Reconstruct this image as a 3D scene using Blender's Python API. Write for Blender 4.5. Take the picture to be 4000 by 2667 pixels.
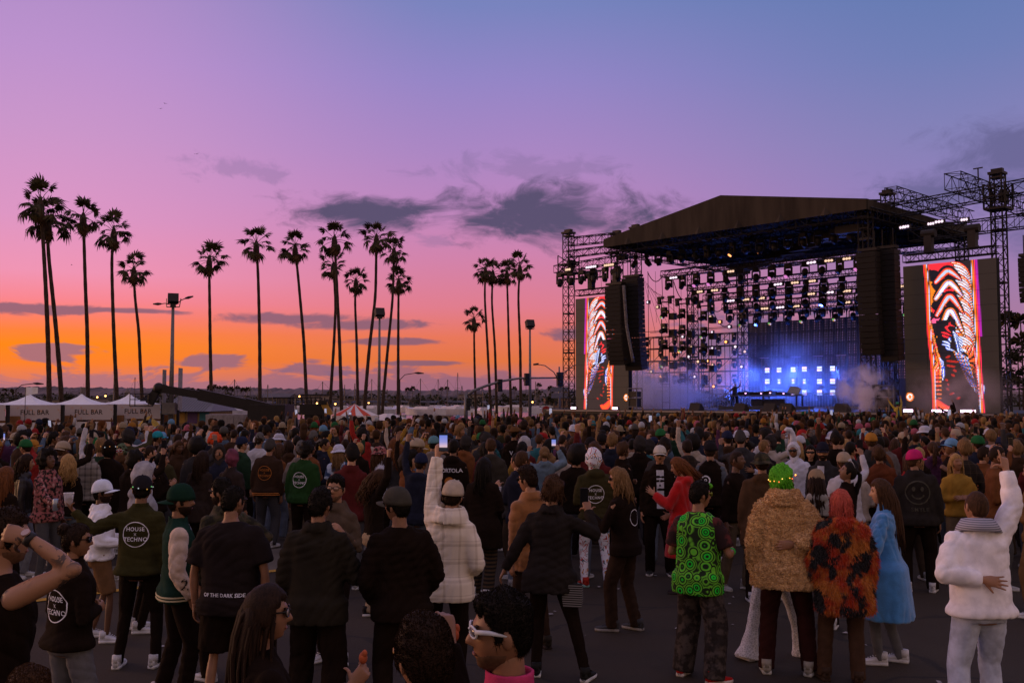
import bpy, bmesh, math, random
import numpy as np
from mathutils import Vector, Matrix, Quaternion
from mathutils.bvhtree import BVHTree

R = math.radians
for o in list(bpy.data.objects):
	bpy.data.objects.remove(o)
SC = bpy.context.scene
COL = SC.collection
rng = random.Random(7)
nrng = np.random.RandomState(7)

# ------------------------------------------------------------------ camera
CAM_H, FPX, TILT = 2.43, 3889.0, math.atan(227 / 3889.0)
cam_data = bpy.data.cameras.new('camera')
cam = bpy.data.objects.new('camera', cam_data)
COL.objects.link(cam)
cam.location = (0, 0, CAM_H)
cam.rotation_euler = (R(90) + TILT, 0, 0)
cam_data.lens, cam_data.sensor_width = 35.0, 36.0
cam_data.clip_start, cam_data.clip_end = 0.1, 20000
SC.camera = cam

# ------------------------------------------------------------------ exposure / render
SC.view_settings.view_transform = 'Standard'
SC.view_settings.look = 'None'
SC.view_settings.exposure = 0.0
SC.view_settings.gamma = 1.0
SC.view_settings.use_curve_mapping = False
SC.render.engine = 'CYCLES'
SC.cycles.use_denoising = True
SC.cycles.max_bounces = 6
SC.cycles.volume_bounces = 3
SC.cycles.volume_step_rate = 2.0
SC.cycles.volume_max_steps = 128
SC.cycles.sample_clamp_indirect = 4.0
SC.cycles.transparent_max_bounces = 16

def lin(c):
	"""sRGB 0-255 triple -> linear rgba"""
	return tuple((v / 255 / 12.92) if v / 255 <= 0.04045 else ((v / 255 + 0.055) / 1.055) ** 2.4 for v in c) + (1.0,)

# ------------------------------------------------------------------ node helper
class NT:
	def __init__(s, tree):
		s.t = tree
	def n(s, typ, **kw):
		nd = s.t.nodes.new(typ)
		for k, v in kw.items():
			setattr(nd, k, v)
		return nd
	def link(s, a, b):
		s.t.links.new(a, b)
	def put(s, sock, v):
		if hasattr(v, 'is_output'):
			s.t.links.new(v, sock)
		else:
			sock.default_value = v
	def math(s, op, a, b=None, c=None, clamp=False):
		nd = s.n('ShaderNodeMath', operation=op, use_clamp=clamp)
		s.put(nd.inputs[0], a)
		if b is not None: s.put(nd.inputs[1], b)
		if c is not None: s.put(nd.inputs[2], c)
		return nd.outputs[0]
	def vmath(s, op, a, b=None):
		nd = s.n('ShaderNodeVectorMath', operation=op)
		s.put(nd.inputs[0], a)
		if b is not None: s.put(nd.inputs[1], b)
		return nd.outputs['Value'] if op in ('LENGTH', 'DOT_PRODUCT', 'DISTANCE') else nd.outputs[0]
	def maprange(s, v, a, b, c=0.0, d=1.0, smooth=True):
		nd = s.n('ShaderNodeMapRange', interpolation_type='SMOOTHSTEP' if smooth else 'LINEAR', clamp=True)
		s.put(nd.inputs[0], v)
		for i, x in enumerate((a, b, c, d)):
			s.put(nd.inputs[i + 1], x)
		return nd.outputs[0]
	def mix(s, f, a, b, blend='MIX'):
		nd = s.n('ShaderNodeMix', data_type='RGBA', blend_type=blend)
		s.put(nd.inputs[0], f)
		s.put(nd.inputs[6], a)
		s.put(nd.inputs[7], b)
		return nd.outputs[2]
	def ramp(s, f, stops, interp='LINEAR'):
		nd = s.n('ShaderNodeValToRGB')
		cr = nd.color_ramp
		cr.interpolation = interp
		while len(cr.elements) < len(stops):
			cr.elements.new(0.5)
		for e, (p, c) in zip(cr.elements, stops):
			e.position = p
			e.color = c if len(c) == 4 else tuple(c) + (1,)
		s.put(nd.inputs[0], f)
		return nd.outputs[0]
	def noise(s, vec, scale, detail=3, rough=0.5, dist=0.0, out=0):
		nd = s.n('ShaderNodeTexNoise')
		if vec is not None: s.put(nd.inputs['Vector'], vec)
		nd.inputs['Scale'].default_value = scale
		nd.inputs['Detail'].default_value = detail
		nd.inputs['Roughness'].default_value = rough
		nd.inputs['Distortion'].default_value = dist
		return nd.outputs[out]
	def voronoi(s, vec, scale, feature='F1', rand=1.0, out='Distance'):
		nd = s.n('ShaderNodeTexVoronoi', feature=feature)
		if vec is not None: s.put(nd.inputs['Vector'], vec)
		nd.inputs['Scale'].default_value = scale
		nd.inputs['Randomness'].default_value = rand
		return nd.outputs[out]
	def comb(s, x, y, z):
		nd = s.n('ShaderNodeCombineXYZ')
		for i, v in enumerate((x, y, z)):
			s.put(nd.inputs[i], v)
		return nd.outputs[0]
	def sep(s, v):
		nd = s.n('ShaderNodeSeparateXYZ')
		s.put(nd.inputs[0], v)
		return nd.outputs

# ------------------------------------------------------------------ sky (dusk)
SUN_AZ = -27.0      # degrees from +Y, negative = towards the left of the view
world = bpy.data.worlds.new('World')
SC.world = world
world.use_nodes = True
wt = world.node_tree
wt.nodes.clear()
W = NT(wt)
tc = W.n('ShaderNodeTexCoord')
D = W.vmath('NORMALIZE', tc.outputs['Generated'])
dx, dy, dz = W.sep(D)
el = W.math('MULTIPLY', W.math('ARCSINE', dz), 180 / math.pi)
az = W.math('MULTIPLY', W.math('ARCTAN2', dx, dy), 180 / math.pi)
dist = W.math('ABSOLUTE', W.math('WRAP', W.math('SUBTRACT', az, SUN_AZ), 180.0, -180.0))
elf = W.math('DIVIDE', W.math('MAXIMUM', el, 0.0), 40.0, clamp=True)
def sky_ramp(rows):
	return W.ramp(elf, [(e / 40.0, lin(c)) for e, c in rows])
ramp_sun = sky_ramp([(0, (182, 112, 126)), (0.9, (214, 118, 98)), (1.9, (250, 126, 44)), (2.9, (255, 133, 22)), (3.6, (254, 128, 58)), (4.4, (252, 126, 104)),
					 (5.3, (247, 133, 146)), (6.7, (238, 147, 180)), (9.6, (220, 149, 196)), (14, (202, 149, 202)), (18, (188, 145, 205)), (22, (174, 140, 200)), (40, (168, 150, 186))])
ramp_mid = sky_ramp([(0, (160, 106, 126)), (0.9, (178, 110, 122)), (2.2, (226, 116, 66)), (3.6, (232, 118, 92)), (5.3, (224, 124, 142)),
					 (8.2, (208, 130, 172)), (11, (188, 134, 190)), (14, (170, 134, 195)), (18, (148, 133, 198)), (22, (120, 131, 190)), (40, (160, 148, 182))])
ramp_away = sky_ramp([(0, (140, 106, 138)), (1.5, (172, 118, 142)), (4, (170, 122, 158)), (8.2, (152, 124, 178)), (11, (144, 128, 186)), (14, (132, 129, 184)), (18, (112, 126, 182)), (22, (98, 122, 178)), (40, (152, 144, 180))])
ramp_anti = sky_ramp([(0, (180, 134, 102)), (4, (212, 168, 130)), (10, (214, 174, 138)), (20, (202, 170, 158)), (40, (168, 150, 176))])  # unseen rear sky warmed, zenith of every ramp raised, to brighten the crowd
f1 = W.maprange(dist, 1, 25)
f2 = W.maprange(dist, 26, 52)
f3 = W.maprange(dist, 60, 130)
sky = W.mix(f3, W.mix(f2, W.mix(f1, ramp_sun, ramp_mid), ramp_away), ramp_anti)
cvec = W.comb(W.math('MULTIPLY', az, 0.06), W.math('MULTIPLY', el, 0.12), 0.0)
warp = W.noise(cvec, 2.2, 3, 0.5, out=1)
wv = W.vmath('MULTIPLY', W.vmath('SUBTRACT', warp, (0.5, 0.5, 0.5)), (0.55, 0.35, 0.0))
cv = W.vmath('ADD', cvec, wv)
nA = W.noise(cv, 5.6, 6, 0.64)
nB = W.noise(W.vmath('ADD', W.vmath('MULTIPLY', cv, (.6, 1, 1)), (3.7, 1.9, 0.0)), 13.0, 4, 0.58)
def blob(a0, e0, ra, re):
	qa = W.math('DIVIDE', W.math('SUBTRACT', az, a0), ra)
	qe = W.math('DIVIDE', W.math('SUBTRACT', el, e0), re)
	return W.math('SQRT', W.math('ADD', W.math('POWER', qa, 2.0), W.math('POWER', qe, 2.0)))
def clouds(sky, blobs, n, col, strength, rag=2.4, soft=0.55):
	r = None
	for q in blobs:
		d = blob(*q)
		r = d if r is None else W.math('MINIMUM', r, d)
	v = W.math('ADD', W.math('SUBTRACT', 1.0, r), W.math('MULTIPLY', W.math('SUBTRACT', n, 0.52), rag))
	return W.mix(W.math('MULTIPLY', W.maprange(v, 0.0, soft), strength), sky, col)
sky = clouds(sky, [(0.5, 13.1, 6.5, 1.0), (-16.0, 12.7, 3.2, 0.8), (-4.6, 9.1, 1.6, 0.5)], nA, lin((120, 106, 150)), 0.34, 3.4)
sky = clouds(sky, [(2.4, 10.6, 9.0, 2.4), (-8.0, 10.6, 7.0, 1.3)], nA, lin((86, 78, 110)), 0.98, 1.9, 0.7)
sky = clouds(sky, [(27.0, 12.6, 5.2, 2.4), (24.5, 10.8, 6.5, 1.8), (33, 9, 9, 3)], nA, lin((96, 94, 138)), 0.75, 1.9, 0.8)
sky = clouds(sky, [(-12.5, 4.55, 5.5, 0.42), (-8.6, 4.25, 5.0, 0.45), (-26.0, 4.7, 4.5, 0.42), (-7.0, 3.3, 3.2, 0.28), (4.0, 3.8, 3.0, 0.5), (-5.3, 2.1, 3.4, 0.2), (-21, 4.75, 3.5, 0.22)], nB, lin((122, 92, 118)), 0.85, 1.7, 0.5)
sky = clouds(sky, [(14.5, 3.2, 7.5, 2.3)], nA, lin((112, 98, 142)), 0.8)
gA = W.noise(W.comb(W.math('MULTIPLY', az, 0.22), 0.0, 4.0), 1.0, 2, 0.5)
band_ = W.math('DIVIDE', W.math('SUBTRACT', W.math('MULTIPLY_ADD', gA, 2.6, 0.35), el), 1.1)
warm_low = W.mix(f1, lin((160, 110, 128)), lin((142, 98, 122)))
vb = W.math('ADD', W.math('MINIMUM', band_, 0.6), W.math('MULTIPLY', W.math('SUBTRACT', nB, 0.52), 2.6))
sky = W.mix(W.math('MULTIPLY', W.maprange(vb, 0.0, 0.4), 0.8), sky, warm_low)
sky = clouds(sky, [(-25.0, 2.5, 2.1, 0.6), (-16.6, 2.1, 2.2, 0.5), (-11.0, 1.7, 2.2, 0.5)], nB, W.mix(0.5, warm_low, lin((122, 96, 126))), 0.85, 2.2, 0.35)
bg = W.n('ShaderNodeBackground')
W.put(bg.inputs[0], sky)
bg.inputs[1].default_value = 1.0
nish = W.n('ShaderNodeTexSky', sky_type='NISHITA')
nish.sun_disc = False
nish.sun_elevation = R(1.0)
nish.sun_rotation = R(SUN_AZ)
bg2 = W.n('ShaderNodeBackground')
W.put(bg2.inputs[0], nish.outputs[0])
bg2.inputs[1].default_value = 0.002
addsh = W.n('ShaderNodeAddShader')
W.link(bg.outputs[0], addsh.inputs[0])
W.link(bg2.outputs[0], addsh.inputs[1])
wout = W.n('ShaderNodeOutputWorld')
W.link(addsh.outputs[0], wout.inputs[0])
world.cycles.sampling_method = 'MANUAL'
world.cycles.sample_map_resolution = 512

# ------------------------------------------------------------------ last glow of the sun
sun_d = bpy.data.lights.new('sun', 'SUN')
sun = bpy.data.objects.new('sun', sun_d)
COL.objects.link(sun)
sun_d.energy = 1.4
sun_d.angle = R(24)
sun_d.color = (1.0, 0.50, 0.22)
_sd = Vector((math.sin(R(-74)) * math.cos(R(7)), math.cos(R(-74)) * math.cos(R(7)), math.sin(R(7))))
sun.rotation_euler = _sd.to_track_quat('Z', 'Y').to_euler()

# ------------------------------------------------------------------ pixel <-> world helpers (4000 x 2667 photo pixels)
_F = Vector((0, math.cos(TILT), math.sin(TILT)))
_U = Vector((0, -math.sin(TILT), math.cos(TILT)))
def ray(px, py):
	return Vector(((px - 2000) / FPX, 0, 0)) + _U * (-(py - 1333.5) / FPX) + _F
def at_depth(px, py, Y):
	d = ray(px, py)
	return Vector((0, 0, CAM_H)) + d * (Y / d.y)
def at_height(px, py, z):
	d = ray(px, py)
	return Vector((0, 0, CAM_H)) + d * ((z - CAM_H) / d.z)

# ------------------------------------------------------------------ object helpers
def link(name, data, parent=None, loc=None, rotz=None, mat=None):
	o = bpy.data.objects.new(name, data)
	COL.objects.link(o)
	if parent is not None: o.parent = parent
	if loc is not None: o.location = loc
	if rotz is not None: o.rotation_euler = (0, 0, rotz)
	if mat is not None: setmat(o, mat)
	return o
def setmat(o, *mats):
	o.data.materials.clear()
	for m in mats: o.data.materials.append(m)
def tag(o, label=None, cat=None, group=None, kind=None):
	if label: o['label'] = label
	if cat: o['category'] = cat
	if group: o['group'] = group
	if kind: o['kind'] = kind
	return o
def thing(name, label, cat, loc=(0, 0, 0), rotz=0, group=None):
	return tag(link(name, None, None, loc, rotz), label, cat, group)

class MB:
	"""collects raw geometry; build() links it as one mesh object"""
	def __init__(s):
		s.v, s.f, s.n = [], [], 0
	def add(s, verts, faces):
		verts = np.asarray(verts, float).reshape(-1, 3)
		b = s.n
		s.v.append(verts)
		s.n += len(verts)
		s.f.extend([tuple(i + b for i in f) for f in faces])
		return s
	def box(s, c, size, M=None):
		hx, hy, hz = size[0] / 2, size[1] / 2, size[2] / 2
		p = np.array([(x, y, z) for z in (-hz, hz) for y in (-hy, hy) for x in (-hx, hx)])
		if M is not None:
			p = p @ np.array(M.to_3x3()).T
		p = p + np.array(c)
		return s.add(p, [(0, 2, 3, 1), (4, 5, 7, 6), (0, 1, 5, 4), (2, 6, 7, 3), (0, 4, 6, 2), (1, 3, 7, 5)])
	def loft(s, rings, cap=True, closed=True):
		n = len(rings[0])
		base = s.n
		allv = np.concatenate([np.asarray(r, float) for r in rings])
		f = []
		m = n if closed else n - 1
		for i in range(len(rings) - 1):
			for j in range(m):
				a, b = i * n + j, i * n + (j + 1) % n
				f.append((a, b, b + n, a + n))
		if cap and closed:
			f.append(tuple(range(n))[::-1])
			f.append(tuple(range((len(rings) - 1) * n, len(rings) * n)))
		return s.add(allv, f)
	def tube(s, pts, radii, n=8, cap=True, side=None, ry=None):
		pts = [Vector(p) for p in pts]
		if not hasattr(radii, '__len__'): radii = [radii] * len(pts)
		rings = []
		prev = None
		for i, p in enumerate(pts):
			d = (pts[min(i + 1, len(pts) - 1)] - pts[max(i - 1, 0)])
			d = d.normalized() if d.length > 1e-9 else Vector((0, 0, 1))
			ref = prev if prev is not None else (Vector(side) if side is not None else (Vector((1, 0, 0)) if abs(d.x) < 0.9 else Vector((0, 1, 0))))
			a = (ref - d * ref.dot(d)).normalized()
			prev = a
			b = d.cross(a)
			r1 = radii[i]
			r2 = r1 * (ry if ry else 1)
			t = np.linspace(0, 2 * math.pi, n, endpoint=False)
			rings.append(np.array(p) + np.outer(np.cos(t) * r1, a) + np.outer(np.sin(t) * r2, b))
		return s.loft(rings, cap)
	def bar(s, a, b, r, n=4):
		return s.tube([a, b], r, n)
	def ball(s, c, r, nu=12, nv=8, M=None):
		rx, ry, rz = r if hasattr(r, '__len__') else (r, r, r)
		rings = []
		for i in range(nv + 1):
			ph = -math.pi / 2 + math.pi * min(max(i / nv, 0.02), 0.98)
			t = np.linspace(0, 2 * math.pi, nu, endpoint=False)
			p = np.stack([np.cos(t) * math.cos(ph) * rx, np.sin(t) * math.cos(ph) * ry, np.full(nu, math.sin(ph) * rz)], 1)
			if M is not None: p = p @ np.array(M.to_3x3()).T
			rings.append(p + np.array(c))
		return s.loft(rings)
	def data(s, name, smooth=False):
		me = bpy.data.meshes.new(name)
		v = np.concatenate(s.v) if s.v else np.zeros((0, 3))
		me.from_pydata(v.tolist(), [], s.f)
		if smooth:
			me.polygons.foreach_set('use_smooth', [True] * len(me.polygons))
		me.update()
		return me
	def build(s, name, mat, parent=None, loc=None, rotz=None, smooth=False):
		return link(name, s.data(name, smooth), parent, loc, rotz, mat)

def copy_tree(root, loc=None, rotz=None):
	c = root.copy()
	COL.objects.link(c)
	if loc is not None: c.location = loc
	if rotz is not None: c.rotation_euler = (0, 0, rotz)
	for ch in list(root.children):
		k = ch.copy()
		COL.objects.link(k)
		k.parent = c
		for g in list(ch.children):
			q = g.copy()
			COL.objects.link(q)
			q.parent = k
	return c

# ------------------------------------------------------------------ materials
_mats = {}
def new_mat(key):
	m = bpy.data.materials.new(key)
	m.use_nodes = True
	t = m.node_tree
	t.nodes.clear()
	N = NT(t)
	out = N.n('ShaderNodeOutputMaterial')
	return m, N, out
def mat(key, color, rough=0.7, metal=0.0, var=0.12, scale=6.0, bump=0.0, bscale=40.0, spec=0.3, emit=None, estr=0.0, sheen=0.0):
	"""plain material: colour with fine variation and a little bump"""
	if key in _mats: return _mats[key]
	m, N, out = new_mat(key)
	p = N.n('ShaderNodeBsdfPrincipled')
	c = color if len(color) == 4 else tuple(color) + (1,)
	tcn = N.n('ShaderNodeTexCoord')
	if var > 0:
		nz = N.noise(tcn.outputs['Object'], scale, 4, 0.6)
		lo = tuple(x * (1 - var) for x in c[:3]) + (1,)
		hi = tuple(min(1, x * (1 + var)) for x in c[:3]) + (1,)
		N.put(p.inputs['Base Color'], N.mix(N.maprange(nz, 0.3, 0.7), lo, hi))
	else:
		p.inputs['Base Color'].default_value = c
	p.inputs['Roughness'].default_value = rough
	p.inputs['Metallic'].default_value = metal
	p.inputs['Specular IOR Level'].default_value = spec
	if sheen:
		p.inputs['Sheen Weight'].default_value = sheen
		p.inputs['Sheen Roughness'].default_value = 0.6
	if bump > 0:
		b = N.n('ShaderNodeBump')
		b.inputs['Strength'].default_value = bump
		b.inputs['Distance'].default_value = 0.01
		N.put(b.inputs['Height'], N.noise(tcn.outputs['Object'], bscale, 4, 0.6))
		N.link(b.outputs[0], p.inputs['Normal'])
	if emit is not None:
		p.inputs['Emission Color'].default_value = emit if len(emit) == 4 else tuple(emit) + (1,)
		p.inputs['Emission Strength'].default_value = estr
	N.link(p.outputs[0], out.inputs[0])
	_mats[key] = m
	return m
def glow(key, color, strength):
	if key in _mats: return _mats[key]
	m, N, out = new_mat(key)
	e = N.n('ShaderNodeEmission')
	e.inputs[0].default_value = color if len(color) == 4 else tuple(color) + (1,)
	e.inputs[1].default_value = strength
	N.link(e.outputs[0], out.inputs[0])
	_mats[key] = m
	return m
def pattern_mat(key, fn, rough=0.8, bump=0.0, bscale=60.0, spec=0.2, sheen=0.0):
	"""fn(N, object_coord) -> colour socket"""
	if key in _mats: return _mats[key]
	m, N, out = new_mat(key)
	p = N.n('ShaderNodeBsdfPrincipled')
	tcn = N.n('ShaderNodeTexCoord')
	N.put(p.inputs['Base Color'], fn(N, tcn.outputs['Object']))
	p.inputs['Roughness'].default_value = rough
	p.inputs['Specular IOR Level'].default_value = spec
	if sheen:
		p.inputs['Sheen Weight'].default_value = sheen
	if bump:
		b = N.n('ShaderNodeBump')
		b.inputs['Strength'].default_value = bump
		b.inputs['Distance'].default_value = 0.01
		N.put(b.inputs['Height'], N.noise(tcn.outputs['Object'], bscale, 4, 0.6))
		N.link(b.outputs[0], p.inputs['Normal'])
	N.link(p.outputs[0], out.inputs[0])
	_mats[key] = m
	return m
# ================================================================== PEOPLE
def sstep(a, b, x):
	t = np.clip((np.asarray(x, float) - a) / (b - a), 0, 1)
	return t * t * (3 - 2 * t)
def head_surface(dirs):
	"""unit directions (n,3) -> points on a human head (origin mid-head, y forward, z up)"""
	p = dirs * np.array([0.074, 0.096, 0.118])
	x, y, z = p[:, 0].copy(), p[:, 1].copy(), p[:, 2].copy()
	jaw = sstep(-0.02, -0.112, z)
	x *= 1 - 0.22 * jaw
	y = np.where(y < 0, y * (1 - 0.5 * sstep(-0.03, -0.11, z)), y)
	y = np.where(y > 0, y * (1 + 0.10 * jaw), y)
	y = np.where(y > 0.06, 0.06 + (y - 0.06) * 0.8, y)
	x *= 1 + 0.07 * np.exp(-((z - 0.035) / 0.05) ** 2) * (y < 0.03)
	front = y > 0.02
	g = lambda v, c, w: np.exp(-((v - c) / w) ** 2)
	noseprof = np.where(z > -0.026, sstep(0.03, -0.024, z), sstep(-0.040, -0.026, z))
	y += front * 0.026 * g(x, 0, 0.0125 + 0.006 * noseprof) * noseprof
	y -= front * 0.011 * g(np.abs(x), 0.031, 0.014) * g(z, 0.014, 0.011)
	y += front * 0.005 * g(z, 0.033, 0.010) * (np.abs(x) < 0.055)
	y += front * 0.006 * g(x, 0, 0.022) * (g(z, -0.053, 0.006) + 0.9 * g(z, -0.066, 0.006))
	y -= front * 0.004 * g(x, 0, 0.026) * g(z, -0.0595, 0.003)
	y += front * 0.010 * g(x, 0, 0.02) * g(z, -0.098, 0.014)
	return np.stack([x, y, z], 1)
def head_dirs(nu, nv):
	t = np.linspace(-math.pi, math.pi, nu, endpoint=False)
	t = t - 0.42 * np.sin(t)
	ph = np.linspace(-math.pi / 2 + 0.03, math.pi / 2 - 0.03, nv)
	rings = []
	for a in ph:
		rings.append(np.stack([np.sin(t) * math.cos(a), np.cos(t) * math.cos(a), np.full(nu, math.sin(a))], 1))
	return rings
def head_mb(nu=40, nv=30):
	mb = MB()
	mb.loft([head_surface(r) for r in head_dirs(nu, nv)])
	for s in (-1, 1):
		mb.ball((s * 0.077, -0.006, -0.002), (0.009, 0.019, 0.031), 8, 6, Matrix.Rotation(R(-12), 3, 'X') @ Matrix.Rotation(s * R(18), 3, 'Z'))
	return mb
HEAD_HI, HEAD_LO = head_mb(44, 34), head_mb(22, 16)

def fbm(p, f, seed=0, octv=3):
	"""cheap smooth noise from warped sines, about -1..1"""
	r = np.random.RandomState(seed)
	out = np.zeros(len(p))
	amp = 1.0
	for o in range(octv):
		for k in range(3):
			d = r.normal(size=3); d *= f / np.linalg.norm(d)
			e = r.normal(size=3); e *= f * 0.7 / np.linalg.norm(e)
			out += amp / 3 * np.sin(p @ d + r.rand() * 6.3 + 1.4 * np.sin(p @ e + r.rand() * 6.3))
		f *= 2.1
		amp *= 0.55
	return out

# ---------------- hair and hats, all in head space
def hairline(th, front=0.062, side=-0.018, back=-0.088):
	a = np.abs(th)
	h = np.interp(a, [0, 0.75, 1.05, 1.35, 1.75, 2.2, math.pi], [front, front - 0.004, front - 0.03, side - 0.02, side + 0.015, back + 0.02, back])
	return h
def scalp(thick, nu=40, nv=24, front=0.062, side=-0.018, back=-0.088, lump=0.0, lfreq=60, seed=1, lo=-0.010, spike=0.0):
	"""thick(dirs)->thickness array"""
	rings = []
	for rr in head_dirs(nu, nv):
		b = head_surface(rr)
		th = np.arctan2(rr[:, 0], rr[:, 1])
		h = hairline(th, front, side, back)
		wob = 0.006 * np.sin(th * 9 + seed) + 0.004 * np.sin(th * 17 + seed * 2)
		c = sstep(h - 0.006, h + 0.014, b[:, 2] + wob)
		t = thick(rr, b) * (1 + lump * fbm(b, lfreq, seed))
		n = b / np.linalg.norm(b, axis=1)[:, None]
		rings.append(b + n * (t * c + lo * (1 - c))[:, None])
	mb = MB()
	mb.loft(rings)
	return mb
def strands(mb, roots, seed, length, spread=0.03, back=0.06, rad=0.008, wave=0.01, nseg=7, wfreq=9, gather=None, wind=(0, 0, 0)):
	r = np.random.RandomState(seed)
	for (x, y, z) in roots:
		L = length * (0.8 + 0.35 * r.rand())
		ph, ph2 = r.rand() * 6, r.rand() * 6
		pts = []
		ox, oy = r.normal() * spread, r.normal() * spread * 0.6
		for i in range(nseg):
			t = i / (nseg - 1)
			out = math.sin(min(1, t * 2.2) * math.pi / 2)
			px = x * (1 + 0.16 * out) + ox * t + wave * math.sin(wfreq * t + ph) * t + wind[0] * t * t
			py = y * (1 + 0.10 * out) - back * out * (1 if y < 0.03 else 0.3) + oy * t + wave * math.sin(wfreq * t + ph2) * t + wind[1] * t * t
			pz = z - L * (t ** 1.15) + 0.02 * math.sin(math.pi * min(1, t * 3)) + wind[2] * t * t
			if gather is not None:
				k = min(1, t * 3.0)
				px, py, pz = px * (1 - k) + gather[0] * k + ox * t, py * (1 - k) + gather[1] * k + oy * t - 0.02 * t, pz
			pts.append((px, py, pz))
		rr_ = [rad * (0.9 + 0.3 * r.rand()) * (1 - 0.75 * (i / (nseg - 1)) ** 2) for i in range(nseg)]
		mb.tube(pts, rr_, 4)
	return mb
def long_roots(n, seed, front_too=True):
	r = np.random.RandomState(seed)
	out = []
	while len(out) < n:
		a = r.uniform(-math.pi, math.pi)
		if abs(a) < (1.15 if front_too else 1.5): continue
		z = r.uniform(-0.02, 0.085)
		cz = math.sqrt(max(0, 1 - (z / 0.122) ** 2))
		out.append((math.sin(a) * 0.080 * cz, math.cos(a) * 0.100 * cz, z))
	return out
def T_(v): return lambda d, b: np.full(len(d), v)
def topheavy(top, side):
	return lambda d, b: side + (top - side) * sstep(0.02, 0.09, b[:, 2])
HAIR = {}
def hair_mesh(style, lo=False):
	key = (style, lo)
	if key in HAIR: return HAIR[key]
	nu, nv = (22, 14) if lo else (44, 30)
	k = 0.45 if lo else 1.0
	if style == 'short': mb = scalp(topheavy(0.022, 0.010), nu, nv, lump=0.35, lfreq=90)
	elif style == 'crop': mb = scalp(topheavy(0.012, 0.005), nu, nv, lump=0.3, lfreq=120, seed=3)
	elif style == 'buzz': mb = scalp(T_(0.0035), nu, nv, lump=0.2, seed=4)
	elif style == 'fade': mb = scalp(topheavy(0.026, 0.003), nu, nv, lump=0.35, lfreq=80, seed=5, front=0.066)
	elif style == 'quiff':
		mb = scalp(lambda d, b: 0.008 + 0.030 * sstep(0.03, 0.10, b[:, 2]) * (0.6 + 0.8 * sstep(-0.05, 0.07, b[:, 1])), nu, nv, lump=0.4, lfreq=70, seed=6)
	elif style == 'curly': mb = scalp(T_(0.036), nu, nv, lump=0.6, lfreq=110, seed=8, back=-0.10)
	elif style == 'afro': mb = scalp(T_(0.062), nu, nv, lump=0.35, lfreq=90, seed=9, back=-0.105, side=-0.05)
	elif style == 'messy':
		mb = scalp(topheavy(0.030, 0.020), nu, nv, lump=0.6, lfreq=75, seed=10, back=-0.10)
		strands(mb, long_roots(int(40 * k), 10), 10, 0.09, 0.02, 0.0, 0.007, 0.012, 5)
	elif style == 'bob':
		mb = scalp(topheavy(0.022, 0.022), nu, nv, lump=0.25, seed=11, back=-0.11, side=-0.06)
		strands(mb, long_roots(int(90 * k), 11), 11, 0.19, 0.012, 0.012, 0.010, 0.008)
	elif style in ('long', 'longcurl', 'verylong', 'windy'):
		mb = scalp(topheavy(0.020, 0.018), nu, nv, lump=0.25, seed=12, back=-0.11, side=-0.05)
		L = {'long': 0.36, 'longcurl': 0.33, 'verylong': 0.58, 'windy': 0.42}[style]
		wv = 0.03 if style == 'longcurl' else 0.010
		rings = []
		for i in range(8):
			t = i / 7
			z = 0.05 - t * (L * 0.92)
			a = np.linspace(0, 2 * math.pi, 14, endpoint=False)
			rx = 0.080 + 0.028 * math.sin(min(1, t * 1.3) * math.pi) * 0.8 - 0.02 * t
			ry = 0.055 - 0.028 * t
			cy = -0.045 - 0.055 * math.sin(min(1, t * 1.7) * math.pi / 2)
			wx = (0.10 * t * t if style == 'windy' else 0)
			rings.append(np.stack([np.cos(a) * rx + wx, np.sin(a) * ry + cy, np.full(14, z)], 1))
		mb.loft(rings)
		strands(mb, long_roots(int(130 * k), 12), 12, L, 0.022, 0.05, 0.009, wv, 8, 13 if style == 'longcurl' else 8,
				wind=(0.26, -0.06, 0.16) if style == 'windy' else (0, 0, 0))
	elif style == 'bun':
		mb = scalp(T_(0.010), nu, nv, lump=0.3, seed=13)
		mb.ball((0, -0.095, 0.085), (0.045, 0.04, 0.042), 10, 8)
	elif style == 'lowbun':
		mb = scalp(T_(0.011), nu, nv, lump=0.3, seed=13)
		mb.ball((0, -0.118, -0.005), (0.045, 0.035, 0.042), 10, 8)
	elif style == 'ponytail':
		mb = scalp(T_(0.011), nu, nv, lump=0.25, seed=14)
		mb.ball((0, -0.105, 0.045), (0.024, 0.024, 0.024), 8, 6)
		rr = [(0.012 * math.cos(a), -0.11 + 0.012 * math.sin(a), 0.045) for a in np.linspace(0, 6.28, int(26 * k) + 4)]
		strands(mb, rr, 14, 0.34, 0.02, 0.05, 0.010, 0.012, 8)
	elif style == 'curtain':   # chin length wavy
		mb = scalp(topheavy(0.026, 0.024), nu, nv, lump=0.35, seed=15, back=-0.11, side=-0.06)
		strands(mb, long_roots(int(110 * k), 15), 15, 0.26, 0.02, 0.02, 0.011, 0.016, 7)
	else:
		raise KeyError(style)
	HAIR[key] = mb.data('hair_' + style, True)
	return HAIR[key]
def dome(mb, r=1.0, top=0.0, low=0.010, nu=28, back_cut=False, lift=0.012, seams=0.0):
	"""cap-like shell over the skull from a rim at height low(θ)"""
	t = np.linspace(-math.pi, math.pi, nu, endpoint=False)
	rings = []
	for k in range(9):
		a = k / 8 * math.pi / 2 * 0.985
		ca, sa = math.cos(a), math.sin(a)
		sq = ca ** 0.75 if ca > 0 else 0
		seam = 1 - seams * (np.abs(np.sin(t * 3)) ** 8) * ca
		x = np.sin(t) * 0.090 * r * sq * seam
		y = np.cos(t) * 0.112 * r * sq * seam - 0.004
		zz = np.full(nu, low + (0.128 + top - low) * sa * 1.0) + 0.010 * np.cos(t) * (1 - sa)
		rings.append(np.stack([x, y, zz], 1))
	inner = rings[0] * np.array([0.93, 0.93, 1.0])
	mb.loft([inner] + rings)
	return mb
HATS = {}
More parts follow.
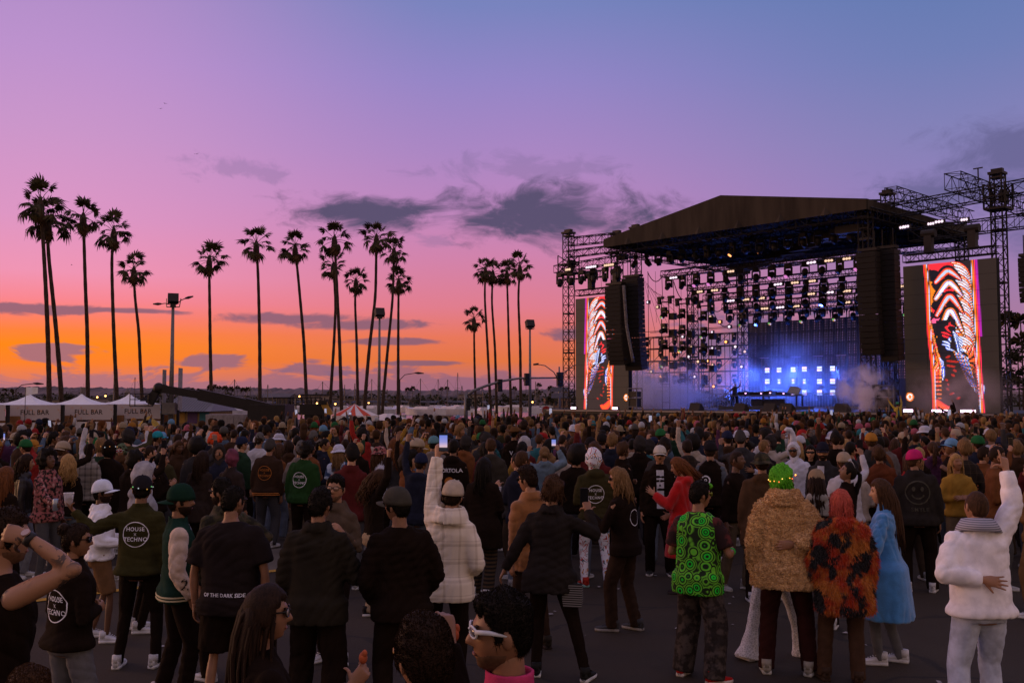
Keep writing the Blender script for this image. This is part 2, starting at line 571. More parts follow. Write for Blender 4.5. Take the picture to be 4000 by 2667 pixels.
def hat_meshes(kind):
	"""list of (part_name, mesh)"""
	if kind in HATS: return HATS[kind]
	out = []
	if kind in ('cap', 'snapback'):
		mb = dome(MB(), 1.0, 0.012 if kind == 'cap' else 0.024, 0.022, seams=0.02)
		mb.ball((0, -0.004, 0.142 if kind == 'cap' else 0.153), (0.008, 0.008, 0.005), 8, 4)
		out.append(('crown', mb.data('cap_crown', True)))
		v, f = [], []
		nx, ny = 13, 6
		for lay in (0, 1):
			for j in range(ny):
				for i in range(nx):
					s = -1 + 2 * i / (nx - 1)
					a = s * 1.15
					rim = np.array([math.sin(a) * 0.088, math.cos(a) * 0.108])
					ext = 0.072 * math.sqrt(max(0, 1 - s * s)) * j / (ny - 1)
					v.append((rim[0], rim[1] + ext, 0.030 - 0.010 * j / (ny - 1) - 0.018 * s * s - lay * 0.004))
		q = nx * ny
		for j in range(ny - 1):
			for i in range(nx - 1):
				a = j * nx + i
				f += [(a, a + 1, a + nx + 1, a + nx), (q + a, q + a + nx, q + a + nx + 1, q + a + 1)]
		for i in range(nx - 1):
			a = (ny - 1) * nx + i
			f.append((a, a + 1, q + a + 1, q + a))
		mb = MB(); mb.add(v, f)
		out.append(('brim', mb.data('cap_brim', True)))
	elif kind == 'bucket':
		mb = dome(MB(), 1.03, 0.004, 0.03)
		t = np.linspace(-math.pi, math.pi, 28, endpoint=False)
		rg = []
		for (rr, z) in ((0.99, 0.04), (1.18, 0.022), (1.42, 0.002), (1.44, -0.003), (1.18, 0.014), (0.97, 0.03)):
			rg.append(np.stack([np.sin(t) * 0.092 * rr, np.cos(t) * 0.113 * rr - 0.004, np.full(28, z) + 0.006 * np.sin(3 * t)], 1))
		mb2 = MB(); mb2.loft(rg, cap=False)
		out = [('crown', mb.data('bucket_crown', True)), ('brim', mb2.data('bucket_brim', True))]
	elif kind == 'widebrim':
		mb = dome(MB(), 1.04, 0.018, 0.03)
		t = np.linspace(-math.pi, math.pi, 36, endpoint=False)
		rg = []
		for (rr, z) in ((0.99, 0.045), (1.35, 0.038), (1.9, 0.050), (1.92, 0.045), (1.35, 0.032), (0.97, 0.036)):
			rg.append(np.stack([np.sin(t) * 0.092 * rr, np.cos(t) * 0.113 * rr - 0.004, z + 0.03 * (rr - 1) * np.sin(t) ** 2], 1))
		mb2 = MB(); mb2.loft(rg, cap=False)
		out = [('crown', mb.data('widebrim_crown', True)), ('brim', mb2.data('widebrim_brim', True))]
	elif kind == 'beanie':
		mb = scalp(lambda d, b: 0.014 + 0.02 * sstep(0.06, 0.12, b[:, 2]), 32, 22, front=0.035, side=0.0, back=-0.05, lo=-0.008)
		out = [('knit', mb.data('beanie_knit', True))]
	elif kind == 'fluffy':   # round shaggy hat
		mb = scalp(lambda d, b: np.full(len(d), 0.05), 44, 30, front=0.03, side=-0.01, back=-0.06, lump=0.35, lfreq=130, seed=21)
		out = [('fluff', mb.data('fluffy_hat', True))]
	elif kind in ('hood', 'trapper', 'headscarf'):
		th = {'hood': 0.026, 'trapper': 0.04, 'headscarf': 0.018}[kind]
		rings = []
		for rr in head_dirs(40, 26):
			b = head_surface(rr)
			n = b / np.linalg.norm(b, axis=1)[:, None]
			q = np.sqrt((b[:, 0] / 0.066) ** 2 + ((b[:, 2] + 0.012) / 0.092) ** 2)
			op = (1 - sstep(0.88, 1.05, q)) * (b[:, 1] > 0.0)
			low = sstep(-0.06, -0.115, b[:, 2])
			extra = (0.012 * sstep(0.05, 0.12, b[:, 2]) * (b[:, 1] < 0.03))
			off = (th + extra + 0.03 * low + 0.004 * np.sin(b[:, 2] * 90 + b[:, 0] * 40)) * (1 - op) - 0.014 * op
			pp = b + n * off[:, None]
			pp[:, 2] -= 0.03 * low * (1 - op)
			rings.append(pp)
		mb = MB(); mb.loft(rings)
		out = [(kind if kind != 'trapper' else 'fur_hood', mb.data(kind, True))]
	HATS[kind] = out
	return out

# ---------------- hands (right hand: fingers +Y, palm faces -Z, thumb on -X side)
def _finger(mb, base, d, L, curl, r, up=(0, 0, 1)):
	p = Vector(base); dv = Vector(d).normalized()
	ax = dv.cross(Vector(up)).normalized()
	pts, rad = [p.copy()], [r * 1.05]
	segs = (0.45, 0.30, 0.25)
	for i, s in enumerate(segs):
		dv = Quaternion(ax, -curl * (0.7 if i == 0 else 1.0)) @ dv
		p = p + dv * L * s
		pts.append(p.copy()); rad.append(r * (1 - 0.12 * (i + 1)))
	mb.tube(pts, rad, 6)
	for q, rr in zip(pts[1:], rad[1:]):
		mb.ball(q, rr * 1.02, 6, 4)
def hand_raw(pose):
	curl = {'relaxed': (0.35, 0.40, 0.45, 0.5), 'fist': (1.35,) * 4, 'grip': (0.85, 0.9, 0.95, 1.0), 'open': (0.06, 0.04, 0.05, 0.1), 'point': (0.05, 1.35, 1.35, 1.35), 'two': (0.05, 1.3, 1.3, 0.1)}[pose]
	tc_ = {'relaxed': 0.25, 'fist': 0.7, 'grip': 0.55, 'open': 0.05, 'point': 0.6, 'two': 0.6}[pose]
	mb = MB()
	a = np.linspace(0, 2 * math.pi, 12, endpoint=False)
	rings = []
	for (y, hx, hz) in ((-0.02, 0.027, 0.020), (0.005, 0.030, 0.019), (0.04, 0.040, 0.016), (0.075, 0.042, 0.014), (0.092, 0.038, 0.011)):
		rings.append(np.stack([np.cos(a) * hx, np.full(12, y), np.sin(a) * hz], 1))
	mb.loft(rings)
	sp = {'open': 0.16, 'two': 0.1}.get(pose, 0.04)
	for i, (x, L) in enumerate(((-0.030, 0.072), (-0.010, 0.080), (0.011, 0.075), (0.031, 0.060))):
		_finger(mb, (x, 0.085 - 0.004 * abs(i - 1), 0), (x * 1.0 + (i - 1.4) * sp * 0.9, 1 if sp < .1 else 1, 0), L, curl[i], 0.0108 if i < 3 else 0.0095)
	_finger(mb, (-0.030, 0.022, -0.004), (-0.75, 0.8, -0.15), 0.072, tc_, 0.012, up=(0.5, 0.2, 1))
	return mb

# ---------------- baking queue
BAKE = []   # dict(obj, voxel, smooth, post)
def queue(obj, voxel, smooth=4, post=None):
	m = obj.modifiers.new('r', 'REMESH'); m.mode = 'VOXEL'; m.voxel_size = voxel; m.use_smooth_shade = True
	if smooth:
		s = obj.modifiers.new('s', 'SMOOTH'); s.factor = 0.5; s.iterations = smooth
	BAKE.append((obj, post))
def run_bake():
	dg = bpy.context.evaluated_depsgraph_get()
	dg.update()
	res = []
	for obj, post in BAKE:
		me = bpy.data.meshes.new_from_object(obj.evaluated_get(dg), preserve_all_data_layers=False, depsgraph=dg)
		res.append((obj, post, me))
	for obj, post, me in res:
		old = obj.data
		mats = list(old.materials)
		obj.modifiers.clear()
		me.name = old.name
		obj.data = me
		me.materials.clear()
		for m in mats: me.materials.append(m)
		me.polygons.foreach_set('use_smooth', [True] * len(me.polygons))
		if post: post(obj)
	BAKE.clear()
def mesh_arrays(me):
	v = np.empty(len(me.vertices) * 3); me.vertices.foreach_get('co', v)
	n = np.empty(len(me.vertices) * 3); me.vertices.foreach_get('normal', n)
	return v.reshape(-1, 3), n.reshape(-1, 3)
def wrinkle(obj, amp, seed, freq=42.0, zbias=1.6):
	me = obj.data
	v, n = mesh_arrays(me)
	r = np.random.RandomState(seed)
	f = np.zeros(len(v))
	for i in range(5):
		k = r.normal(size=3) * np.array([1, .6, zbias * .6]); k *= freq * r.uniform(.7, 1.4) / np.linalg.norm(k)
		m = np.cross(k, r.normal(size=3)); m *= freq * .16 / np.linalg.norm(m)
		c = r.normal(size=3); c *= 9.0 / np.linalg.norm(c)
		s = np.sin(v @ k + r.rand() * 6 + 1.5 * np.sin(v @ m + r.rand() * 6))
		f -= np.exp(-(s / .42) ** 2) * np.clip(2.0 * np.sin(v @ c + r.rand() * 6) - .5, 0, 1)
	v = v + n * (amp * (.7 * f + .10 + .10 * fbm(v, 7.0, seed + 5, 1)))[:, None]
	me.vertices.foreach_set('co', v.ravel())
	me.update()
def jitter_curl(obj, amp, freq, seed):
	me = obj.data
	v, n = mesh_arrays(me)
	v = v + n * (amp * fbm(v, freq, seed, 2))[:, None]
	me.vertices.foreach_set('co', v.ravel()); me.update()
def fur(obj, parent, matr, count, length, seed, name='fur', gravity=0.7, width=0.004, curl=0.0, nw=1.0):
	me = obj.data
	me.calc_loop_triangles()
	v, nn = mesh_arrays(me)
	tri = np.empty(len(me.loop_triangles) * 3, int); me.loop_triangles.foreach_get('vertices', tri); tri = tri.reshape(-1, 3)
	a, b, c = v[tri[:, 0]], v[tri[:, 1]], v[tri[:, 2]]
	cr = np.cross(b - a, c - a); ar = np.linalg.norm(cr, axis=1)
	r = np.random.RandomState(seed)
	idx = r.choice(len(tri), count, p=ar / ar.sum())
	u, w = r.rand(count), r.rand(count); fl = u + w > 1; u[fl], w[fl] = 1 - u[fl], 1 - w[fl]
	P = a[idx] + (b - a)[idx] * u[:, None] + (c - a)[idx] * w[:, None]
	Nn = cr[idx] / (ar[idx][:, None] + 1e-12)
	d = Nn * nw + r.normal(size=(count, 3)) * (0.35 if nw == 1 else .12) + np.array([0, 0, -gravity])
	d /= np.linalg.norm(d, axis=1)[:, None]
	d2 = d + np.array([0, 0, -gravity * 0.8]) + r.normal(size=(count, 3)) * (0.2 + curl)
	d2 /= np.linalg.norm(d2, axis=1)[:, None]
	L = length * r.uniform(0.6, 1.25, count)[:, None]
	side = np.cross(d, r.normal(size=(count, 3))); side /= np.linalg.norm(side, axis=1)[:, None]
	p0, p1, p2 = P - Nn * 0.004, P + d * L * 0.5, P + d * L * 0.5 + d2 * L * 0.5
	V = np.stack([p0 - side * width, p0 + side * width, p1 - side * width * 0.8, p1 + side * width * 0.8, p2], 1).reshape(-1, 3)
	F = []
	for i in range(count):
		q = i * 5
		F += [(q, q + 1, q + 3, q + 2), (q + 2, q + 3, q + 4)]
	m = bpy.data.meshes.new(name)
	m.from_pydata(V.tolist(), [], F)
	m.polygons.foreach_set('use_smooth', [True] * len(m.polygons))
	o = link(name, m, parent, mat=matr)
	o['kind'] = 'stuff'
	return o

HANDS = {}
_tmp = []
for _p in ('relaxed', 'fist', 'grip', 'open', 'point', 'two'):
	_o = link('hand_' + _p, hand_raw(_p).data('hand_' + _p))
	_tmp.append((_p, _o))
	queue(_o, 0.0055, 1)
run_bake()
for _p, _o in _tmp:
	v, _ = mesh_arrays(_o.data)
	HANDS[_p] = (v.copy(), [tuple(f.vertices) for f in _o.data.polygons])
	me_ = _o.data
	bpy.data.objects.remove(_o); bpy.data.meshes.remove(me_)

# ---------------- body tables (height 1.75)
PROF_M = np.array([(0.80, .135, .095, -.010), (0.86, .163, .112, -.012), (0.92, .168, .118, -.014), (1.00, .152, .104, -.004), (1.08, .142, .098, 0), (1.18, .152, .105, 0),
				   (1.28, .168, .116, 0), (1.36, .172, .112, -.006), (1.42, .152, .088, -.010), (1.46, .100, .066, -.012), (1.50, .058, .058, -.010)])
PROF_F = np.array([(0.80, .140, .098, -.012), (0.86, .170, .118, -.016), (0.92, .172, .120, -.018), (1.00, .146, .100, -.004), (1.08, .124, .088, 0), (1.18, .134, .096, .004),
				   (1.28, .148, .112, .010), (1.36, .150, .102, -.004), (1.42, .132, .082, -.010), (1.46, .085, .060, -.012), (1.50, .050, .052, -.010)])
ARMS = {  # (out, forward, up) upper arm, forearm, hand pose
	'down': ((.17, -.04, -1), (.04, .20, -1), 'relaxed'), 'pocket': ((.34, -.24, -1), (-.16, .42, -.85), 'fist'),
	'front': ((.24, -.06, -1), (-.55, .75, .08), 'grip'), 'drink': ((.26, .06, -1), (-.35, .70, .70), 'grip'),
	'phone': ((.25, .75, .30), (-.18, .35, .95), 'grip'), 'high': ((.28, .25, .95), (-.05, .15, 1), 'open'),
	'fistup': ((.30, .30, .85), (-.08, .1, 1), 'fist'), 'back': ((.50, -.42, -1), (-.85, -.35, -.12), 'open'),
	'wide': ((.85, .2, -.35), (.7, .5, .25), 'open'), 'cross': ((.28, .12, -1), (-.9, .45, .12), 'relaxed'),
}
SKINS = [(0.36, 0.185, 0.105), (0.27, 0.135, 0.075), (0.20, 0.095, 0.05), (0.11, 0.052, 0.028), (0.44, 0.24, 0.145)]
def skin_mat(i):
	def fn(N, oc):
		c = SKINS[i]
		nz = N.noise(oc, 14, 3, 0.6)
		return N.mix(N.maprange(nz, 0.3, 0.7), tuple(x * 0.86 for x in c) + (1,), (min(1, c[0] * 1.1), c[1] * 1.02, c[2] * 1.0, 1))
	return pattern_mat('skin_%d' % i, fn, rough=0.5, spec=0.4)
HAIRC = {'black': (.010, .007, .005), 'dark': (.022, .011, .006), 'brown': (.055, .026, .012), 'auburn': (.13, .045, .014), 'blonde': (.34, .20, .075), 'sandy': (.17, .095, .040),
		 'green': (.10, .42, .02), 'pinkred': (.42, .075, .05), 'grey': (.2, .18, .16), 'ginger': (.30, .10, .025)}
def hair_mat(c):
	def fn(N, oc):
		k = HAIRC[c]
		v = N.vmath('MULTIPLY', oc, (90, 90, 9))
		nz = N.noise(v, 1.0, 4, 0.7)
		return N.mix(N.maprange(nz, 0.25, 0.75), tuple(x * 0.45 for x in k) + (1,), tuple(min(1, x * 1.5) for x in k) + (1,))
	return pattern_mat('hair_' + c, fn, rough=0.65, spec=0.12, bump=0.4, bscale=150)
def cloth(c, key=None, rough=0.9, bump=0.25, bs=90.0, sheen=0.0, var=0.15):
	c = tuple(c)[:3]
	return mat(key or 'cloth_%03d_%03d_%03d' % tuple(int(x * 999) for x in c), c, rough, 0, var, 9.0, bump, bs, 0.06, sheen=sheen)
BLACK = (.0125, .0072, .0048)

def ring(cx, cy, cz, hx, hy, n=20, p=2.5):
	a = np.linspace(0, 2 * math.pi, n, endpoint=False)
	c, s = np.cos(a), np.sin(a)
	return np.stack([cx + hx * np.sign(c) * np.abs(c) ** (2 / p), cy + hy * np.sign(s) * np.abs(s) ** (2 / p), np.full(n, cz)], 1)

class Pose:
	def __init__(s, H=1.75, female=False, build=1.0, lean=(0, 0), twist=0, head=(0, 0, 0), arms=('down', 'down'), feet=None, sway=0.0, lift=0.0):
		s.k = H / 1.75
		s.female, s.build = female, build
		s.prof = PROF_F if female else PROF_M
		s.lean, s.twist = (R(lean[0]), R(lean[1])), R(twist)
		s.sway = sway
		s.lift = lift
		Rf = Matrix.Rotation(-s.lean[0], 3, 'X') @ Matrix.Rotation(s.lean[1], 3, 'Y') @ Matrix.Rotation(s.twist, 3, 'Z')
		s.Rf = Rf
		sw = (.156 if female else .174) * (0.5 + 0.5 * build)
		nb = Vector(s.T((0, -.010, 1.49)))
		s.neck = nb
		s.Hr = Rf @ Matrix.Rotation(R(head[0]), 3, 'Z') @ Matrix.Rotation(-R(head[1]), 3, 'X') @ Matrix.Rotation(R(head[2]), 3, 'Y')
		s.hc = nb + Rf @ Vector((0, 0.012, 0.045)) + s.Hr @ Vector((0, 0.016, 0.097))
		s.sh, s.el, s.wr, s.hd, s.hp = [], [], [], [], []
		for i, sg in enumerate((-1, 1)):
			a = arms[i]
			if isinstance(a, str): a = ARMS[a]
			d1 = Rf @ Vector((a[0][0] * sg, a[0][1], a[0][2])).normalized()
			d2 = Rf @ Vector((a[1][0] * sg, a[1][1], a[1][2])).normalized()
			S = Vector(s.T((sg * sw, -.012, 1.378)))
			up = max(0, d1.z)
			S = S + Vector((-sg * 0.02 * up, 0, 0.05 * up))
			E = S + d1 * .285
			Wv = E + d2 * .255
			s.sh.append(S); s.el.append(E); s.wr.append(Wv); s.hp.append(a[2])
			s.hd.append((Rf @ Vector((a[3][0] * sg, a[3][1], a[3][2])).normalized()) if len(a) > 3 else d2)
		s.hip, s.kn, s.an, s.fy = [], [], [], []
		feet = feet or ((-.11, 0, 8), (.11, 0, -8))
		for i, sg in enumerate((-1, 1)):
			hp = Vector((sg * .092 + s.sway, 0, .905 + s.lift * 0))
			an = Vector((feet[i][0], feet[i][1] - .03, .085 + (feet[i][3] if len(feet[i]) > 3 else 0)))
			d = an - hp
			L1, L2 = .425, .415
			dl = min(d.length, (L1 + L2) * 0.999)
			mid = (L1 * L1 - L2 * L2 + dl * dl) / (2 * dl)
			hgt = math.sqrt(max(0, L1 * L1 - mid * mid))
			dn = d.normalized()
			fwd = Vector((math.sin(R(-feet[i][2])), math.cos(R(-feet[i][2])), 0))
			f = (fwd - dn * fwd.dot(dn)).normalized()
			s.hip.append(hp); s.kn.append(hp + dn * mid + f * hgt); s.an.append(an); s.fy.append(R(feet[i][2]))
	def T(s, p):
		x, y, z = p
		a = float(sstep(0.92, 1.25, z))
		r = Matrix.Rotation(-s.lean[0] * a, 3, 'X') @ Matrix.Rotation(s.lean[1] * a, 3, 'Y') @ Matrix.Rotation(s.twist * a, 3, 'Z')
		q = r @ Vector((x, y, z - 0.95)) + Vector((s.sway * (1 - 0.6 * a), 0, 0.95))
		return q
	def Tr(s, rg):
		return np.array([s.T(p) for p in rg])
	def pr(s, z):
		P = s.prof
		b = 0.25 + 0.75 * s.build
		return [np.interp(z, P[:, 0], P[:, 1]) * b, np.interp(z, P[:, 0], P[:, 2]) * b, np.interp(z, P[:, 0], P[:, 3])]
	def body_raw(s):
		mb = MB()
		zs = list(np.linspace(0.80, 1.46, 12)) + [1.50]
		mb.loft([s.Tr(ring(0, s.pr(z)[2], z, s.pr(z)[0] - .022, s.pr(z)[1] - .020, 16, 2.2)) for z in zs])
		nb = s.neck
		nr = .047 if s.female else .056
		mb.tube([nb + s.Rf @ Vector((0, 0, -.06)), nb, s.hc + s.Hr @ Vector((0, -.018, -.05))], [nr * 1.15, nr, nr * .97], 12)
		b = 0.5 + 0.5 * s.build
		for i in (0, 1):
			S, E, Wv = s.sh[i], s.el[i], s.wr[i]
			mb.ball(S, .043 * b, 10, 8)
			mb.tube([S, S.lerp(E, .45), E, E.lerp(Wv, .3), Wv], [.045 * b, .043 * b, .035, .038, .027], 10)
			mb.ball(E, .036, 8, 6)
			H_, K, A = s.hip[i], s.kn[i], s.an[i]
			mb.tube([H_ + Vector((0, 0, .04)), H_.lerp(K, .4), K, K.lerp(A, .35), A], [.066 * b, .058 * b, .038, .042, .030], 10)
			mb.ball(K, .039, 8, 6)
		return mb
	def hand_verts(s, i, scale=1.0):
		sg = (-1, 1)[i]
		v, f = HANDS[s.hp[i]]
		v = v.copy()
		if sg < 0:
			v[:, 0] *= -1
			f = [q[::-1] for q in f]
		d = s.hd[i]
		pn = s.Rf @ Vector((-sg, 0.15, -0.1))
		if abs(d.z) > 0.75 and d.z > 0: pn = s.Rf @ Vector((-sg * 0.35, 1, 0))
		zax = -(pn - d * pn.dot(d)).normalized()
		xax = d.cross(zax)
		M = np.array([xax, d, zax]).T
		return v @ (M.T) * (0.97 if not s.female else 0.88) * scale + np.array(s.wr[i]), f
	def top_raw(s, hem=0.86, ease=.022, boxy=0.6, sleeve='long', sr=(.072, .060, .045), collar='stand', flare=0.0, sleeves_only=None, fullness=0.0):
		"""one garment; sleeves_only: index of arm for a single separate sleeve; returns MB"""
		mb = MB()
		ease, sr = ease * .62, tuple(q * .86 for q in sr)
		if sleeves_only is None:
			rgs = []
			hxc = s.pr(1.30)[0]
			hyc = s.pr(1.30)[1]
			for z in list(np.linspace(hem, 1.40, 13)) + [1.435, 1.462, 1.485]:
				hx, hy, yo = s.pr(max(z, 0.86))
				if z < 1.30:
					hx = hx * (1 - boxy) + max(hx, hxc * 0.99) * boxy
					hy = hy * (1 - boxy) + max(hy, hyc * 0.97) * boxy
				if z < 1.0:
					kk = min(1, (1.0 - z) / .06) * (0.35 + 0.65 * s.build)
					hx, hy = max(hx, (.204 if not s.female else .200) * kk), max(hy, .134 * kk)
				e = ease * (1.0 if z < 1.40 else 0.75)
				fl = flare * max(0, (1.15 - z)) + fullness * math.exp(-((z - 1.0) / .13) ** 2)
				rgs.append(s.Tr(ring(0, yo, z, hx + e + fl, hy + e * .95 + fl * .8)))
			mb.loft(rgs)
			if collar == 'stand':
				mb.loft([s.Tr(ring(0, -.012, z, .078 + w, .078 + w, 16, 2)) for z, w in ((1.45, .010), (1.49, 0), (1.525, .002), (1.525, -.012), (1.46, -.012))], cap=False)
			elif collar == 'fold':
				mb.loft([s.Tr(ring(0, -.014, z, .072 + w, .074 + w, 16, 2)) for z, w in ((1.47, .0), (1.525, 0.0), (1.53, .012), (1.475, .042), (1.45, .05))], cap=True)
			elif collar == 'bigfold':
				mb.loft([s.Tr(ring(0, -.016, z, .080 + w, .082 + w, 16, 2)) for z, w in ((1.45, .0), (1.56, 0.012), (1.57, .035), (1.50, .075), (1.43, .085))], cap=True)
			elif collar == 'hood':
				mb.ball(s.T((0, -.085, 1.455)), (.125, .068, .072), 14, 9, s.Rf)
				mb.loft([s.Tr(ring(0, -.012, z, .085 + w, .085 + w, 16, 2)) for z, w in ((1.45, .012), (1.50, .004), (1.52, -.004), (1.47, -.012))], cap=False)
			elif collar == 'crew':
				mb.loft([s.Tr(ring(0, -.012, z, .070 + w, .070 + w, 16, 2)) for z, w in ((1.455, .012), (1.485, .0), (1.49, -.008), (1.46, -.008))], cap=False)
		if sleeve:
			for i in ((0, 1) if sleeves_only is None else (sleeves_only,)):
				S, E, Wv = s.sh[i], s.el[i], s.wr[i]
				inn = Vector(s.T(((-1, 1)[i] * .07, -.012, 1.365)))
				b = 0.55 + 0.45 * s.build
				if sleeve == 'long':
					end = E + (Wv - E) * 0.97
					pts = [inn, S.lerp(inn, .25), S.lerp(E, .35), S.lerp(E, .75), E, E.lerp(end, .35), E.lerp(end, .75), end]
					r0, r1, r2 = sr
					rad = [r0 * .85, r0 * 1.02, r0, r0 * .6 + r1 * .4, r1, r1 * .98, r1 * .35 + r2 * .65, r2]
				else:
					end = S.lerp(E, .78)
					pts = [inn, S.lerp(inn, .25), S.lerp(E, .3), end]
					rad = [sr[0] * .85, sr[0] * 1.03, sr[0] * 1.05, sr[0] * 1.08]
				mb.tube(pts, [x * b for x in rad], 12)
				mb.ball(S.lerp(inn, .10), sr[0] * b * .97, 12, 8)
				if sleeve == 'long': mb.ball(E, sr[1] * b * 1.0, 10, 8)
		return mb
	def legs_raw(s, style='slim', length=1.0, waist=1.0):
		R_ = {'slim': (.098, .068, .052), 'straight': (.104, .082, .074), 'wide': (.112, .105, .118), 'flare': (.098, .070, .150), 'jogger': (.112, .096, .055), 'cargo': (.112, .102, .090), 'baggy': (.118, .112, .100), 'leggings': (.092, .060, .045)}[style]
		b = (0.45 + 0.55 * s.build) * .94
		mb = MB()
		zs = np.linspace(.82, waist, 6)
		mb.loft([s.Tr(ring(0, s.pr(z)[2], z, s.pr(z)[0] + .010, s.pr(z)[1] + .010, 18, 2.3)) for z in zs])
		for i in (0, 1):
			H_, K, A = s.hip[i], s.kn[i], s.an[i]
			A2 = A + Vector((0, 0, -.05))
			if style in ('flare', 'wide'): A2 = A + Vector((0, 0.02, -.065))
			pts = [H_ + Vector((0, 0, .06)), H_.lerp(K, .35), H_.lerp(K, .75), K, K.lerp(A2, .4), K.lerp(A2, .8), A2]
			r0, r1, r2 = R_
			rad = [r0, r0 * .97, r0 * .45 + r1 * .55, r1, (r1 + r2) / 2 if style != 'flare' else r1 * 1.02, r1 * .2 + r2 * .8 if style != 'flare' else r2 * .72, r2]
			if length < 1:
				n = {0.45: 4, 0.55: 5}[length]
				pts, rad = pts[:n], [r * 1.06 for r in rad[:n]]
				if n == 4: pts[3] = H_.lerp(K, .93)
			mb.tube(pts, [r * b for r in rad], 12)
		return mb
def shoe_mesh():
	up, so = MB(), MB()
	a = np.linspace(0, 2 * math.pi, 14, endpoint=False)
	rows = [(-.075, .030, .028, .085), (-.06, .037, .028, .095), (-.02, .038, .028, .098), (.03, .040, .028, .082), (.08, .044, .028, .062), (.13, .045, .028, .052), (.165, .038, .028, .045), (.188, .018, .03, .038)]
	rg = []
	for (y, hw, z0, z1) in rows:
		zc, hz = (z0 + z1) / 2 - .006, (z1 - z0) / 2 + .008
		rg.append(np.stack([np.cos(a) * hw, np.full(14, y), zc + np.sin(a) * hz], 1))
	up.loft(rg)
	up.tube([(0, -.035, .06), (0, -.035, .125)], [.045, .042], 12)
	for k in range(4): up.box((0, .035 + .022 * k, .094 - .010 * k), (.045, .006, .006))
	rg = []
	for z, e in ((.001, .0), (.012, .004), (.030, .002)):
		rg.append(np.array([((hw + e) * sx, y, z) for sx, seq in ((1, rows), (-1, rows[::-1])) for (y, hw, _, _) in seq]))
	so.loft(rg)
	return up.data('shoe', True), so.data('sole', True)
SHOE, SOLE = shoe_mesh()
_unit = {}
def unit_ball():
	if 'b' not in _unit:
		_unit['b'] = MB().ball((0, 0, 0), 1.0, 10, 8).data('unit', True)
	return _unit['b']

def glasses_mesh(kind):
	if ('g', kind) in _unit: return _unit[('g', kind)]
	fr, ln = MB(), MB()
	wx, hz = {'sun': (.027, .019), 'clear': (.025, .019), 'heart': (.028, .024), 'wrap': (.031, .016)}[kind]
	for sg in (-1, 1):
		a = np.linspace(0, 2 * math.pi, 14, endpoint=False)
		ca, sa = np.cos(a), np.sin(a)
		o = np.stack([sg * .032 + wx * np.sign(ca) * np.abs(ca) ** .7, np.full(14, .098) - .012 * (np.abs(sg * .032 + wx * ca) / .06) ** 2, .014 + hz * np.sign(sa) * np.abs(sa) ** .7], 1)
		if kind == 'heart': o[:, 2] -= .010 * np.abs(ca) ** .5 * (sa < 0); o[:, 2] -= .008 * (np.abs(ca) < .3) * (sa > 0)
		ln.add(np.concatenate([o, o + np.array([0, .002, 0])]), [tuple(range(14))[::-1], tuple(range(14, 28))] + [(i, (i + 1) % 14, 14 + (i + 1) % 14, 14 + i) for i in range(14)])
		fr.tube([tuple(p) for p in o] + [tuple(o[0])], .0032 if kind == 'clear' else .004, 5, cap=False)
		fr.tube([(sg * .060, .090, .020), (sg * .078, .05, .022), (sg * .082, -.015, .010)], [.004, .004, .003] if kind != 'wrap' else [.008, .008, .004], 5)
	fr.bar((-.008, .101, .018), (.008, .101, .018), .004)
	_unit[('g', kind)] = (fr.data('frame', True), ln.data('lens', True))
	return _unit[('g', kind)]

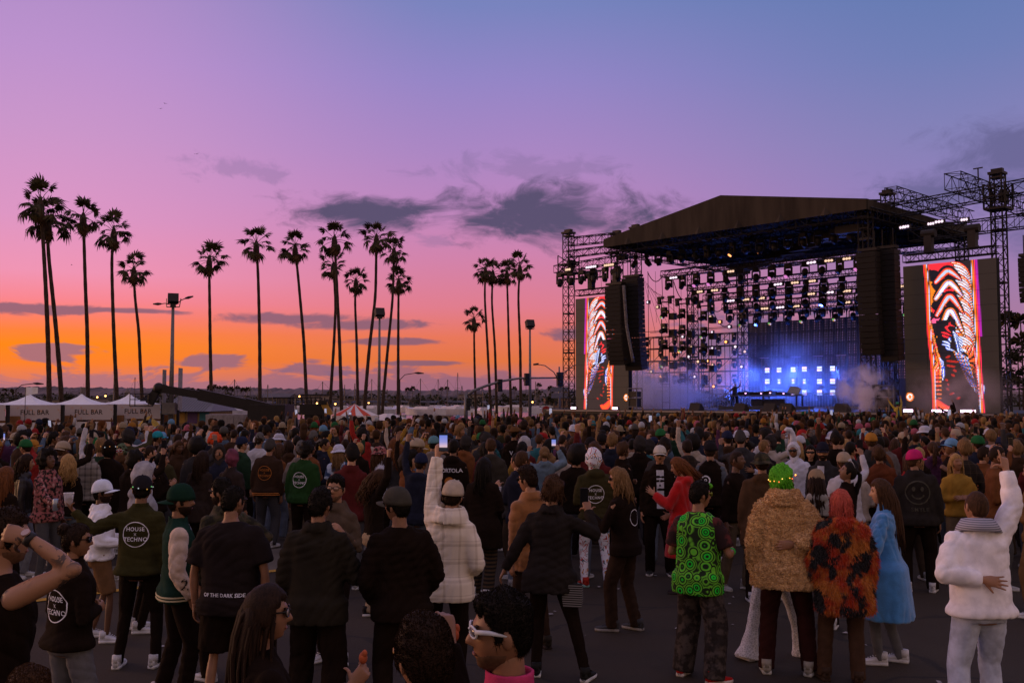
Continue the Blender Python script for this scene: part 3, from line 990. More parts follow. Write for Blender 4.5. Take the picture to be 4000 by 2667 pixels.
PEOPLE = []   # (x, y) of everyone placed by hand, for spacing
def mloc(o, M):
	o.matrix_local = M
	return o
def person(px, hy, H, yaw, label, female=False, build=1.0, lean=(0, 0), twist=0, head=(0, 0, 0), arms=('down', 'down'), feet=None, sway=0.0,
		   skin=1, hair=('short', 'dark'), hat=None, top=None, legs=None, shoes=((.5, .5, .52), (.55, .55, .55)), face=True, beard=None, glasses=None,
		   hi=True, loc=None, group=None, vox=None, headscale=1.0, z0=0.0, under=None):
	"""top: dict(mat, **top_raw args, wr=wrinkle amplitude, sleeves=mat) ; legs: dict(mat, style, length)"""
	H *= .982
	_q = random.Random(int((px or loc[0] * 31) * 3))
	if feet is None:
		_a = _q.uniform(-.07, .10); feet = ((-.11 - _q.uniform(0, .05), _a, _q.uniform(2, 22)), (.11 + _q.uniform(0, .05), -_a, -_q.uniform(2, 22)))
		sway = sway or _q.uniform(-.035, .035)
	if lean == (0, 0): lean = (_q.uniform(-3, 4), _q.uniform(-3.5, 3.5))
	if not twist: twist = _q.uniform(-8, 8)
	P = Pose(H, female, build, lean, twist, head, arms, feet, sway)
	k = P.k
	if loc is None:
		topz = (P.hc.z + .118 + (.02 if hat else .012)) * k
		q = at_height(px, hy, topz + z0)
		cz, sz = math.cos(R(yaw)), math.sin(R(yaw))
		hx, hy_ = P.hc.x * k, P.hc.y * k
		loc = (q.x - (hx * cz - hy_ * sz), q.y - (hx * sz + hy_ * cz), z0)
	root = thing('person', label, 'person', loc, R(yaw), group)
	root.scale = (k, k, k)
	PEOPLE.append((loc[0], loc[1]))
	near = math.hypot(loc[0], loc[1])
	v = vox or (0.011 if near < 7 else 0.0145 if near < 11.5 else 0.019 if near < 16 else 0.026)
	seed = (int(px * 7 + hy) if px is not None else int(abs(loc[0]) * 91 + loc[1] * 13)) % 99991
	parts = {'root': root, 'pose': P, 'seed': seed}
	body = link('body', P.body_raw().data('body'), root, mat=skin_mat(skin))
	parts['body'] = body
	HM = np.array(P.Hr)
	def post_body(o):
		bv, _ = mesh_arrays(o.data)
		mb = MB()
		mb.add(bv, [tuple(p.vertices) for p in o.data.polygons])
		hv = HEAD_HI if near < 17 else HEAD_LO
		mb.add(np.concatenate(hv.v) * headscale @ HM.T + np.array(P.hc), hv.f)
		for i in (0, 1):
			mb.add(*P.hand_verts(i))
		me = mb.data('body', True)
		me.materials.append(o.data.materials[0])
		o.data = me
	queue(body, max(v * 1.25, .014) if near < 12 else .028, 3, post_body)
	HMat = Matrix.Translation(P.hc) @ P.Hr.to_4x4() @ Matrix.Scale(headscale, 4)
	parts['head_matrix'] = HMat
	if face:
		for sg in (-1, 1):
			e = link('eye', unit_ball(), root)
			mloc(e, HMat @ Matrix.Translation((sg * .031, .074, .013)) @ Matrix.Diagonal((.0135, .009, .0075, 1)))
			for s_ in (e,):
				if not len(s_.data.materials): s_.data.materials.append(None)
				s_.material_slots[0].link = 'OBJECT'; s_.material_slots[0].material = mat('eye', (.035, .022, .018), .2, 0, 0, spec=.6)
			b = link('eyebrow', unit_ball(), root)
			mloc(b, HMat @ Matrix.Translation((sg * .031, .081, .032)) @ Matrix.Rotation(sg * R(-8), 4, 'Y') @ Matrix.Diagonal((.019, .006, .0042, 1)))
			b.material_slots[0].link = 'OBJECT'; b.material_slots[0].material = hair_mat('dark' if hair is None or hair[1] in ('black', 'dark', 'green', 'grey') else ('brown' if hair[1] in ('blonde', 'pinkred', 'sandy') else hair[1]))
		m_ = link('mouth', unit_ball(), root)
		mloc(m_, HMat @ Matrix.Translation((0, .0835, -.0595)) @ Matrix.Diagonal((.021, .007, .0055, 1)))
		m_.material_slots[0].link = 'OBJECT'; m_.material_slots[0].material = mat('lips', (.20, .065, .045), .5, 0, .1)
	if beard:
		key = ('beard', beard)
		if key not in _unit:
			rings = []
			for rr in head_dirs(40, 30):
				b = head_surface(rr)
				n = b / np.linalg.norm(b, axis=1)[:, None]
				c = sstep(-.030 if beard != 'stubble' else -.046, -.050 if beard != 'stubble' else -.064, b[:, 2] + .25 * np.maximum(0, np.abs(b[:, 0]) - .035) * -1) * (b[:, 1] > -.01)
				lip = np.exp(-(b[:, 0] / .024) ** 2 - ((b[:, 2] + .0595) / .007) ** 2)
				c = c * (1 - lip)
				if beard == 'moustache': c = np.exp(-(b[:, 0] / .028) ** 4 - ((b[:, 2] + .046) / .006) ** 4) * (b[:, 1] > 0)
				rings.append(b + n * ((.009 if beard != 'stubble' else .0025) * c - .008 * (1 - c))[:, None])
			mb = MB(); mb.loft(rings)
			_unit[key] = mb.data('beard', True)
		mloc(link('beard', _unit[key].copy(), root, mat=mat('stubble_%d' % skin, tuple(x * .42 for x in SKINS[skin]), .7, 0, .2, 60) if beard == 'stubble' else hair_mat('dark' if hair is None or hair[1] not in ('sandy', 'ginger', 'brown') else hair[1])), HMat)
	if hair:
		h = link('hair', hair_mesh(hair[0], near > 17).copy(), root, mat=hair_mat(hair[1]))
		mloc(h, HMat)
		parts['hair'] = h
		if near < 11.5 and hair[0] in ('short', 'crop', 'fade', 'quiff', 'messy', 'curly', 'bob', 'bun', 'lowbun'):
			fur(h, h, hair_mat(hair[1]), 11000 if near < 5 else 2200, .026 if hair[0] not in ('messy', 'curly', 'bob') else .036, seed, 'hair_strands', .6, .0011 if near < 5 else .0026, .02, .38)
	if hat:
		kind, col = hat[0], hat[1]
		rev = hat[2] if len(hat) > 2 else 0
		hm = HMat @ Matrix.Rotation(R(rev), 4, 'Z')
		main = None
		for nm, me in hat_meshes(kind):
			c2 = hat[3] if len(hat) > 3 and nm == 'brim' else col
			mt = c2 if hasattr(c2, 'node_tree') else cloth(c2)
			if main is None:
				main = link({'cap': 'cap', 'snapback': 'cap', 'bucket': 'bucket_hat', 'widebrim': 'brimmed_hat', 'beanie': 'beanie', 'fluffy': 'fluffy_hat', 'hood': 'hood', 'trapper': 'fur_hood', 'headscarf': 'headscarf'}[kind], me.copy(), root, mat=mt)
				mloc(main, hm @ Matrix.Scale(1.05, 4))
				parts['hat'] = main
			else:
				link(nm, me.copy(), main, mat=mt)
	if glasses:
		kind, fc, lc, *gy = glasses
		fr, ln = glasses_mesh(kind)
		up = gy[0] if gy else 0
		g = link('sunglasses' if kind != 'clear' else 'glasses', fr.copy(), root, mat=cloth(fc, rough=.35, bump=0))
		mloc(g, HMat @ (Matrix.Translation((0, -.028, .085)) @ Matrix.Rotation(R(35), 4, 'X') if up else Matrix.Identity(4)))
		link('lens', ln.copy(), g, mat=mat('lens_%d_%d_%d' % tuple(int(x * 99) for x in lc), lc, .12, 0, 0, spec=.7))
	if under:
		u = dict(under); um = u.pop('mat')
		o = link('shirt', P.top_raw(**dict(dict(hem=.9, ease=.008, sleeve=None, collar='crew', boxy=.3), **u)).data('shirt'), root, mat=um)
		queue(o, v, 3)
	if top:
		t = dict(top); tm = t.pop('mat'); wr = t.pop('wr', .010); nm = t.pop('name', 'jacket'); wf = t.pop('wf', 42.0); zb = t.pop('zb', 1.6)
		slv = t.pop('sleeves', None); post = t.pop('post', None); slv_r = t.pop('sleeve_r', None)
		kw = dict(t)
		if slv is not None:
			sk = dict(t); kw['sleeve'] = None
		o = link(nm, P.top_raw(**kw).data(nm), root, mat=tm)
		parts['top'] = o
		def post_top(ob, wr=wr, seed=seed):
			if wr: wrinkle(ob, wr, seed, wf, zb)
			if post: post(ob, parts)
		queue(o, v, 4, post_top)
		if slv is not None:
			for i in (0, 1):
				s_ = link('sleeve', P.top_raw(**dict(sk, sleeves_only=i)).data('sleeve'), o, mat=slv)
				parts['sleeve%d' % i] = s_
				queue(s_, v, 3, (lambda ob, wr=wr, sd=seed + i: wrinkle(ob, wr, sd, 46.0)))
	if legs:
		l = dict(legs); lm = l.pop('mat'); nm = l.pop('name', 'trousers'); lw = l.pop('wr', .007)
		o = link(nm, P.legs_raw(**l).data(nm), root, mat=lm)
		parts['legs'] = o
		queue(o, v * 1.05, 4, (lambda ob, sd=seed + 3, lw=lw: wrinkle(ob, lw, sd, 40.0, .7)))
	if shoes:
		for i in (0, 1):
			m4 = Matrix.Translation(Vector((P.an[i].x, P.an[i].y, P.an[i].z - .085))) @ Matrix.Rotation(P.fy[i], 4, 'Z')
			sh = link('shoe', SHOE.copy(), root, mat=cloth(shoes[0], rough=.6))
			mloc(sh, m4)
			link('sole', SOLE.copy(), sh, mat=cloth(shoes[1], rough=.6))
	return parts

# ---- prints on clothes
def flat_text(body, size=1.0, extrude=0.0, spacing=1.0, shear=0.0):
	cu = bpy.data.curves.new('t', 'FONT')
	cu.body, cu.align_x, cu.align_y, cu.size = body, 'CENTER', 'CENTER', size
	cu.space_character = spacing
	cu.shear = shear
	cu.offset = 0.012 * size
	cu.resolution_u = 2
	cu.extrude = extrude
	o = bpy.data.objects.new('t', cu); COL.objects.link(o)
	dg = bpy.context.evaluated_depsgraph_get()
	me = bpy.data.meshes.new_from_object(o.evaluated_get(dg))
	bpy.data.objects.remove(o); bpy.data.curves.remove(cu)
	v, _ = mesh_arrays(me)
	f = [tuple(p.vertices) for p in me.polygons]
	bpy.data.meshes.remove(me)
	return v, f
def ring_flat(r, w, n=48, a0=0, a1=2 * math.pi):
	a = np.linspace(a0, a1, n + 1)
	v = np.concatenate([np.stack([np.cos(a) * r, np.sin(a) * r, a * 0], 1), np.stack([np.cos(a) * (r - w), np.sin(a) * (r - w), a * 0], 1)])
	return v, [(i, i + 1, n + 2 + i, n + 1 + i) for i in range(n)]
def project(ob, v2, center, u, vdir, look, off=0.005):
	"""lay flat (x,y) shapes onto ob's surface: center + x*u + y*vdir, cast along look"""
	me = ob.data
	vv, _ = mesh_arrays(me)
	bvh = BVHTree.FromPolygons([tuple(p) for p in vv], [tuple(p.vertices) for p in me.polygons])
	u, vdir, look = Vector(u), Vector(vdir), Vector(look).normalized()
	out = []
	last = None
	for p in v2:
		o = Vector(center) + u * p[0] + vdir * p[1] - look * 0.6
		hit = bvh.ray_cast(o, look, 1.6)
		if hit[0] is not None:
			last = (hit[0] - look * off) - o
			out.append(hit[0] - look * off)
		else:
			out.append(o + (last if last is not None else look * 0.6))
	return out
def print_on(parts, ob, shapes, center, m, u=(1, 0, 0), v=(0, 0, 1), look=(0, 1, 0), name='print'):
	mb = MB()
	allv = []
	for vv, f in shapes:
		mb.add(project(ob, vv, center, u, v, look), f)
	return mb.build(name, m, ob)
def house_logo(size=1.0):
	sh = [ring_flat(.118 * size, .0075 * size)]
	for txt, y, s in (('HOUSE', .048, .052), ('X', .0, .036), ('TECHNO', -.046, .052)):
		v, f = flat_text(txt, s * size, spacing=1.12)
		v = v.copy(); v[:, 1] += y * size
		v[:, 0] *= 0.92
		sh.append((v, f))
	return sh
# ================================================================== SETTING
# ---- ground
def M_asphalt():
	def fn(N, oc):
		n1 = N.noise(oc, .35, 5, .6)
		n2 = N.noise(oc, 45, 3, .7)
		n3 = N.noise(oc, 2.2, 5, .65)
		c = N.mix(N.maprange(n1, .35, .65), (.034, .023, .0135, 1), (.050, .035, .021, 1))
		c = N.mix(N.math('MULTIPLY', N.maprange(n2, .3, .7), .5), c, (.021, .014, .009, 1))
		c = N.mix(N.math('MULTIPLY', N.maprange(n3, .56, .7), .35), c, (.022, .017, .013, 1))
		cr = N.voronoi(N.vmath('ADD', oc, N.vmath('MULTIPLY', N.noise(oc, .9, 4, out=1), (1.2, 1.2, 0))), .30, 'DISTANCE_TO_EDGE')
		return N.mix(N.math('MULTIPLY', N.maprange(cr, .004, .012, 1, 0), .7), c, (.014, .011, .009, 1))
	return pattern_mat('asphalt', fn, .85, .5, 60, .25)
def sheet(name, pts, z, m, label=None, kind='structure'):
	mb = MB(); mb.add([(x, y, z) for x, y in pts], [tuple(range(len(pts)))])
	o = mb.build(name, m)
	return tag(o, label, None, None, kind)
sheet('ground', [(-4000, -60), (4000, -60), (4000, 6000), (-4000, 6000)], 0, M_asphalt())
yA, yB = at_height(438, 2308, 0), at_height(1128, 2222, 0)
yd = (yB - yA).normalized(); yn = Vector((-yd.y, yd.x, 0))
A0, B0 = yA - yd * 9, yB + yd * 5
def M_concrete():
	def fn(N, oc):
		n = N.noise(oc, 1.6, 5, .6); g = N.noise(oc, 60, 2, .6)
		c = N.mix(N.maprange(n, .3, .7), (.135, .112, .088, 1), (.18, .15, .12, 1))
		return N.mix(N.math('MULTIPLY', g, .3), c, (.10, .085, .07, 1))
	return pattern_mat('concrete', fn, .9, .3, 50)
sheet('pavement', [tuple((A0 + yn * .03)[:2]), tuple((B0 + yn * .03)[:2]), tuple((B0 + yn * 1.9)[:2]), tuple((A0 + yn * 1.9)[:2])], .004, M_concrete())
def M_yellow():
	def fn(N, oc):
		n = N.noise(oc, 14, 5, .7)
		return N.mix(N.maprange(n, .52, .68), (.52, .28, .035, 1), (.10, .075, .04, 1))
	return pattern_mat('yellow_paint', fn, .8)
sheet('yellow_line', [tuple((A0 - yn * .10)[:2]), tuple((B0 - yn * .10)[:2]), tuple((B0 + yn * .06)[:2]), tuple((A0 + yn * .06)[:2])], .009, M_yellow())
q_ = np.random.RandomState(4); V_, F_ = [], []
for i in range(46):
	x, y = q_.uniform(-4.5, 4.5), q_.uniform(7.5, 14); a = q_.uniform(0, 6); s = q_.uniform(.012, .045)
	V_ += [(x + s * math.cos(a + k * 1.57) * q_.uniform(.5, 1), y + s * math.sin(a + k * 1.57), .012 + .012 * q_.rand()) for k in range(4)]; F_.append((4 * i, 4 * i + 1, 4 * i + 2, 4 * i + 3))
_m = MB(); _m.add(V_, F_); tag(_m.build('litter', mat('litter', (.34, .31, .30), .8, 0, .5, 3)), 'scraps of paper litter on the asphalt', 'litter', None, 'stuff')
# ---- harbour water
def M_water():
	m, N, out = new_mat('water')
	p = N.n('ShaderNodeBsdfPrincipled')
	p.inputs['Base Color'].default_value = (.05, .055, .07, 1); p.inputs['Roughness'].default_value = .18; p.inputs['Specular IOR Level'].default_value = .6
	t = N.n('ShaderNodeTexCoord')
	b = N.n('ShaderNodeBump'); b.inputs['Strength'].default_value = .25; b.inputs['Distance'].default_value = .3
	N.put(b.inputs['Height'], N.noise(N.vmath('MULTIPLY', t.outputs['Object'], (.25, 1.2, 1)), 1.2, 3))
	N.link(b.outputs[0], p.inputs['Normal']); N.link(p.outputs[0], out.inputs[0])
	return m
sheet('water', [(-170, 122), (70, 122), (120, 255), (-330, 255)], .02, M_water())
# ---- hills
def hill(name, Y, x0, x1, base, amp, seed, m, depth=300):
	n = 900
	xs = np.linspace(x0, x1, n)
	r = np.random.RandomState(seed)
	h = base + amp * (np.sin(xs * .0021 + seed) * .5 + np.sin(xs * .0057 + seed * 2) * .3 + np.sin(xs * .013 + 1) * .2)
	h = h + np.repeat(r.rand(n // 4) * 1.6, 4)[:n] + (r.rand(n) > .45) * r.rand(n) * amp * .7
	rows = [np.stack([xs, np.full(n, Y), np.zeros(n) - 1], 1), np.stack([xs, np.full(n, Y + depth * .25), h * .8], 1), np.stack([xs, np.full(n, Y + depth * .5), h], 1), np.stack([xs, np.full(n, Y + depth), np.zeros(n) - 1], 1)]
	mb = MB(); mb.loft(rows, cap=False, closed=False)
	return tag(mb.build(name, m), kind='structure')
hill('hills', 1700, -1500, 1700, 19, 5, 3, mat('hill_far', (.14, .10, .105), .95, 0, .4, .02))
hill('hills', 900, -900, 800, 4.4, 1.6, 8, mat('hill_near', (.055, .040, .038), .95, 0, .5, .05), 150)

# ---- far shore buildings, trees, masts
farwall = [mat('far_wall_%d' % i, c, .9, 0, .15, .3) for i, c in enumerate(((.16, .13, .125), (.24, .19, .17), (.10, .075, .07), (.20, .12, .09)))]
farroof = mat('far_roof', (.09, .075, .08), .8, 0, .2, .5)
winm = mat('far_window', (.03, .03, .04), .2, 0, .1, 1)
lamp_o = glow('far_lamp', (1, .45, .12), 6.0)
def far_building(px0, px1, pyt, Y, label, wi=0, rows=1, cols=6, gable=False):
	a, b = at_depth(px0, pyt, Y), at_depth(px1, pyt, Y)
	w, h = b.x - a.x, max(a.z, 2.2)
	t = thing('warehouse' if cols < 9 else 'long_building', label, 'building', ((a.x + b.x) / 2, Y, 0))
	mb = MB(); mb.box((0, 8, h / 2), (w, 16, h)); mb.build('wall', farwall[wi], t)
	mb = MB()
	if gable: mb.add([(-w / 2 - .4, -.6, h), (w / 2 + .4, -.6, h), (w / 2 + .4, 16.6, h), (-w / 2 - .4, 16.6, h), (-w / 2 - .4, 8, h + w * .04 + 1), (w / 2 + .4, 8, h + w * .04 + 1)], [(0, 1, 5, 4), (2, 3, 4, 5), (0, 4, 3), (1, 2, 5)])
	else: mb.box((0, 8, h + .15), (w + .6, 16.6, .3))
	mb.build('roof', farroof, t)
	wm = MB().box((0, 0, 0), (w / cols * .55, .12, min(1.6, h / (rows + 1)))).data('window')
	wm.materials.append(winm)
	for r_ in range(rows):
		for c_ in range(cols):
			link('window', wm, t, (-w / 2 + w * (c_ + .5) / cols, -.04, h * (r_ + .7) / (rows + .4)))
	return t
far_building(250, 372, 1556, 300, 'low pale shed behind the bar tents with a row of windows', 1, 1, 7)
far_building(148, 250, 1563, 280, 'white dockside office beside the two leftmost palms', 1, 1, 5)
far_building(1150, 1290, 1546, 330, 'pale flat-roofed warehouse across the water', 1, 1, 6)
far_building(1010, 1125, 1552, 340, 'dark hangar with rounded low roof across the water', 2, 1, 6, True)
far_building(1300, 1460, 1558, 320, 'grey-brown shed behind the striped tent', 0, 1, 7)
far_building(1790, 1890, 1541, 420, 'square pale terminal block beyond the masts', 1, 1, 5)
far_building(2130, 2230, 1556, 300, 'low sandy building behind the traffic signal', 3, 1, 6)
far_building(1500, 1660, 1562, 300, 'long low quay shed in the far middle', 2, 1, 10)
far_building(2460, 2640, 1556, 260, 'low dark shed glimpsed under the stage scaffold', 2, 1, 8)
def tank(px, pyt, pyb, Y, wpx, label):
	a = at_depth(px, pyt, Y); b = at_depth(px, pyb, Y); w = wpx * Y / FPX
	t = thing('water_tower', label, 'tower', (a.x, Y, 0))
	MB().tube([(0, 0, b.z), (0, 0, a.z)], w / 2, 14).build('tank', farwall[0], t, smooth=False)
	mb = MB()
	for sx in (-1, 1):
		for sy in (-1, 1): mb.bar((sx * w * .4, sy * w * .4, 0), (sx * w * .35, sy * w * .35, b.z + .1), w * .04)
	mb.build('stand', farwall[2], t)
	MB().bar((w * .2, 0, a.z), (w * .2, 0, a.z + w * .8), w * .025).build('antenna', farwall[2], t)
tank(324, 1512, 1540, 500, 17, 'pale round tank on a stand rising above the far hills')
def dome_tower(px, pyt, Y, label):
	a = at_depth(px, pyt, Y)
	t = thing('domed_tower', label, 'tower', (a.x, Y, 0))
	s = a.z
	MB().box((0, 0, s * .3), (s * .28, s * .28, s * .6)).build('shaft', farwall[0], t)
	MB().tube([(0, 0, s * .6), (0, 0, s * .7), (0, 0, s * .82), (0, 0, s)], [s * .17, s * .16, s * .08, .01 * s], 12).build('dome', farwall[0], t, smooth=True)
dome_tower(498, 1513, 700, 'tiny domed tower on the far skyline between palms')
dome_tower(2098, 1508, 520, 'slim control tower on the far skyline')
for i, (px, py) in enumerate(((380, 1551), (412, 1546), (1238, 1575), (1310, 1577), (1696, 1574), (1440, 1572), (2080, 1570), (1170, 1548))):
	a = at_depth(px, py, 300)
	t = thing('far_street_lamp', 'glowing orange street lamp on the far shore', 'street lamp', (a.x, 300, 0), 0, 'far street lamps')
	MB().bar((0, 0, 0), (0, 0, a.z - .3), .06).build('pole', farroof, t)
	MB().ball((0, 0, a.z), .28, 8, 6).build('lamp', lamp_o, t, smooth=True)
leafm = pattern_mat('foliage_dark', lambda N, oc: N.mix(N.maprange(N.noise(oc, 1.4, 3), .35, .65), (.020, .022, .010, 1), (.045, .040, .020, 1)), .8)
barkm = mat('bark', (.050, .030, .020), .95, 0, .35, 6, .6, 30)
def leaf_crown(r, n, seed, leaf=.35):
	q = np.random.RandomState(seed)
	mb = MB()
	clumps = q.normal(size=(9, 3)) * np.array([.45, .45, .28]) * r
	pts = clumps[q.randint(0, 9, n)] + q.normal(size=(n, 3)) * r * .24
	V, F = [], []
	for i, p in enumerate(pts):
		d, e = q.normal(size=3), q.normal(size=3)
		d /= np.linalg.norm(d); e -= d * (d @ e); e /= np.linalg.norm(e)
		s = leaf * q.uniform(.6, 1.3)
		V += [p - d * s, p + e * s * .5, p + d * s, p - e * s * .5]
		F.append((4 * i, 4 * i + 1, 4 * i + 2, 4 * i + 3))
	mb.add(V, F)
	return mb
CROWNS = [leaf_crown(1.0, 420, 40 + i, .16).data('crown') for i in range(3)]
for c in CROWNS: c.materials.append(leafm)
TRK = MB().tube([(0, 0, 0), (.02, 0, .5), (-.03, .02, 1)], [.09, .07, .05], 7).data('trunk', True); TRK.materials.append(barkm)
def tree(px, pyt, Y, rpx, label, i=0):
	a = at_depth(px, pyt, Y); r = rpx * Y / FPX
	t = thing('broadleaf_tree', label, 'tree', (a.x, Y, 0), i * 1.3)
	c = link('crown', CROWNS[i % 3], t, (0, 0, max(a.z - r * .75, r * .7))); c.scale = (r, r, r * .8)
	k = link('trunk', TRK, t); k.scale = (r * .7, r * .7, max(a.z - r * .75, r * .7))
for i, (px, py, r, lab) in enumerate(((262, 1532, 26, 'dark round tree rising behind the leftmost bar tent'), (455, 1538, 24, 'dark tree behind the third bar tent peak'), (1560, 1552, 22, 'small dark tree across the water near the lamp post'), (1650, 1550, 26, 'bushy dark tree left of the tall grey masts'),
									  (1700, 1552, 24, 'bushy dark tree right of the orange far lamp'), (1785, 1553, 22, 'dark tree beside the pale terminal block'), (2150, 1541, 30, 'broad dark tree left of the stage tower'), (1010, 1545, 18, 'small far tree beside the boom lift basket'),
									  (60, 1545, 22, 'dark far tree at the left picture edge'), (1975, 1549, 18, 'small far tree between two palm trunks'), (3975, 1330, 60, 'tall dark leafy tree behind the right truss tower'), (3945, 1420, 70, 'dense dark tree low behind the right truss tower'))):
	tree(px, py, 230 if px < 3000 else 75, r, lab, i)

q_ = np.random.RandomState(12); V_, F_ = [], []
for i in range(9000):
	x = q_.uniform(-260, 260); h = 2.2 + 2.4 * abs(math.sin(x * .05 + 1)) * abs(math.sin(x * .171)) + 1.5 * abs(math.sin(x * .53)) ** 2
	p_ = np.array([x, 345 + q_.uniform(-4, 4), q_.uniform(0, h) ]); d_ = q_.normal(size=3); e_ = np.cross(d_, q_.normal(size=3)); d_ *= .55 / np.linalg.norm(d_); e_ *= .45 / np.linalg.norm(e_)
	V_ += [p_ - d_, p_ + e_, p_ + d_, p_ - e_]; F_.append((4 * i, 4 * i + 1, 4 * i + 2, 4 * i + 3))
_m = MB(); _m.add(V_, F_); tag(_m.build('far_treeline', leafm), 'low dark line of trees along the far shore', 'trees', None, 'stuff')
# ---- fan palms
frondm = pattern_mat('palm_leaf', lambda N, oc: N.mix(N.maprange(N.noise(oc, 2.5, 3), .35, .65), (.024, .024, .008, 1), (.070, .050, .018, 1)), .75)
deadm = mat('palm_dead_leaf', (.085, .045, .018), .9, 0, .35, 3)
ptrunkm = mat('palm_trunk', (.048, .030, .020), .95, 0, .4, 5, .8, 14)
def frond_mesh(seed, droop, n=17, L=.80, pet=1.08):
	q = np.random.RandomState(seed)
	mb = MB()
	mb.tube([(0, 0, 0), (0, pet * .55, .05), (0, pet, .0)], [.028, .022, .016], 4)
	V, F = [], []
	for i in range(n):
		a = -1.75 + 3.5 * i / (n - 1)
		l = L * (1.0 - .22 * abs(a) / 1.75) * q.uniform(.82, 1.12)
		d = np.array([math.sin(a), math.cos(a), 0]); s = np.array([d[1], -d[0], 0])
		o = np.array([0, pet, 0.0])
		w = .050
		dr = droop * q.uniform(.7, 1.5)
		zc = .05 * (i % 2)
		p1 = o + d * l * .12; p2 = o + d * l * .62 + np.array([0, 0, zc - dr * .30]); p3 = o + d * l + np.array([0, 0, -dr * l]) + q.normal(size=3) * .04
		b = len(V)
		V += [p1 - s * w * .5, p1 + s * w * .5, p2 - s * w * 1.5, p2 + s * w * 1.5, p3]
		F += [(b, b + 1, b + 3, b + 2), (b + 2, b + 3, b + 4)]
	mb.add(V, F)
	return mb.data('frond')
FRONDS = [frond_mesh(1, .25), frond_mesh(2, .55), frond_mesh(3, .85), frond_mesh(4, 1.1, 13, .8, .8)]
for i, f in enumerate(FRONDS): f.materials.append(frondm if i < 3 else deadm)
HEART = MB().tube([(0, 0, -1.3), (0, 0, -.7), (0, 0, -.1), (0, 0, .3), (0, 0, .55)], [.17, .30, .27, .16, .03], 10).data('crown', True); HEART.materials.append(ptrunkm)
def palm(pts, size, Y, label, seed, nf=24, group='fan palms beyond the crowd'):
	"""pts: photo pixels of the trunk from its foot to the crown centre"""
	W_ = [at_depth(px, py, Y) for px, py in pts]
	base = Vector((W_[0].x, Y, 0))
	t = thing('fan_palm', label, 'palm tree', base, 0, group)
	loc = [Vector((0, 0, 0))] + [p - base for p in W_]
	out, rad = [], []
	n = 26
	L = [0]
	for i in range(1, len(loc)): L.append(L[-1] + max(1e-3, (loc[i] - loc[i - 1]).length))
	q = np.random.RandomState(seed)
	for i in range(n):
		s = L[-1] * i / (n - 1)
		x, z = np.interp(s, L, [p.x for p in loc]), np.interp(s, L, [p.z for p in loc])
		out.append(Vector((x, 0.25 * math.sin(s * .2 + seed), z)))
		rad.append((.205 - .075 * i / (n - 1)) * (1 + .10 * (i % 2)) * size / 1.0 * .95)
	for _ in range(3):
		out = [out[0]] + [(out[i - 1] + out[i] * 2 + out[i + 1]) / 4 for i in range(1, n - 1)] + [out[-1]]
	MB().tube(out, rad, 9).build('trunk', ptrunkm, t, smooth=True)
	c = link('crown', HEART, t, out[-1]); c.scale = (size * 1.1,) * 3
	wind = .25
	for i in range(nf):
		e = 80 - 150 * ((i + .5) / nf) ** .85 + q.normal() * 9
		az = i * 137.5 + q.normal() * 16
		f = link('frond', FRONDS[0 if e > 35 else 1 if e > -8 else 2 if e > -38 else 3], c)
		f.location = (0, 0, .25 - .55 * i / nf)
		f.rotation_euler = (Matrix.Rotation(R(az), 3, 'Z') @ Matrix.Rotation(R(e), 3, 'X') @ Matrix.Rotation(q.normal() * .35, 3, 'Y')).to_euler()
		k = q.uniform(.82, 1.12) * (1.0 if e > -35 else .8)
		f.scale = (k, k, k)
	return t
I = 1.7007
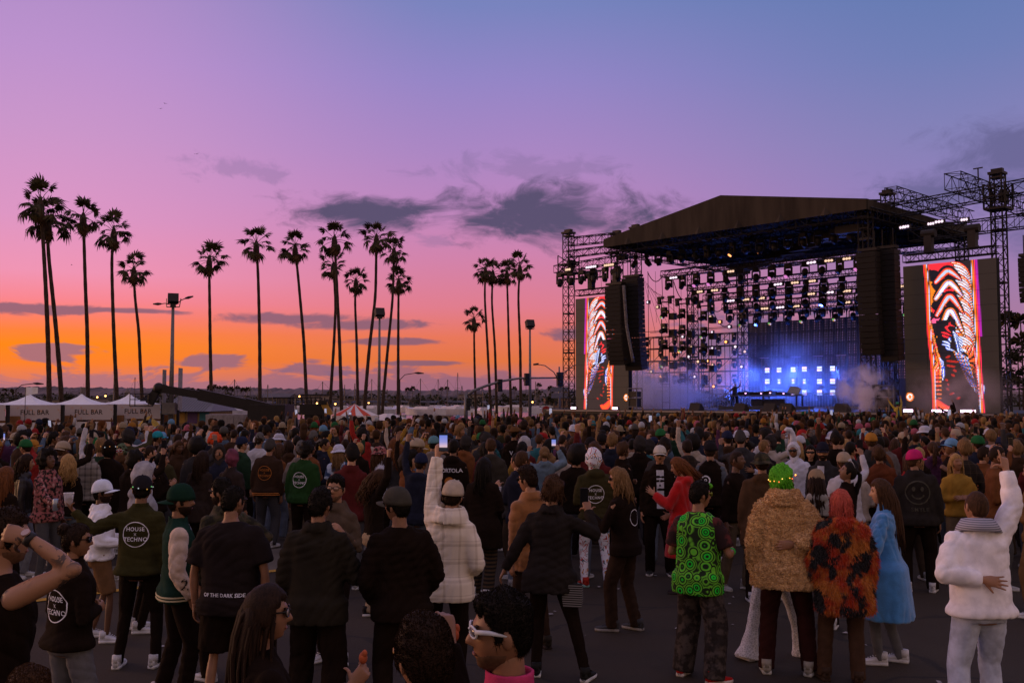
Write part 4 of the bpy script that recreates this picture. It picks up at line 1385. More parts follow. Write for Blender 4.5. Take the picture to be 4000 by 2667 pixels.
for i, (pts, sz, Y, lab) in enumerate((
	([(112, 925), (106, 760), (98, 540), (94, 470)], 1.0, 77, 'tallest fan palm of all, first of the touching pair at the far end'),
	([(139, 925), (126, 740), (112, 570), (113, 510)], 1.0, 79, 'leaning fan palm whose crown merges with the tallest palm'),
	([(200, 920), (202, 760), (196, 560), (193, 502)], .95, 84, 'straight fan palm second from the picture edge crowns'),
	([(270, 920), (263, 740), (257, 590), (261, 535)], .95, 88, 'fan palm behind the gap between second and third bar banners'),
	([(329, 920), (320, 760), (309, 680), (306, 622)], .92, 96, 'shortest of the five palms behind the bar tents'),
	([(488, 950), (482, 780), (479, 650), (479, 598)], .95, 96, 'lone fan palm just right of the tall double-headed lamp post'),
	([(597, 950), (595, 780), (592, 620), (589, 564)], 1.0, 100, 'fan palm over the low end of the black boom'),
	([(704, 950), (697, 780), (685, 630), (679, 572)], .95, 102, 'fan palm leaning towards the left with bare trunk above the scaffold'),
	([(784, 950), (780, 780), (774, 640), (769, 552)], 1.0, 102, 'tall palm with crown stacked above another palm crown'),
	([(758, 930), (768, 790), (772, 700), (766, 612)], .92, 106, 'curved-trunk palm with crown just under the stacked taller crown'),
	([(823, 940), (820, 790), (815, 690), (817, 648)], .9, 110, 'shorter palm right of the stacked crowns'),
	([(838, 930), (848, 800), (862, 680), (864, 548)], 1.0, 104, 'palm with trunk slanting up over the single floodlight mast'),
	([(878, 940), (890, 800), (902, 680), (905, 578)], .95, 112, 'palm half hidden behind the slanting palm crown'),
	([(914, 950), (914, 800), (915, 700), (916, 648)], .95, 114, 'upright palm at the end of the middle cluster'),
	([(1093, 950), (1090, 850), (1089, 780), (1089, 736)], .92, 132, 'shortest palm, standing apart left of the four-palm group'),
	([(1127, 945), (1120, 800), (1113, 680), (1115, 622)], .9, 120, 'first palm of the four-palm group near the stage'),
	([(1141, 945), (1137, 800), (1129, 690), (1132, 628)], .9, 122, 'second palm of the four-palm group near the stage'),
	([(1174, 945), (1169, 800), (1166, 690), (1164, 628)], .9, 122, 'third palm of the four-palm group near the stage'),
	([(1196, 945), (1195, 800), (1190, 680), (1194, 616)], .95, 118, 'fourth palm of the four-palm group, closest to the stage'))):
	palm([(x * I, y * I) for x, y in pts], sz, Y, lab, i)
FARP = {}
def far_palm(px, pyt, Y, rpx, i):
	a = at_depth(px, pyt, Y); r = rpx * Y / FPX
	t = thing('far_palm', 'tiny far palm on the distant shore', 'palm tree', (a.x, Y, 0), i, 'far palms on the distant shore')
	if not FARP:
		q = np.random.RandomState(5); V, F = [], []
		for k in range(46):
			d = q.normal(size=3); d[2] = d[2] * .8 + .1; d /= np.linalg.norm(d); s = np.cross(d, q.normal(size=3)); s /= np.linalg.norm(s)
			b = len(V); V += [d * .1, d * .7 + s * .22, d * (.95 + .2 * q.rand()) - np.array([0, 0, .15]), d * .7 - s * .22]; F.append((b, b + 1, b + 2, b + 3))
		mb = MB(); mb.add(V, F); FARP['c'] = mb.data('crown'); FARP['c'].materials.append(frondm)
		FARP['t'] = MB().tube([(0, 0, 0), (.1, 0, .5), (0, 0, 1)], [.09, .07, .06], 6).data('trunk'); FARP['t'].materials.append(ptrunkm)
	c = link('crown', FARP['c'], t, (0, 0, a.z - r)); c.scale = (r, r, r)
	k = link('trunk', FARP['t'], t); k.scale = (r * .9, r * .9, a.z - r)
for i, (px, py, r) in enumerate(((820, 1500, 14), (838, 1498, 13), (856, 1503, 12), (880, 1503, 15), (905, 1506, 14), (928, 1503, 12), (950, 1510, 13), (966, 1508, 14), (720, 1512, 10), (735, 1514, 10), (752, 1512, 11), (775, 1514, 10),
								(1592, 1510, 12), (1612, 1505, 13), (1725, 1508, 12), (1745, 1506, 12), (2010, 1506, 12), (2105, 1492, 13), (2150, 1503, 13), (2165, 1508, 11), (2190, 1500, 13), (2055, 1470, 14), (20, 1514, 9), (48, 1516, 8),
								(3935, 1206, 40), (3985, 1215, 42), (3990, 1285, 46))):
	far_palm(px, py, 260 if px < 3500 else 84, r, i)

# ---- sailboats and masts in the marina
hullm = mat('hull_white', (.55, .52, .55), .4, 0, .1, 1)
mastm = mat('mast_grey', (.10, .085, .085), .5, .3, .1, 1)
def sailboat(px, pyt, Y, label, i):
	a = at_depth(px, pyt, Y)
	t = thing('sailboat', label, 'sailboat', (a.x, Y, 0), R(20 + 40 * math.sin(i * 2.3)), 'sailboats in the marina')
	L = 9.0
	rg = []
	for y, w, z in ((-4.5, .9, .55), (-3, 1.3, .5), (0, 1.5, .5), (2.5, 1.0, .6), (4.5, .08, .8)):
		rg.append(np.array([(w, y, z + .45), (w * .8, y, .02), (0, y, -.3), (-w * .8, y, .02), (-w, y, z + .45)]))
	MB().loft(rg).build('hull', hullm, t)
	MB().loft([np.array([(-.8, y, .9), (.8, y, .9), (.6, y, 1.0 + h), (-.6, y, 1.0 + h)]) for y, h in ((-1.8, .35), (1.2, .35), (2.0, .02))]).build('cabin', hullm, t)
	mk = MB().bar((0, .8, .8), (0, .8, a.z), .07, 6); mk.bar((-.5, .8, a.z * .6), (.5, .8, a.z * .6), .03); mk.build('mast', mastm, t)
	MB().tube([(0, .7, 2.1), (0, -3.2, 2.0)], [.16, .12], 8).build('furled_boom', mat('sail_cover', (.05, .06, .10), .8, 0, .2), t)
	rg = MB(); rg.bar((0, .8, a.z), (0, 4.4, 1.1), .02, 3); rg.bar((0, .8, a.z), (0, -4.3, 1.0), .02, 3); rg.build('rigging', mastm, t)
MASTS = [(445, 1470, 'left of the bar lamp'), (537, 1473, 'behind the third bar peak'), (903, 1481, 'right of the lone palm'), (987, 1508, 'at the basket end of the black boom'), (1052, 1502, 'near the boom foot, slimmer'), (1187, 1520, 'left of the scaffold cage'), (1276, 1490, 'above the striped tent'), (1345, 1502, 'just left of the striped tent peak'), (1384, 1497, 'behind the tent peak'), (1465, 1480, 'beside the single floodlight mast'),
		 (1505, 1520, 'short, right of the floodlight mast'), (1573, 1532, 'short, among far trees'), (1655, 1478, 'first of the dark tall pair'), (1705, 1480, 'second of the dark tall pair'), (1762, 1482, 'slim, under the crane jib'), (1793, 1455, 'tallest of the marina masts'), (1800, 1506, 'short, behind the tallest mast'), (2005, 1490, 'right of the fourth signal palm'), (2092, 1490, 'close to the last floodlight mast'), (1890, 1530, 'short, left of the signal arm foot'), (1440, 1530, 'small, right of the tent roof')]
for i, (px, py, d) in enumerate(MASTS):
	sailboat(px, py, 135 + (i * 37) % 70, 'moored sailboat with bare mast, ' + d, i)

# ---- lamp posts
steel = mat('steel_grey', (.18, .165, .16), .5, .4, .12, 3)
darksteel = mat('steel_dark', (.030, .024, .022), .6, .2, .15, 3)
def light_pole(px, pyt, Y, label, arms=False, yaw=0, banner=False, fs=.85):
	a = at_depth(px, pyt, Y)
	t = thing('light_pole', label, 'lamp post', (a.x, Y, 0), 0, 'floodlight poles around the lot')
	H = a.z
	MB().tube([(0, 0, 0), (0, 0, H * .5), (0, 0, H - .9)], [.17, .13, .09], 12).build('pole', steel, t, smooth=True)
	M = Matrix.Rotation(R(yaw), 3, 'Z') @ Matrix.Rotation(R(-22), 3, 'X')
	fl = MB(); fl.box((0, 0, H - .42), (.95 * fs, .62 * fs, .8 * fs), M); fl.box((0, .0, H - .87), (.5 * fs, .4 * fs, .22), Matrix.Rotation(R(yaw), 3, 'Z')); fl.build('floodlight_box', darksteel, t)
	yk = MB()
	for sx in (-1, 1): yk.bar((sx * .4, 0, H - .95), (sx * .45, .1, H - .4), .03)
	yk.bar((-.4, 0, H - .95), (.4, 0, H - .95), .03); yk.build('bracket', steel, t)
	if arms:
		for sx in (-1, 1):
			MB().tube([(sx * .2, 0, H - .8), (sx * .5, 0, H - .62 + .1 * sx), (sx * .8, 0, H - .58 + .18 * sx)], .03, 6).build('arm', darksteel, t)
			o = MB(); o.tube([(sx * .74, 0, H - .58 + .17 * sx), (sx * .95, 0, H - .56 + .2 * sx), (sx * 1.25, 0, H - .52 + .24 * sx)], [.05, .09, .04], 8); o.build('lamp_head', darksteel, t, smooth=True)
	if banner:
		pz = at_depth(px, 1500, Y).z
		so = MB(); so.box((-1.0, -.3, pz - .55), (1.6, 1.1, .05), Matrix.Rotation(R(-38), 3, 'Y')); so.build('solar_panel', mat('solar', (.015, .016, .028), .2, .2, .1), t)
		bn = MB(); bn.box((-.45, 0, pz - .4), (.04, .6, 2.6)); bn.box((.55, 0, pz - .3), (.04, .7, 2.6)); bn.build('banner', mat('banner_grey', (.30, .27, .27), .8, 0, .2), t)
		bx = MB(); bx.box((-.05, -.2, pz - 1.5), (.8, .3, .7)); bx.build('control_box', steel, t)
	return t
light_pole(677, 1140, 62, 'tall lamp post with double lamp arms, floodlight box and solar panel', True, 20, True, .68)
light_pole(1483, 1202, 88, 'single floodlight mast between slanting palms', False, 24)
light_pole(2070, 1248, 98, 'single floodlight mast nearest the stage', False, 24)
def curb_lamp(px, pyt, Y, side, label):
	a = at_depth(px, pyt, Y); t = thing('street_lamp', label, 'street lamp', (a.x, Y, 0))
	H = a.z
	MB().tube([(0, 0, 0), (0, 0, H * .85)], [.1, .06], 8).build('pole', darksteel, t)
	MB().tube([(0, 0, H * .85), (side * .6, 0, H * .96), (side * 2.0, 0, H)], .045, 6).build('arm', darksteel, t)
	MB().tube([(side * 1.8, 0, H), (side * 2.2, 0, H - .02), (side * 2.9, 0, H - .06)], [.06, .14, .05], 8).build('lamp_head', darksteel, t)
curb_lamp(63, 1497, 105, 1, 'slim curved street lamp at the picture edge behind the bars')
curb_lamp(1562, 1456, 120, 1, 'slim curved street lamp right of the middle palm cluster')

# ---- traffic signal
Ys = 92
tp = thing('traffic_signal', 'traffic signal with long curved mast arm and black signal heads', 'traffic signal', (at_depth(1820, 1630, Ys).x, Ys, 0))
o0 = tp.location
def rel(px, py, Y=Ys): return at_depth(px, py, Y) - Vector(o0)
zt = rel(1820, 1536).z
MB().tube([(0, 0, 0), (0, 0, zt)], [.20, .17], 12).build('post', steel, tp, smooth=True)
arm = [Vector((0, 0, zt - .3)), rel(1850, 1525), rel(1900, 1506), rel(1960, 1488), rel(2030, 1477), rel(2180, 1475)]
MB().tube(arm, [.14, .13, .12, .11, .09, .07], 10).build('mast_arm', steel, tp, smooth=True)
sigm = mat('signal_black', (.012, .011, .011), .5, 0, .1)
def sighead(px, py, w=.42, h=1.15, nm='signal_head', par=None, rot=0.3):
	c = rel(px, py); mb = MB(); mb.box(c, (w, .4, h), Matrix.Rotation(rot, 3, 'Z'))
	o = mb.build(nm, sigm, par or tp)
	for k in range(3):
		MB().tube([c + Vector((0, -.2, .36 - .36 * k)), c + Vector((.0, -.45, .36 - .36 * k))], .15, 10).build('visor', sigm, o)
sighead(1952, 1505); sighead(2058, 1482); sighead(1828, 1578, .35)
tq = thing('double_lamp_post', 'post with twin curved lamp arms and a signal beside the screen', 'lamp post', (at_depth(2185, 1630, Ys).x, Ys, 0)); o0 = tq.location
zt = rel(2185, 1432).z
MB().tube([(0, 0, 0), (0, 0, zt)], [.13, .07], 10).build('post', steel, tq, smooth=True)
for sx in (-1, 1):
	MB().tube([(0, 0, zt - 1.4), (sx * .5, 0, zt - .5), (sx * 1.3, 0, zt + .1), (sx * 2.2, 0, zt + .25)], [.05, .05, .045, .04], 6).build('lamp_arm', steel, tq)
	MB().tube([(sx * 1.9, 0, zt + .25), (sx * 2.4, 0, zt + .2)], [.1, .08], 8).build('lamp_head', darksteel, tq)
sighead(2186, 1481, .5, 1.3, 'signal_head', tq)
for k, py in enumerate((1520, 1545)):
	MB().box(rel(2187, py) + Vector((.0, -.1, 0)), (1.6, .05, .42)).build('street_sign', steel, tq)

# ---- bar tents
tentw = mat('tent_white', (.80, .78, .80), .7, 0, .08, 3, .15, 8)
bannerm = pattern_mat('bar_banner', lambda N, oc: N.mix(N.math('MULTIPLY', N.maprange(N.noise(oc, 3.2, 4, .7), .56, .68), .75), (.46, .40, .40, 1), (.50, .24, .12, 1)), .8)
postm = mat('tent_post_black', (.014, .011, .010), .7, 0, .1)
counterm = mat('bar_back', (.22, .10, .035), .8, 0, .25, 2)
whitesign = mat('sign_white', (.60, .58, .62), .7, 0, .06)
txtm = mat('banner_text', (.028, .014, .010), .8, 0, 0)
BARS = [(-170, 27, 1581, 1642, -300, 'first'), (38, 242, 1581, 1641, 100, 'leftmost whole'), (252, 447, 1580, 1639, 308, 'middle'), (452, 632, 1578, 1635, 497, 'rightmost')]
for i, (x0, x1, y0, y1, pkx, nm) in enumerate(BARS):
	Y = 56.5 + 1.8 * i
	a, b = at_depth(x0, y0, Y), at_depth(x1, y1, Y)
	cx, w = (a.x + b.x) / 2, b.x - a.x
	lab = {'first': 'white bar tent cut off at the picture edge', 'leftmost whole': 'first whole bar tent with FULL BAR banner', 'middle': 'second whole bar tent, FULL BAR banner between two palms', 'rightmost': 'third bar tent with FULL BAR banner beside the tall lamp post'}[nm]
	t = thing('bar_tent', lab, 'tent', (cx, Y, 0), 0, 'bar tents with banners')
	hz = a.z
	rg = []
	for r_, z in ((1.0, 0), (.56, .13), (.30, .29), (.12, .47), (.02, .64)):
		h = w / 2 * r_ * 1.02
		rg.append(np.array([(-h, -h, hz + z), (h, -h, hz + z), (h, h, hz + z), (-h, h, hz + z)]) + np.array([-1.15, w / 2, 0]))
	MB().loft(rg).build('roof', tentw, t)
	for sx in (-1, 1):
		for sy in (0, 1):
			MB().box((sx * w * .505, sy * w + .05, hz / 2), (.16, .16, hz)).build('post', postm, t)
	bn = MB(); bn.box((0, -.12, (a.z + b.z) / 2), (w * .97, .03, a.z - b.z)); bo = bn.build('banner', bannerm, t)
	if nm != 'first':
		v, f = flat_text('FULL BAR', .40, .0, 1.05)
		v = np.stack([v[:, 0] * .95, np.full(len(v), -.142), v[:, 1] + (a.z + b.z) / 2], 1)
		mb = MB(); mb.add(v, f); mb.build('lettering', txtm, bo)
	MB().box((0, 1.6, 1.05 / 2 + .2), (w * .96, .1, 1.5)).build('back_board', counterm, t)
	MB().box((0, .2, .55), (w * .94, .5, 1.1)).build('counter', whitesign, t)
	MB().box((-w * .34, -.05, 1.0), (w * .2, .03, .9)).build('menu_board', whitesign, t)
t = thing('parasol', 'small yellow-green parasol in front of the third bar', 'parasol', at_depth(582, 1650, 52) * 1)
t.location.z = 0
pz = at_depth(582, 1624, 52).z
MB().tube([(0, 0, pz - .55), (0, 0, pz - .3), (0, 0, pz)], [.62, .42, .02], 10).build('canopy', mat('parasol_yellow', (.34, .22, .03), .8, 0, .2), t)
MB().bar((0, 0, 0), (0, 0, pz + .12), .02).build('pole', darksteel, t)
for k, (px, py, Y) in enumerate(((100, 1512, 58), (645, 1575, 64))):
	a = at_depth(px, py, Y); t = thing('flag', ('white pennant flag above the first whole bar tent', 'small white flag right of the third bar banner')[k], 'flag', (a.x, Y, 0))
	MB().bar((0, 0, 0), (0, 0, a.z), .02).build('pole', darksteel, t)
	mb = MB(); n = 8; mb.loft([np.array([(x * .1, .04 * math.sin(x * 1.1), a.z), (x * .1, .04 * math.sin(x * 1.1 + .3), a.z - .5 + .02 * x)]) for x in range(n)], cap=False, closed=False)
	mb.build('cloth', tentw, t)

# ---- pavilion with metal roof
Yp = 92
a, b = at_depth(610, 1548, Yp), at_depth(830, 1602, Yp)
t = thing('dockside_kiosk', 'low kiosk building with grey standing-seam roof behind the lamp post', 'building', ((a.x + b.x) / 2, Yp, 0))
w = b.x - a.x
wz = b.z
MB().box((0, 4, wz / 2), (w * .9, 7, wz)).build('wall', mat('kiosk_wall', (.26, .17, .09), .8, 0, .15), t)
mb = MB(); mb.add([(-w / 2, -.5, wz - .1), (w / 2, -.5, wz - .1), (w / 2, 8.5, wz - .1), (-w / 2, 8.5, wz - .1), (-w * .36, 4, a.z), (w * .36, 4, a.z)], [(0, 1, 5, 4), (2, 3, 4, 5), (0, 4, 3), (1, 2, 5), (0, 3, 2, 1)])
ro = mb.build('roof', mat('metal_roof', (.16, .15, .16), .5, .3, .1), t)
sm_ = MB().box((0, 0, 0), (.06, 5.3, .05)).data('seam'); sm_.materials.append(_mats['metal_roof'])
ang = math.atan2(a.z - wz + .1, 4.5)
for k in range(15):
	o = link('seam', sm_, ro, (-w * .36 + w * .72 * k / 14, 1.75, (a.z + wz - .1) / 2 + .03)); o.rotation_euler = (ang, 0, 0); o.scale = (1, .95, 1)
for k, (xx, c) in enumerate(((-.32, (.02, .12, .16)), (-.1, (.40, .22, .05)), (.12, (.10, .05, .14)), (.33, (.03, .14, .18)))):
	MB().box((w * xx, .46, wz * .52), (w * .17, .06, wz * .7)).build('wall_panel', mat('kiosk_panel_%d' % k, c, .6, 0, .1), t)
MB().box((-w * .43, .3, wz * 1.08), (1.1, .08, .75)).build('blue_sign', glow('kiosk_sign', (.12, .35, .8), .7), t)

# ---- articulated boom lift
Yb = 60
def rb(px, py): return at_depth(px, py, Yb)
t = thing('boom_lift', 'black articulated boom reaching down behind the crowd', 'boom lift', (rb(1040, 1610).x, Yb, 0))
o0 = Vector(t.location)
boomm = mat('boom_black', (.016, .012, .011), .6, .1, .2)
def beam(p, q, w, name, m=boomm, par=None):
	d = (q - p); M = d.to_track_quat('Y', 'Z').to_matrix()
	mb = MB(); mb.box((p + q) / 2 - o0, (w * .8, d.length, w), M)
	return mb.build(name, m, par or t)
k1 = rb(620, 1516)
beam(rb(585, 1577), k1 + Vector((0, 0, .1)), .42, 'jib')
beam(k1, rb(800, 1545), .46, 'fly_boom')
beam(rb(780, 1541) , rb(1010, 1590), .66, 'main_boom')
beam(rb(960, 1578), rb(1055, 1600), .72, 'boom_base')
MB().ball(k1 - o0, .34, 10, 8).build('knuckle', boomm, t, smooth=True)
hs = MB()
for k in range(3): hs.tube([rb(615, 1512) - o0, rb(640, 1502 + 4 * k) - o0, rb(680, 1518) - o0], .035, 5)
hs.build('hose', boomm, t)
MB().box(rb(1060, 1625) - o0 - Vector((0, 0, .3)), (2.2, 2.6, 2.0)).build('chassis', boomm, t)
cg = MB(); c0 = rb(553, 1560) - o0
for sx in (-.55, .55):
	for sy in (-.4, .4): cg.bar(c0 + Vector((sx, sy, -.4)), c0 + Vector((sx, sy, .35)), .03)
for z in (-.4, 0, .35):
	for s_ in (-1, 1):
		cg.bar(c0 + Vector((-.55, .4 * s_, z)), c0 + Vector((.55, .4 * s_, z)), .025); cg.bar(c0 + Vector((.55 * s_, -.4, z)), c0 + Vector((.55 * s_, .4, z)), .025)
cg.build('basket', boomm, t)
Yb = 85
t = thing('scissor_lift', 'lift cage with tall railings on a dark scaffold platform', 'lift', (rb(1230, 1600).x, Yb, 0)); o0 = Vector(t.location)
cg = MB(); c0 = rb(1234, 1595) - o0; c1 = rb(1234, 1541) - o0
for k in range(7):
	x = -1.1 + 2.2 * k / 6
	cg.bar((x * .95, 0, c0.z), (x * 1.15, 0, c1.z), .035)
cg.bar((-1.25, 0, c1.z), (1.25, 0, c1.z), .05); cg.bar((-1.1, 0, (c0.z + c1.z) / 2), (1.1, 0, (c0.z + c1.z) / 2), .04); cg.build('cage', boomm, t)
MB().box((0, .6, c0.z - .1), (2.6, 1.4, .9)).build('platform', boomm, t)
MB().box((0, .6, (c0.z - .5) / 2), (1.8, 1.2, max(.3, c0.z - .5))).build('chassis', boomm, t)
t = thing('telehandler_boom', 'yellow telescopic boom standing up left of the striped tent', 'boom', (rb(1285, 1620).x, Yb, 0)); o0 = Vector(t.location)
beam(rb(1265, 1572), rb(1292, 1625), .55, 'boom', mat('jlg_yellow', (.36, .20, .035), .6, 0, .2))
MB().box(rb(1262, 1572) - o0, (.7, .6, .35)).build('boom_head', boomm, t)
MB().box(rb(1292, 1632) - o0 - Vector((0, 0, .35)), (1.2, 1.4, 1.2)).build('chassis', boomm, t)
t = thing('scaffold_platform', 'low dark scaffold platform with railings behind the crowd', 'scaffold', (rb(1160, 1600).x, Yb, 0)); o0 = Vector(t.location)
mb = MB()
for k in range(6):
	x = (rb(1065 + 38 * k, 1600) - o0).x; mb.bar((x, 0, 0), (x, 0, 2.6), .05); mb.bar((x, 1.5, 0), (x, 1.5, 2.6), .05)
xa, xb = (rb(1065, 1600) - o0).x, (rb(1255, 1600) - o0).x
for z in (1.3, 2.0, 2.6): mb.bar((xa, 0, z), (xb, 0, z), .05)
mb.build('pipes', boomm, t)
MB().box(((xa + xb) / 2, .75, 1.25), (xb - xa, 1.6, .12)).build('deck', boomm, t)

# ---- striped tent
Yt = 68
a0, a1, pk = at_depth(1292, 1622, Yt), at_depth(1478, 1622, Yt), at_depth(1398, 1577, Yt)
w = a1.x - a0.x
t = thing('striped_tent', 'red and white striped peaked tent behind the crowd', 'tent', ((a0.x + a1.x) / 2, Yt, 0), R(12))
redm, whm = mat('tent_red', (.55, .065, .022), .7, 0, .1, 2), mat('tent_white2', (.62, .55, .54), .7, 0, .1, 2)
hz, h = a0.z, w / 2 * .95
apex = np.array([0, 0, pk.z])
mid = .38
ns = 6
for side in range(4):
	ang = side * math.pi / 2
	Rz = np.array([[math.cos(ang), -math.sin(ang), 0], [math.sin(ang), math.cos(ang), 0], [0, 0, 1]])
	for k in range(ns):
		u0, u1 = -1 + 2 * k / ns, -1 + 2 * (k + 1) / ns
		e0, e1 = np.array([h * u0, -h, hz]), np.array([h * u1, -h, hz])
		m0, m1 = np.array([h * u0 * mid, -h * mid, hz + (pk.z - hz) * .58]), np.array([h * u1 * mid, -h * mid, hz + (pk.z - hz) * .58])
		mb = MB(); mb.add([Rz @ p for p in (e0, e1, m1, m0, apex)], [(0, 1, 2, 3), (3, 2, 4)])
		o = mb.build('stripe_panel', (redm, whm)[(k + side) % 2], t)
		o.modifiers.new('s', 'SOLIDIFY').thickness = .02
		mb = MB(); mb.add([Rz @ p for p in (e0, e1, e1 + np.array([0, 0, -.35]), e0 + np.array([0, 0, -.35]))], [(0, 3, 2, 1)])
		mb.build('valance', whm, t).modifiers.new('s', 'SOLIDIFY').thickness = .02
for sx in (-1, 1):
	for sy in (-1, 1): MB().bar((sx * h * .98, sy * h * .98, 0), (sx * h * .98, sy * h * .98, hz), .05).build('pole', steel, t)
t = thing('white_canopy', 'small white canopy right of the striped tent', 'tent', (at_depth(1515, 1630, 72).x, 72, 0))
zc = at_depth(1515, 1615, 72).z
MB().tube([(0, 0, zc - .45), (0, 0, zc)], [1.7, .3], 4).build('roof', whm, t)
for sx in (-1, 1): MB().bar((sx * 1.1, -1.1, 0), (sx * 1.1, -1.1, zc - .4), .05).build('pole', steel, t)
for k, (px, py, Y, w_, c, lab) in enumerate(((885, 1618, 62, 2.6, (.34, .30, .30), 'white box container left of the lone palm'), (1540, 1620, 76, 1.6, (.40, .36, .36), 'white equipment box right of the striped tent'), (1690, 1622, 80, 3.2, (.20, .15, .11), 'brown skip between masts and striped tent'))):
	a = at_depth(px, py, Y); t = thing('container', lab, 'container', (a.x, Y, 0))
	m_ = mat('container_%d' % k, c, .7, 0, .15); MB().box((0, .6, a.z / 2), (w_, 1.2, a.z)).build('shell', m_, t)
	for q in range(4): MB().box((-w_ / 2 + w_ * (q + .5) / 4, -.03, a.z / 2), (w_ * .08, .06, a.z * .9)).build('rib', m_, t)
a = at_depth(2134, 1602, 80); t = thing('road_sign', 'red no-entry sign on a short post left of the screen', 'road sign', (a.x, 80, 0))
MB().bar((0, .03, 0), (0, .03, a.z + .3), .04).build('post', steel, t)
MB().box((0, 0, a.z), (.78, .03, .78)).build('plate', whitesign, t)
MB().tube([(0, -.02, a.z), (0, -.03, a.z)], .34, 20).build('red_disc', mat('sign_red', (.35, .02, .02), .6, 0, .05), t)
MB().box((0, -.04, a.z), (.44, .02, .11)).build('white_bar', whitesign, t)
for k, (px, c) in enumerate(((2128, (.4, .4, .42)), (1735, (.3, .3, .32)), (1620, (.12, .12, .13)), (1545, (.34, .30, .30)), (1180, (.4, .38, .4)), (1350, (.1, .1, .12)))):
	a = at_depth(px, 1590, 265); t = thing('far_car', ('pale car parked just left of the stage tower', 'grey car on the far road under the masts', 'dark car on the far road right of the street lamp', 'silver car on the far road near the white canopy', 'white car on the far road behind the scaffold cage', 'dark car on the far road behind the striped tent')[k], 'car', (a.x, 265, 0))
	MB().loft([np.array([(x, y * .85, .35), (x, y * .85, .35 + hgt), (x, -y * .85, .35 + hgt), (x, -y * .85, .35)]) for x, y, hgt in ((-2.2, .95, .45), (-1.4, 1, .55), (0, 1, .58), (1.2, 1, .5), (2.2, .9, .35))]).build('body', mat('car_%d' % k, c, .3, .3, .02), t)
	MB().loft([np.array([(x, .75, .9), (x * .8, .65, .9 + hh), (x * .8, -.65, .9 + hh), (x, -.75, .9)]) for x, hh in ((-1.6, .05), (-.9, .5), (.3, .5), (1.1, .05))]).build('cabin', winm, t)
	for sx in (-1.35, 1.35):
		for sy in (-.8, .8): MB().tube([(sx, sy - .1, .33), (sx, sy + .1, .33)], .33, 10).build('wheel', sigm, t)
for k, (px, py) in enumerate(((627, 425), (645, 405), (280, 1035), (768, 602))):
	a = at_depth(px, py, 120); t = thing('bird', 'tiny dark gull high in the pink sky', 'bird', a, k, 'gulls in the sky')
	MB().loft([np.array([(-.12, y, 0), (0, y, .03), (.12, y, 0), (0, y, -.03)]) * np.array([s_, 1, s_]) for y, s_ in ((-.25, .2), (-.1, 1), (.1, 1), (.28, .3))]).build('body', darksteel, t)
	t.scale = (.5, .5, .5)
	for sx in (-1, 1):
		mb = MB(); mb.add([(0, .08, 0), (sx * .35, .12, .12), (sx * .75, -.02, .02), (sx * .35, -.05, .11), (0, -.08, 0)], [(0, 1, 3, 4), (1, 2, 3)]); mb.build('wing', darksteel, t)
# ================================================================== clothes patterns
def _plaid(base, line, sc=11.0, wline=0.10):
	def fn(N, oc):
		x, y, z = N.sep(oc)
		fr = lambda v, s: N.math('FRACT', N.math('MULTIPLY', v, s))
		h = N.maprange(N.math('ABSOLUTE', N.math('SUBTRACT', fr(z, sc * .62), .5)), wline, wline + .05, 1, 0)
		w = N.maprange(N.math('ABSOLUTE', N.math('SUBTRACT', fr(N.math('ADD', x, N.math('MULTIPLY', y, .6)), sc * .62), .5)), wline, wline + .05, 1, 0)
		h2 = N.maprange(N.math('ABSOLUTE', N.math('SUBTRACT', fr(z, sc * .62), .72)), .015, .03, 1, 0)
		f = N.math('MULTIPLY', N.math('ADD', N.math('ADD', h, w), h2), .42, clamp=True)
		return N.mix(f, base, line)
	return fn
def M_plaid_white(): return pattern_mat('plaid_white', _plaid((.76, .68, .58, 1), (.42, .35, .28, 1), 11, .05), .95, .12, 120, sheen=.1)
def M_plaid_grey(): return pattern_mat('plaid_grey', _plaid((.26, .23, .20, 1), (.05, .045, .04, 1), 16, .11), .95, .3)
def M_plaid_dark(): return pattern_mat('plaid_dark', _plaid((.022, .016, .013, 1), (.07, .05, .035, 1), 13, .04), .95, .3)
def M_squiggle():
	def fn(N, oc):
		w = N.noise(oc, 9.0, 1, 0.4)
		band = N.math('ABSOLUTE', N.math('SUBTRACT', N.math('FRACT', N.math('MULTIPLY', w, 9.0)), .5))
		line = N.maprange(band, .16, .21, 1, 0)
		cut = N.maprange(N.noise(N.vmath('ADD', oc, (5, 2, 1)), 17.0, 1, .4), .44, .48)
		hue = N.noise(N.vmath('ADD', oc, (1, 9, 3)), 13.0, 0, .4)
		col = N.ramp(hue, [(0, (.40, .03, .03, 1)), (.47, (.42, .05, .03, 1)), (.5, (.02, .16, .18, 1)), (.56, (.03, .05, .12, 1)), (.62, (.5, .2, .03, 1))], 'CONSTANT')
		return N.mix(N.math('MULTIPLY', line, cut), (.70, .72, .82, 1), col)
	return pattern_mat('squiggle', fn, .9, .2)
def M_circles():
	def fn(N, oc):
		v = N.vmath('ADD', oc, N.vmath('MULTIPLY', N.noise(oc, 4, 1, out=1), (.02, .02, .02)))
		d = N.voronoi(v, 10.0, 'F1', .55)
		rings = N.math('SINE', N.math('MULTIPLY', d, 31.0))
		f = N.maprange(rings, -.55, .1)
		core = N.maprange(d, .06, .10, 1, 0)
		f = N.math('MAXIMUM', f, core)
		far = N.maprange(d, .62, .72)
		f = N.math('MULTIPLY', f, N.math('SUBTRACT', 1.0, far))
		yel = N.maprange(d, .36, .46)
		return N.mix(f, (.012, .024, .008, 1), N.mix(yel, (.015, .66, .035, 1), (.14, .52, .03, 1)))
	return pattern_mat('circles', fn, .75, .2)
